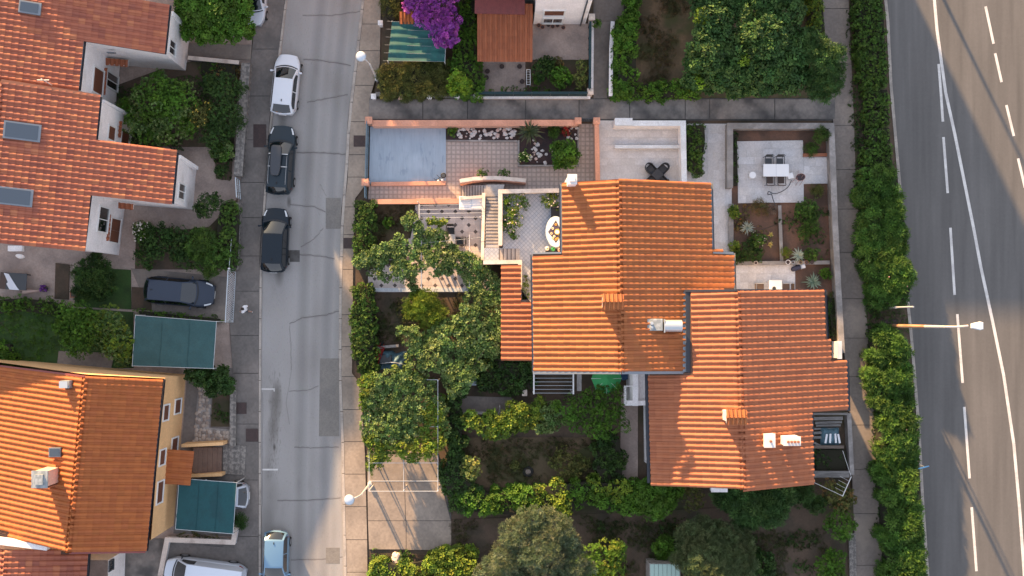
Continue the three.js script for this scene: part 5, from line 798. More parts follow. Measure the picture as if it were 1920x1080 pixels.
// terrace set
{
  const p = P(1041, 436, TH), g = grp('oval_table', 'oval terrace table with pale blue cloth and dark star shaped runner', 'table', p); const o = new THREE.CylinderGeometry(1, 1, .05, 36); o.scale(.62, 1, .98); mesh('tabletop', o.translate(0, .74, 0), flat(.52, .62, .66), g);
  const sk = new THREE.CylinderGeometry(1.01, 1.04, .25, 36, 1, true); sk.scale(.62, 1, .98); mesh('cloth_skirt', sk.translate(0, .63, 0), flat(.55, .64, .68, { side: THREE.DoubleSide }), g); mesh('pedestal', [new THREE.CylinderGeometry(.07, .09, .72, 12).translate(0, .36, 0), new THREE.CylinderGeometry(.3, .34, .05, 20).translate(0, .025, 0)], M.darkSteel, g);
  const s = new THREE.Shape([[0, .74], [.28, .2], [.5, .05], [.30, -.3], [0, -.74], [-.3, -.28], [-.5, -.02], [-.28, .28]].map(a => new THREE.Vector2(...a))); mesh('runner', new THREE.ShapeGeometry(s).rotateX(-Math.PI / 2).translate(0, .771, 0), flat(.05, .04, .075, { side: THREE.DoubleSide }), g);
  const cols = [[.5, .28, .05], [.62, .55, .4], [.45, .3, .06], [.6, .5, .3], [.3, .25, .1]]; [[0, -.45], [-.2, -.2], [.14, -.1], [-.28, .12], [.22, .22], [0, .5], [-.1, .3], [.12, .42], [-.2, .42]].forEach(([x, z], i) => { const d = new THREE.TorusGeometry(.055, .026, 6, 12); d.rotateX(Math.PI / 2); mesh('flower_print', d.translate(x, .775, z), flat(...cols[i % 5]), g); });
  const dish = grp('fruit_dish', 'yellow rimmed dish in the middle of the oval terrace table', 'dish', p.clone().add(V(.08, .77, .02))); mesh('dish_body', new THREE.CylinderGeometry(.16, .09, .05, 24).translate(0, .03, 0), M.white, dish); const rim = new THREE.TorusGeometry(.155, .02, 8, 24); rim.rotateX(Math.PI / 2); mesh('rim', rim.translate(0, .055, 0), flat(.6, .42, .06), dish);
  const sofa = grp('garden_sofa', 'dark wicker sofa against the house wall behind the oval table', 'sofa', P(1046, 402, TH)); mesh('seat', rb(.9, .38, 1.0, .06, 0, .19, 0), M.blackCloth, sofa); mesh('backrest', rb(.18, .5, 1.0, .06, .42, .55, 0), M.blackCloth, sofa); mesh('armrest', rb(.9, .25, .16, .05, 0, .45, -.45), M.blackCloth, sofa);
  for (const [x, y, l, m] of [[1025, 467, 'pale round stone ball on the dark bench below the oval table', M.whiteWarm], [1036, 468, 'green bottle on the dark bench below the oval table', M.greenCloth], [1048, 469, 'salmon pot on the dark bench below the oval table', M.salmon]]) { const q = P(x, y, TH), k = grp('pot', l, 'pot', q); mesh('pot_body', new THREE.LatheGeometry([[0, 0], [.1, .0], [.14, .12], [.11, .26], [.05, .34], [.04, .4]].map(a => new THREE.Vector2(...a)), 16).translate(0, .45, 0), m, k); mesh('foot', new THREE.CylinderGeometry(.08, .09, .46, 12).translate(0, .23, 0), M.darkSteel, k); }
  const bench = grp('bench', 'dark low bench at the foot of the oval table', 'bench', P(1038, 474, TH)); mesh('seat', rb(1.1, .08, .5, .03, 0, .42, 0), M.blackCloth, bench); for (const x of [-.45, .45]) mesh('leg', bx(.06, .4, .4, x, .2, 0), M.darkSteel, bench);
}
// white terrace set: four barrel chairs round a small table
{
  const c = P(1230, 330, .155), f = flat(.022, .024, .030, { roughness: .6 });
  const t = grp('bistro_table', 'small black square table between the black barrel chairs', 'table', c, Math.PI / 4); mesh('tabletop', rb(.62, .05, .62, .03, 0, .66, 0), f, t); mesh('pedestal', rb(.5, .62, .5, .03, 0, .32, 0), f, t);
  [['upper left', -1, -1], ['upper right', 1, -1], ['lower right', 1, 1], ['lower left', -1, 1]].forEach(([n, x, z]) => {
    const g = grp('barrel_chair', n[0] === 'u' ? `rounded black chair at the ${n} side of the small black table` : `rounded black chair at the ${n} side, mostly under the orange roof edge`, 'chair', c.clone().add(V(x * .42, 0, z * .42)), Math.atan2(-x, -z), 'black rounded chairs on the white terrace');
    mesh('seat', rb(.5, .3, .62, .06, 0, .27, .05), f, g); const b = new THREE.CylinderGeometry(.35, .32, .5, 24, 1, true, Math.PI / 2, Math.PI); b.scale(.86, 1, 1); const b2 = new THREE.CylinderGeometry(.29, .28, .5, 24, 1, true, Math.PI / 2, Math.PI); b2.scale(.86, 1, 1); const rg = new THREE.RingGeometry(.29, .35, 24, 1, 0, Math.PI); rg.rotateX(-Math.PI / 2); rg.scale(.86, 1, 1);
    f.side = THREE.DoubleSide; mesh('backrest', [b.translate(0, .5, -.1), b2.translate(0, .5, -.1), rg.translate(0, .75, -.1)], f, g); for (const sx of [-1, 1]) mesh('armrest', rb(.06, .26, .5, .03, sx * .275, .44, .1), f, g); mesh('foot', bx(.4, .12, .5, 0, .06, .05), f, g);
  });
}
// garden terrace set
const gt = (x, y) => P(x, y, .175);
table('long white garden table with a joint across its middle', gt(1450, 322), .0, 1.72, .84, .74, M.whitePlastic, M.steel, { split: true });
const gc = 'dark chairs along the white garden table';
armchair('dark chair at the upper left of the white garden table', gt(1438, 305), .0, M.darkSteel, M.darkSteel, gc); armchair('dark chair at the upper right of the white garden table', gt(1459, 305), .0, M.darkSteel, M.darkSteel, gc); armchair('dark chair at the lower left of the white garden table', gt(1440, 339), Math.PI, M.brownCloth, M.darkSteel, gc); armchair('dark chair at the lower right of the white garden table', gt(1461, 339), Math.PI, M.brownCloth, M.darkSteel, gc);
{ const g = grp('side_table', 'round white side table left of the long white table', 'table', gt(1408, 330)); mesh('tabletop', new THREE.CylinderGeometry(.22, .22, .04, 28).translate(0, .5, 0), M.whitePlastic, g); mesh('pedestal', new THREE.CylinderGeometry(.04, .05, .48, 12).translate(0, .25, 0), M.steelW, g); mesh('foot', new THREE.CylinderGeometry(.17, .19, .03, 24).translate(0, .015, 0), M.steelW, g); }
{ const g = grp('stool', 'small white stool at the right end of the white garden table', 'stool', gt(1479, 331), .3); mesh('seat', rb(.4, .05, .38, .03, 0, .42, 0), M.whitePlastic, g); for (const x of [-1, 1]) for (const z of [-1, 1]) mesh('leg', rod(V(x * .15, 0, z * .14), V(x * .13, .42, z * .12), .02), M.whitePlastic, g); }
{ const g = grp('lounge_chair', 'folding chair with a round dark seat and thin pinkish frame', 'chair', gt(1497, 334), .2); const d = new THREE.SphereGeometry(.40, 24, 8, 0, 6.3, 2.0, 1.14); d.scale(.85, .5, .62); mesh('seat', d.translate(0, .62, 0), flat(.06, .045, .05, { roughness: .95, side: THREE.DoubleSide }), g); const r = new THREE.TorusGeometry(.36, .018, 6, 28); r.rotateX(Math.PI / 2); r.scale(.88, 1, .66); mesh('rim', r.translate(0, .54, 0), M.roseMetal, g); mesh('leg', [rod(V(-.3, 0, .45), V(.2, .55, -.1), .013)], M.roseMetal, g); mesh('leg', [rod(V(-.5, 0, .2), V(.0, .55, -.22), .013)], M.roseMetal, g); mesh('leg', [rod(V(.1, 0, -.5), V(-.25, .55, .1), .013)], M.roseMetal, g); mesh('leg', rod(V(-.02, 0, .5), V(.15, .5, .2), .013), M.roseMetal, g); }
{ const pts = [[1484, 338], [1478, 350], [1464, 360], [1450, 363], [1441, 359], [1440, 365], [1446, 364], [1449, 372], [1452, 381], [1455, 392]].map(p => P(p[0], p[1], .195)); tag(mesh('garden_hose', tube(pts, .022, 70, 6), M.darkSteel), 'thin dark garden hose curling over the pale terrace', 'hose'); }
// lower terrace
const lt = (x, y) => P(x, y, .17);
table('square white table at the gable edge of the lower terrace', lt(1449, 538), 0, .86, .86, .72, M.whitePlastic, M.steelW); armchair('brown chair left of the square white table', lt(1423, 540), Math.PI / 2, M.brownCloth, M.steel, 'brown chairs at the square white table', { w: .6 }); armchair('brown chair right of the square white table', lt(1471, 540), -Math.PI / 2, M.brownCloth, M.steel, 'brown chairs at the square white table', { w: .6 });
{ const g = grp('cooking_pot', 'small black bowl on the square white table', 'bowl', P(1451, 541, .92)); mesh('bowl', new THREE.CylinderGeometry(.13, .09, .1, 18).translate(0, .03, 0), M.black, g); mesh('rim', new THREE.TorusGeometry(.13, .012, 6, 18).rotateX(Math.PI / 2).translate(0, .08, 0), M.steel, g); }
function flowerPot(label, p, r, m, plant) { const g = grp('flower_pot', label, 'flower pot', p, 0, 'flower pots'); mesh('pot_body', new THREE.LatheGeometry([[0, 0], [r * .7, 0], [r, r * 1.5], [r * 1.08, r * 1.5], [r * 1.08, r * 1.62], [r * .9, r * 1.62], [r * .86, r * 1.35], [0, r * 1.3]].map(a => new THREE.Vector2(...a)), 20), m, g); mesh('earth', new THREE.CylinderGeometry(r * .86, r * .86, .02, 16).translate(0, r * 1.38, 0), M.plate, g); return g; }
flowerPot('white rimmed pot at the middle of the concrete ledge', P(1476, 492, .44), .15, M.white); flowerPot('pale pot on the left part of the concrete ledge', P(1416, 493, .44), .12, M.whiteWarm); flowerPot('ochre pot on the concrete ledge second from its right end', P(1500, 492, .44), .11, flat(.4, .27, .07)); flowerPot('terracotta pot on the concrete ledge', P(1511, 492, .44), .12, M.terracotta); flowerPot('dark brown pot nearest the right end of the concrete ledge', P(1521, 492, .44), .12, M.brownCloth); flowerPot('grey pot next to the white rimmed pot on the ledge', P(1486, 492, .44), .1, M.zinc);
{ const g = grp('water_can', 'dark tipped over canister with pale round end below the ledge', 'canister', P(1496, 502, .3), .3); const c = new THREE.CapsuleGeometry(.16, .45, 6, 16); c.rotateZ(Math.PI / 2); mesh('canister_body', c.translate(-.1, .0, 0), flat(.035, .035, .06), g); const e = new THREE.CylinderGeometry(.15, .17, .22, 18); e.rotateZ(Math.PI / 2); mesh('end_cap', e.translate(.36, 0, 0), M.linen, g); mesh('band', new THREE.CylinderGeometry(.175, .175, .05, 18).rotateZ(Math.PI / 2).translate(.2, 0, 0), M.zinc, g); }
// front door pots of the top house
[[1010, 49], [1017, 52], [1028, 48], [1036, 51], [1045, 49], [1056, 53]].forEach(([x, y], i) => flowerPot(['small pot at the left end of the row by the white wall', 'second small pot from the left by the white wall', 'third pot from the left by the white wall', 'third pot from the right by the white wall', 'second pot from the right by the white wall', 'small pot at the right end of the row by the white wall'][i], P(x, y, .1), .13, pick([M.terracotta, M.brownCloth, M.plate])));
[[914, 135, 'dark pot left of the small porch yard'], [941, 126, 'dark pot under the porch eave'], [974, 126, 'dark pot at the right end of the porch eave'], [912, 147, 'lower dark pot left of the small porch yard'], [979, 154, 'dark pot right of the small porch yard']].forEach(([x, y, l]) => flowerPot(l, P(x, y, .1), .15, M.plate));
S('porch_yard', [[905, 112], [985, 112], [985, 172], [905, 172]], .08, M.gravelPav); S('upper_yard', [[998, 44], [1106, 44], [1106, 112], [998, 112]], .085, M.gravelPav); S('flower_bed', [[995, 113], [1104, 115], [1104, 172], [995, 172]], .12, M.soil);
{ const g = grp('folding_rack', 'narrow white rack beside the small porch yard', 'rack', P(990, 150, .1)); mesh('rack_frame', [rod(V(-.12, 0, -.5), V(-.12, .9, -.5), .02), rod(V(.12, 0, -.5), V(.12, .9, -.5), .02), rod(V(-.12, 0, .5), V(-.12, .9, .5), .02), rod(V(.12, 0, .5), V(.12, .9, .5), .02), rod(V(-.12, .9, -.5), V(-.12, .9, .5), .022), rod(V(.12, .9, -.5), V(.12, .9, .5), .022), rod(V(-.12, .9, -.5), V(.12, .9, -.5), .022), rod(V(-.12, .9, .5), V(.12, .9, .5), .022)], M.steelW, g); for (let i = 0; i < 5; i++) mesh('rung', rod(V(-.12, .9, -.35 + i * .17), V(.12, .9, -.35 + i * .17), .01), M.steelW, g); }
// things on the blue pad
{ const g = grp('hose_cart', 'little black and white hose cart in the corner of the blue pad', 'hose cart', P(828, 335, .13)); const w = new THREE.TorusGeometry(.14, .05, 8, 20); mesh('hose_reel', w.clone().rotateX(Math.PI / 2).translate(.14, .4, -.16), M.black, g); mesh('drum', new THREE.CylinderGeometry(.12, .12, .14, 16).translate(.14, .38, -.16), M.darkSteel, g); mesh('jug', rb(.18, .26, .16, .05, .06, .14, .1), M.whitePlastic, g); mesh('jug', rb(.14, .2, .13, .05, -.22, .1, .16), M.whitePlastic, g); mesh('frame', [rod(V(.14, .4, -.16), V(-.35, .06, .1), .02), rod(V(-.35, .06, .1), V(-.5, .3, .04), .016), rod(V(-.1, .2, 0), V(-.3, .5, -.2), .014), rod(V(-.16, .04, .26), V(.1, .3, -.1), .018)], M.black, g); }
// white stones and red flowers in the bed along the lane
{
  const beds = [[[839, 238], [968, 238], [968, 262], [839, 262]], [[975, 238], [1083, 238], [1083, 307], [975, 307]]];
  const bed = struct('rock_garden', beds.map(b => slab(b, -.1, .2)), mottled([.05, .028, .026], [.025, .018, .02], 2, 70)); S('bed_edging', [[838, 262], [970, 263], [970, 266], [838, 265]], .26, M.concrete); S('bed_edging', [[971, 263], [974, 263], [974, 310], [971, 310]], .26, M.concrete); S('bed_edging', [[971, 309], [1086, 309], [1086, 312], [971, 312]], .262, M.concrete); S('bed_edging', [[1083, 238], [1086, 238], [1086, 308], [1083, 308]], .264, M.concrete);
  const sg = [0, 1, 2, 3].map(k => { const g = new THREE.IcosahedronGeometry(.14, 1), p = g.attributes.position; for (let i = 0; i < p.count; i++) { const q = .7 + .55 * h2(Math.round(p.getX(i) * 90), Math.round(p.getY(i) * 90) + Math.round(p.getZ(i) * 50), k); p.setXYZ(i, p.getX(i) * q * 1.1, p.getY(i) * q * .8, p.getZ(i) * q); } g.computeVertexNormals(); return g; });
  for (let i = 0; i < 92; i++) { const A = i < 64, x = A ? R(858, 966) : R(992, 1050), y = A ? R(241, 260) : R(262, 306); const m = sh(new THREE.Mesh(pick(sg), rnd() < .86 ? M.whiteStone : M.pinkStone)); m.name = 'stone'; m.position.copy(P(x, y, .24)); m.scale.setScalar(R(.35, 1.15) * (A ? 1 : .9)); m.rotation.set(R(0, 3), R(0, 6), 0); bed.add(m); }
  for (let i = 0; i < 9; i++) { const m = sh(new THREE.Mesh(sg[i % 4], M.whiteStone)); m.name = 'stone'; m.position.copy(P(R(1062, 1082), R(239, 266), .24)); m.scale.setScalar(R(.4, .9)); bed.add(m); }
}
// west yard: dark table with a white sheet, folded parasol, purple pot
{
  const g = grp('garden_table', 'dark grey table in the yard at the left edge', 'table', P(34, 528, .06), -.06); mesh('tabletop', rb(1.75, .05, 1.1, .02, 0, .72, 0), M.darkSteel, g); mesh('table_stripe', [bx(.4, .012, 1.08, -.68, .747, 0)], M.brownCloth, g); for (const x of [-.78, .78]) for (const z of [-.48, .48]) mesh('leg', bx(.06, .7, .06, x, .35, z), M.black, g);
  const s = new THREE.Shape([[-.48, -.52], [-.16, -.44], [.40, .44], [.55, .62], [.42, .62], [-.1, .58], [-.3, .2], [-.2, .1]].map(a => new THREE.Vector2(...a))); const e = new THREE.ExtrudeGeometry(s, { depth: .02, bevelEnabled: false }); e.rotateX(Math.PI / 2); tag(mesh('white_sheet', e.translate(P(30, 528, .06).x, .84, P(30, 527, .06).z), M.linen), 'white sheet hanging askew over the dark yard table', 'cloth');
  const q = P(66, 546, .3), p = grp('folded_parasol', 'folded beige parasol lying beside the dark yard table', 'parasol', q, .05); const cn = new THREE.ConeGeometry(.2, 1.3, 10); cn.rotateZ(-Math.PI / 2); mesh('folded_canopy', cn.translate(-.05, .2, 0), flat(.36, .26, .22), p); mesh('stick', rod(V(-.9, .2, 0), V(1.0, .2, 0), .025), M.wood, p);
  const c = flowerPot('dark pot of purple flowers beside the folded parasol', P(86, 541, .06), .22, M.black); mesh('blossom', Array.from({ length: 24 }, () => new THREE.IcosahedronGeometry(.07, 0).translate(R(-.2, .2), R(.35, .5), R(-.2, .2))), M.purple, c);
  const b = grp('planter_box', 'brick red planter box at the edge of the west lawn', 'planter', P(146, 552, .1)); mesh('box_body', rb(.75, .4, .45, .03, 0, .2, 0), M.terracotta, b); mesh('earth', bx(.62, .03, .32, 0, .395, 0), M.plate, b);
}
// heap under the vines
{
  const g = grp('tarp_heap', 'blue grey tarpaulin heap half hidden under the vines', 'tarpaulin', P(738, 676, .1)); const t = gridGeo((u, v) => V((u - .5) * 1.9, .35 + .25 * Math.sin(u * 7) * Math.cos(v * 5) + .12 * Math.sin(u * 17 + v * 9) - .5 * Math.pow(Math.max(Math.abs(u - .5), Math.abs(v - .5)) * 2, 4), (v - .5) * 1.3), 20, 16); M.tarpBlue.side = THREE.DoubleSide; mesh('tarpaulin', t, M.tarpBlue, g); mesh('box', [rb(.8, .4, .6, .04, -.5, .2, -.1)], M.darkSteel, g); mesh('rope', tube([V(-.9, .3, .2), V(0, .72, .1), V(.9, .3, .3)], .02, 12, 5), M.whitePlastic, g);
  const r = grp('wheelbarrow', 'red wheelbarrow tucked beside the trimmed hedge', 'wheelbarrow', P(711, 660, .1), 1.2); mesh('tray', gridGeo((u, v) => { const e = Math.max(Math.abs(u - .5), Math.abs(v - .5)) * 2; return V((u - .5) * .85, .25 + .28 * Math.pow(e, 3), (v - .5) * .58); }, 10, 8), flat(.36, .03, .025, { side: THREE.DoubleSide }), r); const w = new THREE.TorusGeometry(.15, .05, 8, 18); mesh('wheel', w.translate(.6, .2, 0), M.rubber, r); mesh('handle', [rod(V(.6, .2, -.12), V(-.9, .5, -.28), .02), rod(V(.6, .2, .12), V(-.9, .5, .28), .02)], M.red, r);
}
// small grey meter cabinet, slatted pergola, green parasol, tyre planter
{ const g = grp('meter_cabinet', 'grey meter cabinet standing among the dark shrubs', 'cabinet', P(882, 712, 0)); mesh('cabinet_body', rb(.78, 1.2, .56, .03, 0, .6, 0), M.lead, g); mesh('lid', rb(.84, .05, .62, .02, 0, 1.22, 0), flat(.20, .24, .27), g); mesh('lock', bx(.05, .02, .18, .14, 1.26, 0), M.whitePlastic, g); }
{ const g = grp('slatted_pergola', 'dark pergola with thin white rafters below the middle house', 'pergola', P(1040, 715, 0)); g.updateMatrixWorld(true); const h = 2.6; for (const x of [1001, 1075]) { wmesh('side_beam', bar(P(x, 690, h), P(x, 739, h), .09, .08), M.steelW, g); wmesh('post', rod(P(x, 737, h).setY(0), P(x, 737, h), .05), M.steelW, g); } for (let i = 0; i < 6; i++) wmesh('rafter', bar(P(1001, 702 + i * 7, h + .06), P(1075, 702 + i * 7, h + .06), .018, .02), M.zinc, g); wmesh('back_beam', bar(P(1060, 697, h), P(1092, 697, h), .16, .14), M.steelW, g); wmesh('side_panel', bar(P(1086, 700, 2.3), P(1086, 733, 2.3), .3, .1), M.concrete, g); }
{ const p = P(1138, 710, 2.35), g = grp('parasol', 'bright green parasol beneath the eave of the middle house', 'parasol', p.clone().setY(0)); const c = new THREE.ConeGeometry(1.0, .42, 8, 1, true); M.greenCloth.side = THREE.DoubleSide; mesh('canopy', c.translate(0, 2.3, 0), M.greenCloth, g); mesh('pole', rod(V(0, 0, 0), V(0, 2.5, 0), .025), M.steelW, g); for (let i = 0; i < 8; i++) { const a = i / 8 * Math.PI * 2; mesh('rib', rod(V(0, 2.49, 0), V(Math.sin(a) * 1.0, 2.09, Math.cos(a) * 1.0), .012), M.steelW, g); } const b = grp('water_barrel', 'dark blue barrel beside the green parasol', 'barrel', P(1168, 702, 0)); mesh('barrel_body', new THREE.LatheGeometry([[0, 0], [.3, 0], [.35, .3], [.36, .5], [.35, .75], [.3, 1], [0, 1]].map(a => new THREE.Vector2(...a)), 22), flat(.04, .11, .24, { roughness: .5 }), b); mesh('lid', new THREE.CylinderGeometry(.31, .31, .05, 22).translate(0, 1.03, 0), flat(.03, .08, .18), b); }
{ const g = grp('tyre_planter', 'old tyre planter lying in the dry back garden', 'planter', P(990, 884, .08)); mesh('tyre', new THREE.TorusGeometry(.27, .1, 10, 24).rotateX(Math.PI / 2).translate(0, .1, 0), M.rubber, g); mesh('earth', new THREE.CylinderGeometry(.2, .2, .1, 16).translate(0, .08, 0), M.stoneB, g); }
{ const g = grp('boulder', 'pale boulder in the strip of weeds below the driveway', 'boulder', P(744, 1046, .12)); const q = new THREE.IcosahedronGeometry(.36, 2), p = q.attributes.position; for (let i = 0; i < p.count; i++) { const k = .75 + .45 * h2(Math.round(p.getX(i) * 14), Math.round(p.getY(i) * 14) + Math.round(p.getZ(i) * 9), 3); p.setXYZ(i, p.getX(i) * k, p.getY(i) * k * .7, p.getZ(i) * k * 1.1); } q.computeVertexNormals(); mesh('stone', q, M.whiteWarm, g); }
// white tubular pergola over the driveway
{ const g = grp('tube_pergola', 'white tubular pergola carrying the yellow green vine over the driveway', 'pergola', P(755, 800, 0)); g.updateMatrixWorld(true); const h = 2.5; const B = (a, b, r = .014) => wmesh('tube', rod(P(a[0], a[1], h), P(b[0], b[1], h), r), M.whiteBlue, g); B([692, 921], [821, 921]); B([692, 902], [821, 902]); B([821, 712], [821, 921]); B([692, 720], [692, 921]); B([757, 720], [757, 921]); B([692, 868], [821, 868]); B([800, 712], [821, 712]); B([692, 800], [821, 800]); for (const p of [[692, 920], [821, 920], [692, 722], [821, 714], [757, 920]]) wmesh('post', rod(P(p[0], p[1], h).setY(0), P(p[0], p[1], h), .04), M.steelW, g); }
{ const g = grp('vine_trellis', 'thin wire and tube trellis carrying the vine over the patio', 'trellis', P(780, 480, 0)); g.updateMatrixWorld(true); const h = 2.35; for (const y of [450, 475, 500]) wmesh('wire', rod(P(700, y + 15, h), P(905, y - 5, h), .012, .012, 5), M.steel, g); for (const x of [790, 880]) wmesh('tube', rod(P(x, 440, h), P(x, 540, h), .025), M.steelW, g); for (const p of [[790, 538], [880, 538], [790, 440]]) wmesh('post', rod(P(p[0], p[1], h).setY(0), P(p[0], p[1], h), .035), M.steelW, g); }
{ const g = grp('thin_pole', 'slim white pole standing beside the garden path', 'pole', P(937, 792, 0)); g.updateMatrixWorld(true); wmesh('pole', [rod(P(937, 792, 0), P(937, 762, 1.2), .03), rod(P(937, 762, 1.2).setY(0), P(937, 762, 1.2), .03)], M.steelW, g); wmesh('foot', bx(.2, .06, .2, P(937, 792, 0).x, .06, P(937, 792, 0).z), M.concrete, g); }
{ const g = grp('stone_post', 'short pale stone post at the garden path', 'post', P(983, 733, 0)); mesh('post', rb(.28, .9, .5, .04, 0, .45, 0), M.concrete, g); mesh('cap', rb(.34, .06, .56, .02, 0, .92, 0), M.whiteWarm, g); }
// timber stack beside the right-hand house
{
  const g = grp('timber_stack', 'stack of grey planks and beams beside the right-hand house', 'timber', P(1555, 810, 0)); g.updateMatrixWorld(true); const h = .8; for (const [a, b, w, y] of [[[1526, 785], [1580, 784], .22, .8], [[1528, 793], [1578, 791], .16, .6], [[1530, 798], [1576, 797], .14, .5], [[1524, 838], [1582, 838], .2, .8], [[1526, 830], [1538, 836], .14, .7], [[1524, 812], [1540, 811], .16, .55], [[1524, 820], [1540, 820], .16, .5], [[1526, 804], [1572, 804], .13, .45]]) wmesh('plank', bar(P(a[0], a[1], y), P(b[0], b[1], y), w, .14), pick([M.woodGrey, M.wood, M.woodGrey]), g);
  const t = grp('tarp_cover', 'blue grey tarpaulin weighed down by white boards over the timber', 'tarpaulin', P(1556, 818, .5)); mesh('tarpaulin', gridGeo((u, v) => V((u - .5) * 1.25, .25 + .05 * Math.sin(u * 9 + v * 4) - .3 * Math.pow(Math.max(Math.abs(u - .5), Math.abs(v - .5)) * 2, 5), (v - .5) * 1.15), 16, 14), M.tarpBlue, t); [[-.35, .12], [-.08, .1], [.28, .1], [.5, .12]].forEach(([x, z], i) => mesh('board', rb(.13, .05, .62, .01, x, .34, z, (i - 1.5) * .12), M.whitePlastic, t));
  const r = grp('log_rail', 'grey beams framing the shrub corner below the timber stack', 'beam', P(1555, 885, 0)); r.updateMatrixWorld(true); wmesh('beam', bar(P(1524, 889, .9), P(1592, 889, .9), .42, .2), M.woodGrey, r); wmesh('beam', bar(P(1524, 776, .9), P(1590, 776, .9), .14, .14), M.woodGrey, r); wmesh('post', [bx(.2, .9, .2, P(1528, 889, .9).x, .45, P(1528, 889, .9).z), bx(.2, .9, .2, P(1588, 889, .9).x, .45, P(1588, 889, .9).z)], M.woodGrey, r);
  const d = grp('drying_frame', 'bent white metal frame leaning out beside the footpath', 'frame', P(1585, 915, 0)); d.updateMatrixWorld(true); const y = 2.2; wmesh('tube', [rod(P(1596, 894, y), P(1580, 930, y), .03), rod(P(1580, 930, y), P(1527, 905, y), .014, .014, 5)], M.steelW, d); wmesh('tube', rod(P(1580, 845, y), P(1596, 894, y), .014, .014, 5), M.steelW, d); for (let i = 0; i < 4; i++) wmesh('wire', rod(P(1592 - i * 3, 902 + i * 7, y), P(1575 - i * 3, 893 + i * 7, y), .008, .008, 4), M.steelW, d); wmesh('post', rod(P(1580, 930, y).setY(0), P(1580, 930, y), .035), M.steelW, d);
}
{ const g = grp('greenhouse', 'pale green greenhouse roof at the bottom edge', 'greenhouse', P(1246, 1080, 0)); g.updateMatrixWorld(true); wmesh('wall', muv(slab([[1217, 1056], [1276, 1056], [1276, 1120], [1217, 1120]], 0, 1.7)), M.concrete, g); for (let i = 0; i < 7; i++) wmesh('panel', slab([[1219 + i * 8, 1058], [1226.4 + i * 8, 1058], [1226.4 + i * 8, 1120], [1219 + i * 8, 1120]], 1.75, 1.8 + (i % 2) * .012), M.glassGreen, g); }
{ const g = grp('side_shed', 'white corner box under the south gable of the right-hand house', 'vent box', P(1346, 914, 3.2)); mesh('box_body', rb(1.0, .5, .4, .03, 0, .2, 0), M.whiteBlue, g); mesh('lid', rb(1.06, .05, .46, .02, 0, .47, 0), M.white, g); mesh('bracket', [bx(.05, .1, .7, -.4, -.1, -.3), bx(.05, .1, .7, .4, -.1, -.3)], M.steel, g); }
{ const g = grp('wall_column', 'narrow white wall pier between garden and right-hand house corner', 'pier', P(1562, 655, 0)); mesh('pier', muv(bx(.22, 1.4, 1.1, 0, .7, 0)), M.white, g); mesh('cap', bx(.3, .06, 1.18, 0, 1.43, 0), M.whiteBlue, g); }

// ================================================================ VEGETATION
seed(61);
function leafGeo(n, len, wid, spread, lift, seedv) {   // a sprig of n folded leaves
  const pos = []; let k = seedv * 97; const q = () => h2(k++, seedv, 5);
  for (let i = 0; i < n; i++) {
    const a = (i + q() * .7) / n * Math.PI * 2, r0 = spread * (.15 + .3 * q()), l = len * (.7 + .5 * q()), w = wid * (.8 + .4 * q()), el = lift * (.3 + q()), y0 = (q() - .5) * spread;
    const c = Math.cos(a), s = Math.sin(a), pt = (u, v, y) => [c * (r0 + u) - s * v, y0 + y, s * (r0 + u) + c * v];
    const A = pt(0, 0, 0), B = pt(l * .5, w / 2, el * l * .5 + .01), C = pt(l, 0, el * l * .75), D = pt(l * .5, -w / 2, el * l * .5 + .01), E = pt(l * .5, 0, el * l * .5 - w * .16);
    pos.push(...A, ...B, ...E, ...B, ...C, ...E, ...A, ...E, ...D, ...E, ...C, ...D);
  }
  const g = new THREE.BufferGeometry(); g.setAttribute('position', new THREE.Float32BufferAttribute(pos, 3)); g.computeVertexNormals(); g.setAttribute('uv', new THREE.Float32BufferAttribute(new Float32Array(pos.length / 3 * 2), 2)); return g;
}
const LG = { round: leafGeo(5, .17, .15, .12, .5, 1), big: leafGeo(4, .24, .22, .16, .4, 2), small: leafGeo(7, .10, .075, .10, .6, 3), fine: leafGeo(10, .12, .030, .12, .9, 4), long: leafGeo(8, .24, .055, .05, .8, 5), bract: leafGeo(7, .10, .10, .09, .7, 6) };
const leafMat = o => new THREE.MeshPhysicalMaterial({ color: 0xffffff, roughness: .62, specularIntensity: .45, side: THREE.DoubleSide, transmission: .1, thickness: 0, ...o });
const LEAF = leafMat({}), LEAFM = leafMat({ roughness: .65 });
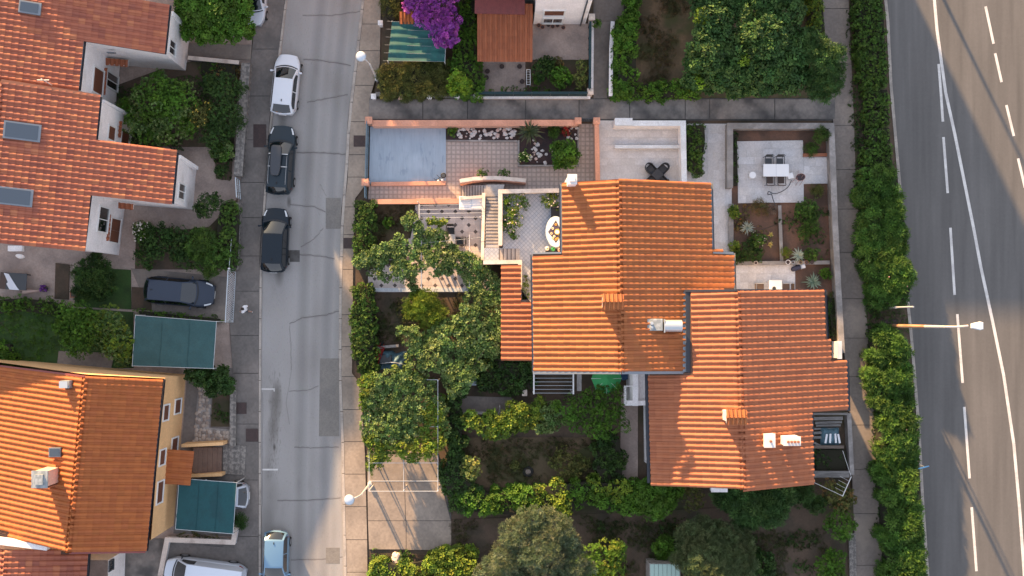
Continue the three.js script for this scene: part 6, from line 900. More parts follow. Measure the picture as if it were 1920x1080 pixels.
const G = {                                            // leaf colours (linear)
  hedge: [[0.048, 0.102, 0.014], [0.063, 0.126, 0.017], [0.037, 0.082, 0.012], [0.084, 0.157, 0.023]], vine: [[.10, .17, .042], [.13, .20, .055], [.08, .14, .032], [.175, .24, .085], [.06, .115, .026]], vineY: [[0.115, 0.181, 0.017], [0.146, 0.211, 0.020], [0.084, 0.145, 0.016], [0.188, 0.230, 0.023], [0.063, 0.121, 0.014]],
  dark: [[0.027, 0.063, 0.012], [0.037, 0.082, 0.014], [0.021, 0.051, 0.009], [0.048, 0.096, 0.017]], bright: [[0.063, 0.145, 0.012], [0.084, 0.181, 0.016], [0.052, 0.121, 0.010]], lime: [[0.157, 0.253, 0.016], [0.198, 0.302, 0.023], [0.104, 0.193, 0.016]], olive: [[0.073, 0.102, 0.036], [0.094, 0.126, 0.048], [0.058, 0.085, 0.028], [0.125, 0.157, 0.063]],
  tam: [[.095, .135, .062], [.13, .165, .085], [.07, .105, .045], [.17, .20, .115]], oliveB: [[0.089, 0.102, 0.023], [0.115, 0.126, 0.031], [0.063, 0.079, 0.016], [0.146, 0.151, 0.039]], fig: [[0.037, 0.087, 0.019], [0.052, 0.115, 0.026], [0.029, 0.070, 0.016], [0.073, 0.139, 0.031]], oleander: [[.046, .11, .013], [.065, .14, .018], [.032, .08, .011], [.09, .175, .028]], feather: [[0.136, 0.193, 0.016], [0.177, 0.230, 0.022], [0.104, 0.157, 0.014]], varieg: [[0.209, 0.241, 0.063], [0.271, 0.302, 0.087], [0.125, 0.169, 0.031]],
  boug: [[.30, .055, .33], [.36, .07, .38], [.23, .038, .28], [.42, .11, .40], [.32, .06, .36]], bougP: [[.48, .16, .40], [.52, .20, .42], [.42, .11, .36]], autumn: [[.16, .10, .03], [.10, .09, .03], [.20, .12, .035], [.07, .08, .02]]
};
function addLeaves(parent, name, pts, geo, cols, mat = LEAF, sc = 1) {
  const im = sh(new THREE.InstancedMesh(geo, mat, pts.length)), m = new THREE.Matrix4(), q = new THREE.Quaternion(), q2 = new THREE.Quaternion(), c = new THREE.Color(), Y = V(0, 1, 0); im.name = name;
  parent.updateMatrixWorld(true); const inv = parent.matrixWorld.clone().invert();
  pts.forEach((p, i) => { q.setFromUnitVectors(Y, p.n); q2.setFromAxisAngle(Y, R(0, 6.28)); q.multiply(q2); const s = .76 * sc * R(.65, 1.35); m.compose(p.p, q, V(s, s, s)); m.premultiply(inv); im.setMatrixAt(i, m); const k = pick(p.c || cols), v = R(.8, 1.2) * (p.k || 1); c.setRGB(k[0] * v * (p.g ?? 1), k[1] * v, k[2] * v); im.setColorAt(i, c); });
  im.userData.kind = 'stuff'; parent.add(im); return im;
}
// leaves over the shells of many small clumps; clump: [x, y, z, r]
function clumpLeaves(clumps, perM2, ry = .8) {
  const out = [];
  for (const [x, y, z, r, c] of clumps) {
    const n = Math.max(4, Math.round(1.6 * perM2 * r * r * 7)), k = R(.68, 1.28), gk = R(.86, 1.16);
    for (let i = 0; i < n; i++) { const u = R(-.45, 1), a = R(0, 6.283), w = Math.sqrt(1 - u * u), f = 1 - .45 * rnd() * rnd(), d = V(w * Math.cos(a), u * ry, w * Math.sin(a)); out.push({ p: V(x + d.x * r * f, Math.max(.05, y + d.y * r * f), z + d.z * r * f), n: V(d.x + R(-.6, .6), d.y + .5 + R(-.4, .4), d.z + R(-.6, .6)).normalize(), c, k, g: gk }); }
  }
  return out;
}
function woody(parent, base, tips, r) {               // trunk and limbs to a few tips
  const gs = []; const fork = base.clone().setY(Math.max(.4, tips[0].y * .38)); gs.push(rod(base, fork, r, r * .75, 9));
  for (const t of tips) { const m = fork.clone().lerp(t, .5).add(V(R(-.15, .15), R(0, .25), R(-.15, .15))); gs.push(rod(fork, m, r * .55, r * .35, 7), rod(m, t, r * .35, r * .12, 6)); }
  return wmesh('trunk', gs, M.bark, parent);
}
// a tree or bush: px centre, crown blobs [px, py, radius px, y centre, r scale]
function tree(name, label, cat, base, blobs, kind, o = {}) {
  const b = P(base[0], base[1], .08), g = grp(name, label, cat, b, 0, o.group); g.updateMatrixWorld(true); const clumps = [], tips = [];
  const more = blobs.flatMap(([x, y, r, hy, fl]) => r < 14 ? [] : [0, 1, 2].map(i => { const t = R(0, 6.28); return [x + Math.cos(t) * r * .85, y + Math.sin(t) * r * .85, r * R(.28, .45), hy * R(.78, .95), fl, 1]; }));
  for (const [px, py, rp, hy, fl, small] of [...blobs, ...more]) {
    const c = P(px, py, hy), r = rp / FOC * (HGT - hy), ry = r * (fl || .8); if (!small) tips.push(V(c.x, c.y + ry * .3, c.z));
    const cr = clamp(r * (o.cl || .34), .16, .62), n = Math.round((r * r) / (cr * cr) * (o.dens || 2.6));
    for (let i = 0; i < n; i++) { const u = 1 - 1.35 * Math.pow((i + rnd()) / n, 1.05), a = i * 2.39996 + R(-.4, .4), w = Math.sqrt(Math.max(0, 1 - u * u)), f = R(.72, 1.0) - cr / r * .55, q = cr * R(.7, 1.25); clumps.push([c.x + w * Math.cos(a) * r * f, Math.max(.15, c.y + u * ry * f), c.z + w * Math.sin(a) * r * f, q, o.spots && rnd() < o.spotShare ? o.spots : null]); }
  }
  woody(g, b, tips, o.trunk || .12); addLeaves(g, 'crown', clumpLeaves(clumps, o.per || 16), LG[kind], G[o.cols] || o.cols, o.mat || LEAF, o.sc || 1);
  if (o.extra) o.extra(g, clumps); return g;
}
// a hedge, vine mat or shrub mass filling a pixel outline at height h; o.under lets it float (vines) and o.h0 sets its lower level
function mass(name, label, cat, px, h, kind, cols, o = {}) {
  const w = W(px, h), a = w.map(p => [p.x, p.z]), xs = a.map(p => p[0]), zs = a.map(p => p[1]), cx = (Math.min(...xs) + Math.max(...xs)) / 2, cz = (Math.min(...zs) + Math.max(...zs)) / 2;
  const g = grp(name, label, cat, V(cx, .05, cz), 0, o.group), sp = o.sp || .42, clumps = []; g.updateMatrixWorld(true); const s0 = R(0, 900);
  for (let x = Math.min(...xs); x <= Math.max(...xs); x += sp) for (let z = Math.min(...zs); z <= Math.max(...zs); z += sp) {
    const qx = x + R(-.5, .5) * sp, qz = z + R(-.5, .5) * sp; if (!inPoly(a, qx, qz)) continue; const e = edgeDist(a, qx, qz), r = sp * R(.62, .95) * (o.rk || 1);
    if (o.gap && vn(qx * .9 + s0, qz * .9, 64, 64, 7) < o.gap) continue;
    const bump = (vn(qx * (o.bf || .8) + s0, qz * (o.bf || .8), 64, 64, 3) - .5) * (o.bump ?? .35), top = h - r * .7 + bump - (e < .35 ? (o.round ?? .25) * (1 - e / .35) : 0); clumps.push([qx, Math.max(.15, top), qz, r, o.spots && vn(qx * .45 + s0, qz * .45, 64, 64, 11) > 1 - (o.spotShare || .2) ? o.spots : null]);
    if (!o.float && e < sp * 1.1) for (let y = top - sp * .8; y > .15; y -= sp * .85) clumps.push([qx, y, qz, r * .9, null]);
    else if (o.float && rnd() < .5) clumps.push([qx, top - R(.2, .45), qz, r * .8, null]);
  }
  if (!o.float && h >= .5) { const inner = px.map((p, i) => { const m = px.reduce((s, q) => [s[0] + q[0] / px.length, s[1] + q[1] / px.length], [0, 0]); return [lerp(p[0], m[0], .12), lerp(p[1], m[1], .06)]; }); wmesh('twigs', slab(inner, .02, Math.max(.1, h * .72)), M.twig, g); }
  else wmesh('stem', (() => { const gs = []; for (let i = 0; i < (o.float ? o.stems || 5 : 2); i++) { const p = clumps[Math.floor(rnd() * clumps.length)], q = clumps[Math.floor(rnd() * clumps.length)]; gs.push(rod(V(p[0], .05, p[2]), V(p[0] + R(-.2, .2), p[1], p[2] + R(-.2, .2)), .045, .025, 6)); const m = V((p[0] + q[0]) / 2, (p[1] + q[1]) / 2, (p[2] + q[2]) / 2); if (p !== q) gs.push(tube([V(p[0], p[1] - .1, p[2]), m, V(q[0], q[1] - .1, q[2])], .02, 10, 5)); } return gs; })(), M.bark, g);
  addLeaves(g, 'foliage', clumpLeaves(clumps, o.per || 15), LG[kind], G[cols] || cols, o.mat || LEAF, o.sc || 1); if (o.extra) o.extra(g, clumps, a); return g;
}
function ball(name, label, cat, x, y, rp, h, kind, cols, o = {}) { return tree(name, label, cat, [x, y], [[x, y, rp, h, .85]], kind, { cols, trunk: .05, ...o }); }
function fruit(parent, clumps, n, r, m, name = 'blossom') { const gs = []; for (let i = 0; i < n; i++) { const c = pick(clumps); const a = R(0, 6.28), u = R(.2, 1), w = Math.sqrt(1 - u * u); gs.push(new THREE.IcosahedronGeometry(r * R(.7, 1.3), 0).translate(c[0] + w * Math.cos(a) * c[3], c[1] + u * c[3], c[2] + w * Math.sin(a) * c[3])); } wmesh(name, gs, m, parent).userData.kind = 'stuff'; }
// --- trimmed hedges along the street
mass('trimmed_hedge', 'dense trimmed hedge by the street above the patio entrance', 'hedge', [[666, 378], [700, 376], [700, 430], [690, 500], [664, 503], [663, 440]], 1.5, 'small', 'hedge', { sp: .3, per: 20, bump: .14, group: undefined });
mass('trimmed_hedge', 'dense trimmed hedge by the street below the patio entrance', 'hedge', [[660, 535], [696, 533], [704, 620], [705, 700], [668, 703], [657, 620]], 1.5, 'small', 'hedge', { sp: .3, per: 20, bump: .14 });
// --- vines
mass('grapevine', 'big leaved grapevine spreading over the patio trellis', 'vine', [[664, 494], [690, 472], [735, 448], [752, 432], [757, 408], [778, 402], [800, 425], [828, 432], [835, 452], [846, 470], [880, 478], [905, 492], [898, 520], [880, 535], [862, 508], [820, 512], [795, 505], [760, 525], [735, 518], [700, 532], [690, 512]], 2.6, 'round', 'vine', { float: true, sp: .36, per: 19, bump: .7, stems: 6, sc: .98, gap: .2 });
mass('grapevine', 'grapevine hanging thickly beside the lean-to roof of the middle house', 'vine', [[880, 480], [908, 490], [940, 520], [957, 560], [955, 600], [948, 640], [932, 655], [905, 690], [885, 722], [850, 748], [830, 700], [795, 690], [758, 694], [765, 655], [742, 614], [760, 611], [800, 628], [832, 602], [862, 590], [872, 560], [880, 530]], 2.7, 'round', 'vine', { float: true, sp: .36, per: 19, bump: .8, stems: 8, sc: .98, gap: .2 });
mass('grapevine', 'short vine spray hanging over the tiled strip of the patio', 'vine', [[768, 520], [780, 520], [776, 560], [770, 575], [764, 548]], 2.2, 'round', 'vine', { float: true, sp: .3, per: 16, stems: 1, bump: .5 }); mass('grapevine', 'thin vine tendril leading to the four black chairs', 'vine', [[800, 412], [842, 411], [842, 416], [800, 420]], 2.5, 'round', 'vineY', { float: true, sp: .22, per: 16, stems: 1, bump: .3 }); mass('grapevine', 'narrow vine arch across the lower side of the patio table', 'vine', [[832, 456], [846, 458], [862, 470], [884, 480], [880, 488], [855, 476], [840, 464]], 2.5, 'round', 'vine', { float: true, sp: .25, per: 18, stems: 1, bump: .3 });
mass('kiwi_vine', 'sunlit yellow green vine covering the tube pergola over the driveway', 'vine', [[676, 706], [740, 692], [798, 702], [812, 722], [832, 758], [842, 800], [834, 838], [806, 862], [770, 862], [742, 850], [712, 866], [690, 882], [680, 800]], 2.75, 'round', 'vineY', { float: true, sp: .36, per: 21, bump: .7, stems: 7, spots: G.vine, spotShare: .5, sc: .95, gap: 0 });
for (const [x, y, l, t] of [[695, 870, 36, 'longest vine strand trailing at the left of the driveway'], [712, 868, 30, 'vine strand trailing second from the left over the driveway'], [806, 852, 22, 'short vine strand at the right of the driveway'], [742, 852, 12, 'stubby vine strand in the middle over the driveway']]) mass('vine_strand', t, 'vine', [[x - 5, y - 16], [x + 5, y - 16], [x + 3, y + l * .6], [x, y + l * .7], [x - 4, y + l * .5]], 2.3, 'small', 'vineY', { float: true, sp: .22, per: 14, stems: 1, bump: .5 });
mass('shrub_border', 'dark shrub border between the vine pergola and the back garden', 'shrubs', [[834, 700], [872, 722], [862, 760], [868, 830], [862, 850], [880, 900], [905, 945], [850, 962], [826, 900], [845, 830], [838, 770]], 1.9, 'round', 'dark', { sp: .5, bump: .8, per: 14 });
mass('vine_row', 'sunlit yellow green vine row along the garden path', 'vine', [[872, 775], [900, 778], [950, 765], [980, 752], [1030, 752], [1058, 770], [1058, 800], [1020, 808], [980, 805], [930, 822], [880, 812]], 2.1, 'round', 'vineY', { float: true, sp: .4, per: 18, bump: .7, stems: 6, spots: G.vine, spotShare: .4 });
mass('vine_canopy', 'mid green vine canopy between the green parasol and the dry garden', 'vine', [[1040, 752], [1090, 742], [1110, 722], [1160, 720], [1172, 760], [1178, 800], [1150, 822], [1100, 815], [1062, 808], [1050, 780]], 2.6, 'small', 'bright', { float: true, sp: .4, per: 19, bump: .6, stems: 5 });
mass('shrub_border', 'dark shrubs hiding the south west corner of the lean-to roof', 'shrubs', [[885, 690], [930, 662], [945, 678], [1000, 682], [1000, 730], [960, 742], [905, 735]], 1.5, 'round', 'dark', { sp: .48, bump: .8, per: 13 });
mass('laurel_hedge', 'uneven garden hedge running across below the dry back garden', 'hedge', [[836, 905], [900, 928], [960, 918], [1000, 914], [1060, 908], [1110, 902], [1180, 908], [1240, 908], [1262, 935], [1240, 968], [1190, 962], [1130, 955], [1100, 948], [1060, 966], [1015, 952], [935, 966], [860, 960]], 1.7, 'round', 'bright', { sp: .5, bump: .9, per: 16, spots: G.vineY, spotShare: .33 });
mass('side_shrubs', 'dark green shrubs along the house side path', 'shrubs', [[1118, 830], [1165, 820], [1172, 905], [1128, 908], [1110, 870]], 1.1, 'round', 'dark', { sp: .5, bump: .7 });
ball('variegated_shrub', 'cream and green variegated shrub left of the dry back garden', 'shrub', 882, 876, 22, 1.3, 'small', 'varieg', { sc: 1.1 }); ball('shrub', 'small yellowish shrub in the middle of the dry back garden', 'shrub', 1062, 866, 30, .6, 'small', 'oliveB', { per: 11 }); ball('shrub', 'tiny yellow tuft left of the tyre planter', 'shrub', 967, 873, 10, .4, 'small', 'oliveB'); ball('shrub', 'olive coloured clump right of the small yellowish shrub', 'shrub', 1090, 868, 16, .6, 'small', 'oliveB', { per: 11 });
tree('feathery_tree', 'feathery yellow green tree in the garden below the patio', 'tree', [800, 595], [[782, 575, 26, 2.0], [808, 588, 26, 1.9], [800, 560, 18, 2.2], [770, 585, 14, 1.6]], 'fine', { cols: 'feather', sc: 1.5, trunk: .07, per: 14 });
ball('dry_shrub', 'brown withered shrub beside the feathery yellow green tree', 'shrub', 832, 608, 20, .7, 'fine', 'autumn', { sc: 1.3, per: 10 });
ball('shrub', 'small green shrub among the dry grass of the front garden', 'shrub', 728, 418, 11, .4, 'small', 'bright', { per: 9 }); ball('flower_bush', 'brownish pink flowering bush at the patio corner post', 'bush', 772, 402, 9, .6, 'small', 'autumn');
// --- bottom trees and bushes
tree('tamarisk_tree', 'tall grey green feathery tree at the bottom edge of the gardens', 'tree', [1000, 1060], [[1000, 975, 28, 4.4], [1040, 995, 32, 4.2], [975, 1005, 34, 4.5], [1060, 1025, 30, 3.9], [1015, 1035, 42, 4.8], [960, 1045, 38, 4.2], [1072, 1062, 34, 3.7], [925, 1078, 34, 3.2], [1020, 1085, 46, 4.5], [965, 1090, 36, 3.9], [1025, 965, 16, 4.0]], 'fine', { cols: 'tam', sc: 1.4, trunk: .2, per: 17, cl: .36, dens: 2.1 });
mass('shrub_bank', 'bank of yellow green shrubs at the lower left of the gardens', 'shrubs', [[694, 1050], [740, 1062], [800, 1050], [835, 1030], [880, 1030], [900, 1055], [895, 1110], [690, 1110]], 1.2, 'round', 'vineY', { sp: .42, bump: .8, spots: G.autumn, spotShare: .25 });
tag(mass('weed_strip', 'strip of low weeds below the concrete driveway', 'weeds', [[692, 1034], [845, 1034], [830, 1052], [694, 1060]], .3, 'small', 'hedge', { sp: .36, bump: .3, gap: .35, per: 12 }));
ball('round_bush', 'rounded bright green clipped bush at the bottom edge', 'bush', 1132, 1058, 48, 1.6, 'small', 'bright', { per: 17, spots: G.vineY, spotShare: .35 }); ball('round_bush', 'small yellow green bush right under the rounded clipped bush', 'bush', 1128, 1084, 28, 2.0, 'small', 'vineY');
ball('bush', 'small low green bush above the greenhouse', 'bush', 1242, 1028, 22, .7, 'round', 'bright'); 
tree('olive_tree', 'grey green olive tree beside the greenhouse', 'tree', [1340, 1050], [[1310, 1005, 36, 3.6], [1365, 1020, 40, 3.6], [1330, 1050, 56, 3.8], [1385, 1065, 34, 3.2], [1290, 1040, 30, 3.2]], 'fine', { cols: 'olive', sc: 1.4, trunk: .16, per: 16, cl: .3 });
tree('loquat_tree', 'dark leaved tree against the south gable of the right-hand house', 'tree', [1420, 960], [[1395, 945, 40, 2.8], [1440, 955, 36, 2.8], [1460, 925, 26, 2.6], [1360, 930, 22, 2.4]], 'long', { cols: 'fig', sc: 1.2, trunk: .12, per: 14 }); tree('shrub', 'dark loose shrub below the lower right roof corner', 'shrub', [1515, 935], [[1505, 925, 24, 1.8], [1530, 945, 18, 1.5]], 'long', { cols: 'dark', per: 13 });
tree('shrub', 'bright green shrub below the lower left roof corner of the right-hand house', 'shrub', [1230, 940], [[1225, 935, 36, 1.8], [1260, 925, 20, 1.6], [1205, 920, 18, 1.6]], 'round', { cols: 'bright', per: 14 }); ball('shrub', 'dull olive shrub below the middle of the south gable', 'shrub', 1300, 935, 24, 1.2, 'small', 'oliveB', { per: 11 });
tree('flowering_shrub', 'shrub with orange tinted leaves by the bent white frame', 'shrub', [1570, 935], [[1560, 922, 24, 1.5], [1585, 935, 18, 1.4], [1575, 950, 16, 1.3]], 'small', { cols: 'oliveB', per: 14, spots: G.autumn, spotShare: .25 }); ball('round_bush', 'round dark green bush beside the footpath', 'bush', 1577, 982, 28, 1.4, 'small', 'bright', { per: 17 }); tree('shrub', 'bright green shrub at the lower right garden corner', 'shrub', [1560, 1056], [[1570, 1048, 20, 1.0], [1545, 1062, 22, 1.0], [1560, 1080, 24, .9]], 'small', { cols: 'bright', per: 14 });
tag(mass('meadow_weeds', 'loose dark weeds over the shaded bottom garden', 'weeds', [[1100, 985], [1200, 975], [1270, 975], [1430, 1010], [1520, 1000], [1540, 1060], [1440, 1100], [1200, 1020]], .22, 'small', 'dark', { sp: .5, gap: .52, bump: .2, per: 8 }));
ball('bush', 'low green bush among the shaded bottom garden weeds', 'bush', 1430, 1060, 26, .6, 'round', 'dark', { per: 11 });
// --- upper middle garden
const bg = mass('bougainvillea', 'purple bougainvillea tumbling over the green shade sail', 'bougainvillea', [[757, 12], [775, -30], [860, -30], [862, 20], [858, 60], [850, 84], [832, 86], [812, 76], [806, 50], [785, 46], [770, 28]], 3.3, 'bract', 'boug', { float: true, sp: .34, per: 22, bump: 1.3, bf: 1.3, gap: .05, stems: 5, sc: 1.1, spots: G.bougP, spotShare: .28, mat: LEAFM });
mass('climber', 'bright green climber covering the fence left of the orange porch roof', 'vine', [[868, -30], [890, -30], [893, 40], [895, 118], [905, 150], [900, 176], [870, 178], [845, 175], [842, 120], [850, 88], [862, 60]], 2.0, 'small', 'bright', { sp: .42, per: 17, bump: .6 }); tree('lime_bush', 'lime yellow bush at the foot of the bright green climber', 'bush', [858, 156], [[860, 150, 17, 2.1], [870, 162, 14, 1.9], [850, 165, 12, 1.8]], 'round', { cols: 'lime', per: 15, trunk: .05 });
mass('olive_hedge', 'olive coloured loose hedge in front of the green shade sail', 'hedge', [[706, 128], [730, 116], [780, 112], [838, 118], [842, 150], [838, 174], [800, 172], [752, 178], [704, 174]], 1.9, 'fine', 'oliveB', { sp: .42, per: 19, bump: .6, sc: 1.35 });
mass('ivy', 'brownish climbing shrub beside the street post at the top', 'shrub', [[718, -30], [752, -30], [750, 20], [738, 40], [722, 30]], 1.2, 'fine', 'oliveB', { sp: .45, sc: 1.3, per: 14 });
tree('shrub', 'dark rounded shrub in the flower bed behind the lane fence', 'shrub', [1012, 140], [[1015, 130, 20, .9], [1030, 120, 14, .8]], 'small', { cols: 'dark', per: 14 }); tree('shrub', 'pale green shrub in the middle of the bed behind the lane fence', 'shrub', [1050, 145], [[1050, 143, 20, .9]], 'round', { cols: 'bright', per: 13 }); tree('shrub', 'yellow flowering shrub at the right of the bed behind the lane fence', 'shrub', [1092, 140], [[1092, 125, 13, .9], [1090, 150, 15, .8]], 'small', { cols: 'varieg', per: 13 }); ball('shrub', 'orange leaved shrub at the top of the bed behind the lane fence', 'shrub', 1045, 117, 11, .6, 'small', 'autumn'); ball('shrub', 'small green shrub beside the white rack', 'shrub', 1008, 150, 10, .5, 'small', 'bright'); ball('potted_bush', 'small green bush at the top of the side passage', 'bush', 1120, 45, 10, .9, 'small', 'bright');
tag(mass('creeping_plants', 'low creeping plants along the foot of the lane fence', 'plants', [[910, 160], [925, 166], [1000, 163], [1100, 166], [1100, 172], [905, 172]], .25, 'small', 'bright', { sp: .3, gap: .3, per: 12, bump: .15 }));
// --- orchard top right
mass('hedge', 'green leafy hedge along the left side of the orchard', 'hedge', [[1158, 40], [1172, 38], [1172, 0], [1195, -30], [1196, 60], [1194, 155], [1180, 178], [1160, 178], [1155, 110]], 1.5, 'round', 'bright', { sp: .45, bump: .6 }); mass('hedge', 'low leafy hedge along the lane at the foot of the orchard', 'hedge', [[1150, 166], [1200, 158], [1250, 152], [1310, 158], [1320, 184], [1150, 182]], .9, 'round', 'bright', { sp: .42, bump: .5 });
tree('fig_tree', 'broad dark green tree at the left of the orchard', 'tree', [1345, 95], [[1340, 30, 46, 5.0], [1330, 95, 48, 4.6], [1365, 140, 40, 4.0], [1315, 145, 30, 3.4], [1390, 90, 38, 4.7], [1330, -30, 50, 5]], 'big', { cols: 'fig', trunk: .2, per: 15, cl: .3, spots: G.lime, spotShare: .05 });
tree('fig_tree', 'tallest dark green orchard tree with a sunlit pale top', 'tree', [1440, 85], [[1440, 70, 40, 6.3], [1415, 20, 42, 5.2], [1470, 20, 40, 5.3], [1440, 120, 40, 4.9], [1485, 85, 38, 5.1], [1420, 150, 34, 4.2], [1475, 145, 36, 4.4], [1440, -40, 55, 6]], 'big', { cols: 'fig', trunk: .22, per: 15, cl: .3 });
tree('laurel_tree', 'glossy dark tree leaning over the footpath beside the orchard', 'tree', [1545, 130], [[1545, 110, 34, 5.0], [1555, 145, 30, 4.6], [1530, 150, 28, 4.2], [1520, 90, 30, 5.2], [1545, 170, 22, 3.8]], 'long', { cols: 'fig', trunk: .16, per: 17, sc: .9, cl: .3 });
mass('conifer_hedge', 'narrow yellow green hedge between orchard and footpath', 'hedge', [[1520, -30], [1542, -30], [1546, 40], [1548, 85], [1528, 85], [1524, 30]], 2.2, 'small', 'vineY', { sp: .34, bump: .3 });
// --- west gardens
tree('street_tree', 'bright leafy tree covering the white car at the top left', 'tree', [405, 30], [[380, 10, 46, 3.2], [430, 15, 46, 3.3], [400, 48, 38, 3.0], [445, 52, 28, 2.8], [360, 50, 22, 2.4], [410, -40, 56, 3.2]], 'round', { cols: 'bright', trunk: .14, per: 18, sc: 1.1 });
tree('pittosporum', 'large mid green bush tree beside the notch of the top left house', 'tree', [305, 205], [[290, 185, 46, 3.0], [335, 185, 40, 2.8], [270, 240, 36, 2.4], [320, 235, 42, 2.6], [240, 205, 24, 1.6]], 'small', { cols: 'bright', trunk: .14, per: 15, spots: G.vine, spotShare: .3 }); tree('dark_tree', 'dark green bush tree beside the rubble wall', 'tree', [415, 200], [[420, 165, 34, 2.4], [425, 215, 36, 2.4], [400, 250, 30, 2.0]], 'small', { cols: 'dark', trunk: .12, per: 17 });
tree('citrus_tree', 'small citrus tree with yellow fruit between two bush trees', 'tree', [377, 212], [[377, 212, 24, 2.6]], 'small', { cols: 'oliveB', per: 14, extra: (g, c) => fruit(g, c, 26, .06, flat(.5, .36, .05), 'fruit') }); tag(mass('flower_border', 'low reddish flower border below the pale wall by the street', 'flowers', [[374, 114], [446, 120], [444, 150], [405, 150], [372, 140]], .6, 'small', 'autumn', { sp: .42, bump: .5, per: 11, spots: G.bright, spotShare: .4 }));
ball('shrub', 'pale green shrub at the lower end of the rubble wall bed', 'shrub', 418, 285, 19, 1.0, 'round', 'bright', { spots: G.vine, spotShare: .4 }); ball('shrub', 'dark shrub below the pale green shrub at the rubble wall', 'shrub', 414, 322, 13, .8, 'small', 'dark'); tag(mass('ground_cover', 'dark ground cover under the bush trees of the top left garden', 'ground cover', [[212, 170], [260, 160], [440, 140], [432, 330], [404, 330], [400, 272], [252, 272], [215, 230]], .45, 'small', 'dark', { sp: .5, gap: .2, bump: .4, per: 11 }));
ball('round_bush', 'dark round clipped bush at the corner of the second west garden', 'bush', 391, 384, 24, 1.7, 'small', 'dark', { per: 20 }); mass('trimmed_hedge', 'tall green hedge beside the lattice gate and the pavement', 'hedge', [[412, 380], [436, 374], [447, 400], [445, 450], [441, 505], [424, 508], [410, 470], [404, 430]], 1.9, 'small', 'hedge', { sp: .38, bump: .4, per: 17 });
tree('shrub', 'broad blue green shrub in the bed in front of the middle white house', 'shrub', [320, 460], [[300, 455, 34, 1.2], [335, 450, 30, 1.3], [350, 482, 26, 1.1], [275, 480, 22, .9]], 'small', { cols: 'dark', per: 15 }); tree('shrub', 'loose green shrub between the blue green shrub and the tall hedge', 'shrub', [385, 470], [[380, 460, 30, 1.5], [395, 492, 24, 1.3]], 'long', { cols: 'hedge', per: 13 }); ball('oleander_bush', 'white flowering bush at the corner of the white house path', 'bush', 268, 436, 20, .9, 'small', 'hedge', { extra: (g, c) => fruit(g, c, 90, .055, flat(.62, .56, .48)) });
tree('dark_shrub', 'dark spiky shrub beside the small lawn of the west yard', 'shrub', [168, 520], [[170, 512, 32, 1.5], [195, 535, 24, 1.3], [158, 545, 18, 1.0]], 'long', { cols: 'dark', per: 14 }); tree('garden_tree', 'leafy green tree left of the grey teal canopy with a dark core', 'tree', [150, 620], [[140, 590, 30, 2.0], [165, 615, 34, 2.2], [145, 645, 30, 2.0], [120, 610, 20, 1.6]], 'small', { cols: 'bright', per: 14 }); tree('garden_tree', 'yellow green tree touching the left edge of the grey teal canopy', 'tree', [215, 625], [[205, 605, 32, 2.2], [225, 640, 34, 2.2], [190, 640, 24, 1.8], [232, 668, 22, 1.8]], 'small', { cols: 'vineY', per: 15, spots: G.vine, spotShare: .5 });
mass('hedge', 'row of loose shrubs along the top of the west lawn', 'shrubs', [[-20, 562], [40, 558], [100, 566], [125, 575], [115, 592], [40, 584], [-20, 590]], .9, 'small', 'bright', { sp: .45, bump: .6 }); mass('hedge', 'leafy shrubs at the left edge beside the west lawn', 'shrubs', [[-20, 640], [20, 645], [28, 680], [-20, 690]], .9, 'round', 'bright', { sp: .45, bump: .6 }); tag(mass('grass_tufts', 'tufts of longer grass on the shaded west lawn', 'grass', [[-20, 590], [110, 595], [115, 650], [60, 690], [-20, 650]], .14, 'fine', 'bright', { sp: .42, per: 9, bump: .05, gap: .25 })).userData.kind = 'stuff';
mass('ivy_strip', 'narrow ivy strip along the upper edge of the grey teal canopy', 'ivy', [[250, 582], [330, 590], [420, 598], [424, 606], [330, 600], [252, 592]], .7, 'small', 'bright', { sp: .26, bump: .2 }); tree('fig_bush', 'dark green bush at the corner of the ochre house', 'bush', [395, 710], [[375, 702, 26, 1.5], [405, 712, 28, 1.5], [425, 722, 16, 1.2]], 'round', { cols: 'dark', per: 16 }); tag(mass('weeds', 'sparse weeds in the dark bed beside the stone paving', 'weeds', [[401, 742], [430, 744], [430, 795], [398, 796]], .25, 'small', 'dark', { sp: .3, gap: .4, per: 10, bump: .15 })); ball('shrub', 'dark shrub below the right corner of the dark teal awning', 'shrub', 452, 977, 13, .7, 'long', 'dark');
tag(mass('weed_strip', 'weeds in the strip between the teal awning and the van forecourt', 'weeds', [[330, 998], [435, 1008], [435, 1014], [330, 1010]], .25, 'small', 'oliveB', { sp: .28, gap: .3, per: 11, bump: .15 }));
// --- courtyard plants
mass('planter_shrub', 'long flowering shrub planter along the left side of the terrace', 'shrub', [[946, 366], [992, 366], [990, 385], [976, 395], [972, 440], [950, 447], [944, 420]], TH + .65, 'small', 'hedge', { float: true, sp: .34, per: 18, bump: .4, stems: 3, spots: G.vineY, spotShare: .2, extra: (g, c) => fruit(g, c, 45, .045, flat(.6, .5, .42)) }); mass('planter_shrub', 'flowering shrub planter at the upper right of the terrace', 'shrub', [[1008, 366], [1052, 366], [1052, 385], [1030, 394], [1016, 384]], TH + .65, 'small', 'vineY', { float: true, sp: .32, per: 17, bump: .35, stems: 2, extra: (g, c) => fruit(g, c, 25, .045, flat(.6, .5, .42)) }); mass('planter_shrub', 'yellow green shrub squeezed between parapet and house wall', 'shrub', [[979, 505], [996, 520], [995, 556], [979, 560]], TH + .4, 'small', 'vineY', { float: true, sp: .3, per: 17, stems: 1 });
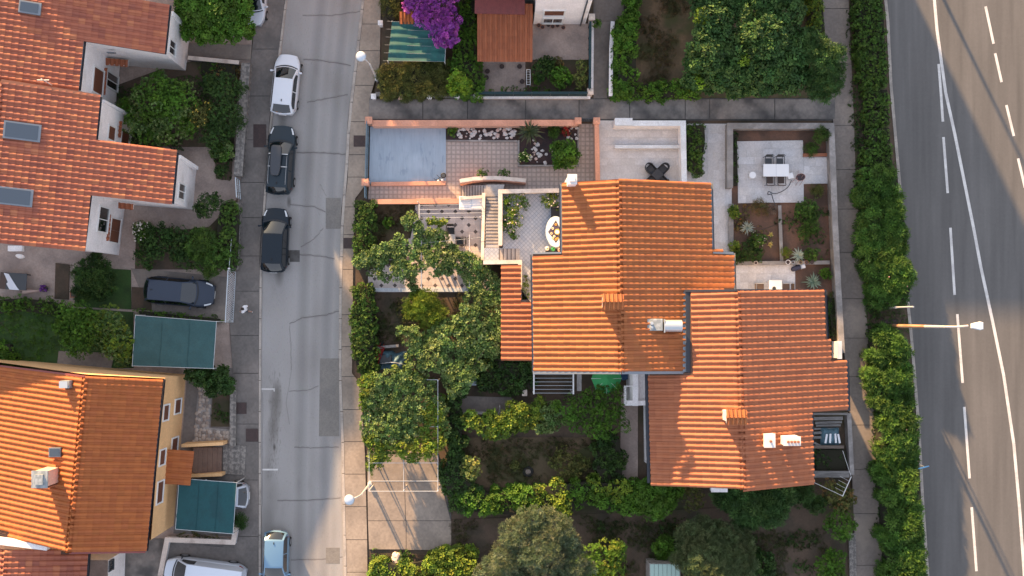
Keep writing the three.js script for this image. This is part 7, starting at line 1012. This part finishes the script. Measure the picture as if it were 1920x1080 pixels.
ball('shrub', 'green shrub left behind the curved salmon wall', 'shrub', 906, 326, 11, 1.0, 'small', 'hedge', { cl: .5 }); ball('shrub', 'green shrub right behind the curved salmon wall', 'shrub', 945, 326, 11, 1.0, 'small', 'hedge', { cl: .5 }); ball('round_bush', 'round bright green bush at the lower right of the stone bed', 'bush', 1062, 290, 27, 1.4, 'round', 'bright', { per: 19 }); ball('flower_bush', 'white flowering bush at the lower left of the stone bed', 'bush', 983, 293, 12, .6, 'small', 'bright', { extra: (g, c) => fruit(g, c, 22, .05, flat(.62, .6, .3)) }); ball('flower_bush', 'scarlet plant at the upper right of the stone bed', 'flower', 1062, 247, 9, .5, 'small', [[.30, .02, .02], [.36, .04, .02], [.10, .08, .02]], {}); ball('shrub', 'small green shrub at the left end of the stone bed', 'shrub', 848, 248, 9, .5, 'small', 'bright'); ball('shrub', 'dark green shrub between the cycad and the scarlet plant', 'shrub', 1038, 247, 10, .5, 'long', 'hedge');
mass('hedge', 'hedge with red tinted tips between the white terrace and the pale path', 'hedge', [[1287, 232], [1322, 232], [1324, 260], [1318, 300], [1318, 328], [1306, 328], [1288, 316]], 1.2, 'small', 'hedge', { sp: .34, bump: .35, per: 18, spots: [[.2, .06, .02], [.12, .14, .03], [.06, .1, .02]], spotShare: .25 }); mass('hedge', 'thin dark hedge along the left of the garden terrace', 'hedge', [[1373, 248], [1382, 248], [1384, 350], [1374, 350]], .8, 'small', 'dark', { sp: .26, bump: .15 });
// --- kitchen garden plants
function rosette(name, label, cat, x, y, h, n, len, w, cols, lift = .5, trunkH = 0) {   // agave, cycad: curved tapering blades, each a part
  const p = P(x, y, h), g = grp(name, label, cat, p.clone().setY(.08)), y0 = h - .08; const ms = cols.map(c => flat(c[0], c[1], c[2], { roughness: .55, side: THREE.DoubleSide }));
  if (trunkH) mesh('trunk', new THREE.CylinderGeometry(.16, .2, y0, 12).translate(0, y0 / 2, 0), M.bark, g);
  for (let i = 0; i < n; i++) { const a = i * 2.39996 + R(-.15, .15), el = lift * (1 - .75 * i / n) + R(-.1, .1), l = len * R(.8, 1.1) * (.75 + .25 * i / n), c = Math.cos(a), s = Math.sin(a), pos = [], N = 6; const at2 = t => { const r = l * (t * Math.cos(el * 1.2) + .0), yy = y0 + l * (Math.sin(el * 1.2) * t - .55 * t * t * (1.1 - el)); return [r, yy]; };
    for (let k = 0; k < N; k++) { const t0 = k / N, t1 = (k + 1) / N, [r0, a0] = at2(t0), [r1, a1] = at2(t1), w0 = w * Math.pow(Math.sin(Math.PI * (.12 + .88 * t0)), .7) * (1 - t0 * .3), w1 = k === N - 1 ? .002 : w * Math.pow(Math.sin(Math.PI * (.12 + .88 * t1)), .7) * (1 - t1 * .3); const q = (r, v, y) => [c * r - s * v, Math.max(.03, y), s * r + c * v]; const A = q(r0, -w0, a0 + w0 * .35), B = q(r0, 0, a0), C = q(r0, w0, a0 + w0 * .35), D = q(r1, -w1, a1 + w1 * .35), E = q(r1, 0, a1), F = q(r1, w1, a1 + w1 * .35); pos.push(...A, ...B, ...E, ...A, ...E, ...D, ...B, ...C, ...F, ...B, ...F, ...E); }
    const ge = new THREE.BufferGeometry(); ge.setAttribute('position', new THREE.Float32BufferAttribute(pos, 3)); ge.computeVertexNormals(); mesh(trunkH ? 'frond' : 'leaf', ge, pick(ms), g); }
  return g;
}
rosette('cycad', 'dark green cycad palm standing in the stone bed by the lane', 'palm', 993, 246, .9, 64, 1.15, .055, [[.03, .045, .012], [.045, .06, .016], [.06, .07, .02], [.022, .036, .01]], .8, 1);
rosette('agave', 'silvery agave in the left planted bed', 'agave', 1401, 427, .35, 44, .62, .035, [[.30, .33, .27], [.24, .28, .22], [.36, .38, .31]], .9); rosette('agave', 'silvery agave above the flower pots in the right planted bed', 'agave', 1497, 479, .35, 44, .66, .04, [[.30, .34, .26], [.22, .27, .20], [.36, .40, .32]], .8); rosette('agave', 'grey green agave below the ledge beside the lower terrace', 'agave', 1524, 529, .35, 40, .72, .045, [[.16, .22, .15], [.22, .28, .20], [.12, .18, .12]], .8);
tree('shrub', 'dense green shrub at the top of the right planted bed', 'shrub', [1512, 398], [[1500, 396, 14, .7], [1518, 390, 17, .8], [1522, 405, 12, .6]], 'small', { cols: 'hedge', per: 16 }); tree('shrub', 'feathery green shrub in the middle of the right planted bed', 'shrub', [1515, 428], [[1518, 424, 15, .6], [1508, 438, 13, .5]], 'fine', { cols: 'hedge', per: 16 }); ball('shrub', 'yellow green shrub at the left edge of the left planted bed', 'shrub', 1377, 398, 11, .6, 'round', 'vineY'); ball('shrub', 'flowering shrub in the middle of the left planted bed', 'shrub', 1420, 452, 16, .6, 'small', 'hedge', { per: 15, extra: (g, c) => fruit(g, c, 22, .04, flat(.5, .42, .36)) }); tree('shrub', 'broad green shrub at the lower left of the left planted bed', 'shrub', [1400, 470], [[1402, 468, 17, .6], [1384, 482, 14, .5], [1418, 478, 14, .5]], 'small', { cols: 'dark', per: 14 }); ball('shrub', 'yellow green shrub at the wall left of the planted bed', 'shrub', 1377, 462, 12, .6, 'small', 'vineY'); ball('shrub', 'small lime shrub at the lower left of the right planted bed', 'shrub', 1474, 474, 10, .4, 'fine', 'feather'); ball('shrub', 'green shrub right of the agave with the flower pots', 'shrub', 1522, 477, 14, .5, 'small', 'hedge'); ball('shrub', 'dry brown shrub along the top of the left planted bed', 'shrub', 1424, 390, 16, .5, 'fine', 'autumn', { per: 10 }); ball('shrub', 'grey dead shrub beside the bed divider', 'shrub', 1448, 392, 10, .5, 'fine', [[.14, .11, .09], [.18, .14, .11]]); ball('shrub', 'leafy shrub in the top right corner of the walled garden', 'shrub', 1541, 252, 15, .9, 'fine', 'hedge', { sc: 1.2 }); ball('shrub', 'green fern like shrub right of the garden terrace corner', 'shrub', 1521, 279, 13, .5, 'fine', 'hedge', { sc: 1.2 }); ball('shrub', 'bright shrub at the wall below the ledge', 'shrub', 1548, 513, 10, .5, 'round', 'bright'); ball('shrub', 'dull shrub in the small bed below the garden terrace', 'shrub', 1530, 358, 13, .4, 'fine', 'oliveB', { sc: 1.2 });
rosette('yucca', 'small yellow tipped succulent in the left planted bed', 'succulent', 1445, 440, .2, 12, .3, .04, [[.42, .30, .08], [.30, .26, .06]], .9); rosette('yucca', 'second yellow tipped succulent lower in the left planted bed', 'succulent', 1444, 458, .2, 12, .3, .04, [[.42, .30, .08], [.30, .26, .06]], .9);
mass('shrub_strip', 'narrow shrub strip between the right-hand house and its wall', 'shrubs', [[1554, 555], [1570, 556], [1576, 640], [1560, 640]], .7, 'long', 'dark', { sp: .34, bump: .4, per: 12 }); ball('shrub', 'small shrub beneath the white wall pier', 'shrub', 1570, 662, 9, .4, 'small', 'dark'); mass('shrub_strip', 'dark shrubs framed by the grey beams', 'shrubs', [[1526, 842], [1588, 842], [1590, 882], [1528, 882]], .7, 'small', 'dark', { sp: .42, bump: .5, per: 12 });
tag(mass('bed_weeds', 'small weeds scattered over the reddish planted beds', 'weeds', [[1376, 386], [1556, 384], [1558, 488], [1376, 490]], .22, 'small', 'autumn', { sp: .36, gap: .5, per: 8, bump: .15, spots: G.dark, spotShare: .5 }));
for (const [l, px, cols, gap] of [['patchy dry grass of the back garden', [[872, 826], [1165, 826], [1170, 900], [868, 905]], [[.07, .065, .02], [.05, .07, .016], [.11, .08, .035], [.04, .055, .014]], .38], ['patchy green grass of the bottom garden', [[1090, 972], [1260, 978], [1500, 1000], [1545, 990], [1550, 1040], [1500, 1110], [1160, 1110]], [[.04, .07, .014], [.03, .05, .012], [.07, .065, .02]], .3], ['thin grass between the driveway and the bottom tree', [[850, 980], [935, 970], [930, 1040], [850, 1030]], [[.05, .06, .016], [.08, .065, .03]], .4], ['dry grass of the orchard lawn', [[1203, -20], [1290, -20], [1300, 150], [1202, 155]], [[.10, .065, .03], [.07, .06, .022], [.05, .06, .018]], .45], ['dry grass of the front garden by the trimmed hedge', [[703, 384], [776, 386], [756, 475], [702, 460]], [[.10, .06, .03], [.05, .06, .018]], .45], ['dark grass of the garden below the patio', [[704, 552], [870, 552], [860, 640], [706, 642]], [[.035, .06, .012], [.05, .05, .016]], .35]]) tag(mass('grass', l, 'grass', px, .16, 'fine', cols, { sp: .36, gap, per: 11, bump: .08, float: true, stems: 1 })).userData.kind = 'stuff';
// --- roadside oleander hedge, bush by bush
const og = 'oleander bushes of the roadside hedge', rose = (g, c) => fruit(g, c, 16, .05, flat(.55, .28, .24));
mass('ivy_cover', 'dark creeping cover between the footpath and the roadside hedge', 'ground cover', [[1592, -30], [1612, -30], [1622, 200], [1628, 400], [1645, 600], [1655, 800], [1668, 1110], [1658, 1110], [1642, 800], [1624, 570], [1604, 300]], .3, 'small', 'dark', { sp: .4, bump: .2, per: 12, gap: .12 });
[['long clipped stretch of the roadside hedge at the top edge', [[1604, -30], [1657, -30], [1662, 80], [1667, 164], [1618, 164], [1608, 60]], 1.6, 'hedge'], ['square clipped bush of the roadside hedge, topmost of four', [[1624, 167], [1666, 167], [1668, 200], [1626, 202]], 1.3, 'hedge'], ['second square clipped bush of the roadside hedge from the top', [[1626, 206], [1668, 205], [1670, 234], [1628, 236]], 1.2, 'hedge'], ['third square clipped bush of the roadside hedge from the top', [[1626, 240], [1670, 239], [1672, 268], [1628, 270]], 1.3, 'hedge'], ['lowest of the four square clipped bushes in the roadside hedge', [[1622, 275], [1672, 273], [1676, 312], [1624, 312]], 1.4, 'hedge'], ['dark oleander just below the square clipped bushes', [[1616, 316], [1680, 312], [1688, 350], [1692, 400], [1650, 400], [1622, 390]], 2.2, 'oleander'], ['tall oleander bulging over the kerb opposite the planted beds', [[1630, 392], [1692, 384], [1704, 430], [1702, 480], [1660, 490], [1624, 470]], 2.7, 'oleander'], ['round sunlit oleander with pink flowers above the grey sign post', [[1632, 484], [1700, 478], [1714, 530], [1706, 560], [1670, 574], [1640, 560]], 2.6, 'oleander', rose], ['oleander directly below the tall road lamp', [[1640, 624], [1672, 616], [1702, 640], [1708, 690], [1650, 700], [1640, 660]], 2.5, 'oleander'], ['broad oleander opposite the eave of the right-hand house', [[1640, 696], [1708, 688], [1718, 740], [1716, 790], [1660, 794], [1648, 740]], 2.5, 'oleander'], ['sunny oleander with a few pink flowers next to the blue sign', [[1654, 792], [1722, 786], [1728, 830], [1722, 870], [1664, 876], [1650, 830]], 2.5, 'oleander', rose], ['oleander just below the blue traffic sign', [[1660, 874], [1722, 868], [1730, 920], [1722, 950], [1660, 950], [1652, 920]], 2.4, 'oleander'], ['darker oleander second from the bottom of the roadside hedge', [[1660, 948], [1728, 946], [1734, 1000], [1730, 1030], [1668, 1034], [1660, 990]], 2.4, 'oleander'], ['lowest oleander of the roadside hedge at the bottom edge', [[1664, 1030], [1734, 1024], [1742, 1110], [1670, 1110]], 2.4, 'oleander']].forEach(([l, px, h, c, ex]) => mass('oleander_bush', l, 'hedge bush', px, h, c === 'hedge' ? 'small' : 'long', c, { sp: c === 'hedge' ? .34 : .46, per: c === 'hedge' ? 19 : 15, bump: c === 'hedge' ? .2 : .7, group: og, extra: ex, round: c === 'hedge' ? .2 : .5, sc: c === 'hedge' ? 1 : 1.1 }));
tag(mass('verge_grass', 'short grass round the foot of the tall road lamp', 'grass', [[1630, 566], [1690, 576], [1704, 600], [1700, 630], [1640, 625]], .12, 'fine', 'hedge', { sp: .3, per: 9, bump: .05, gap: .2 })).userData.kind = 'stuff';

renderer.render(scene, camera);
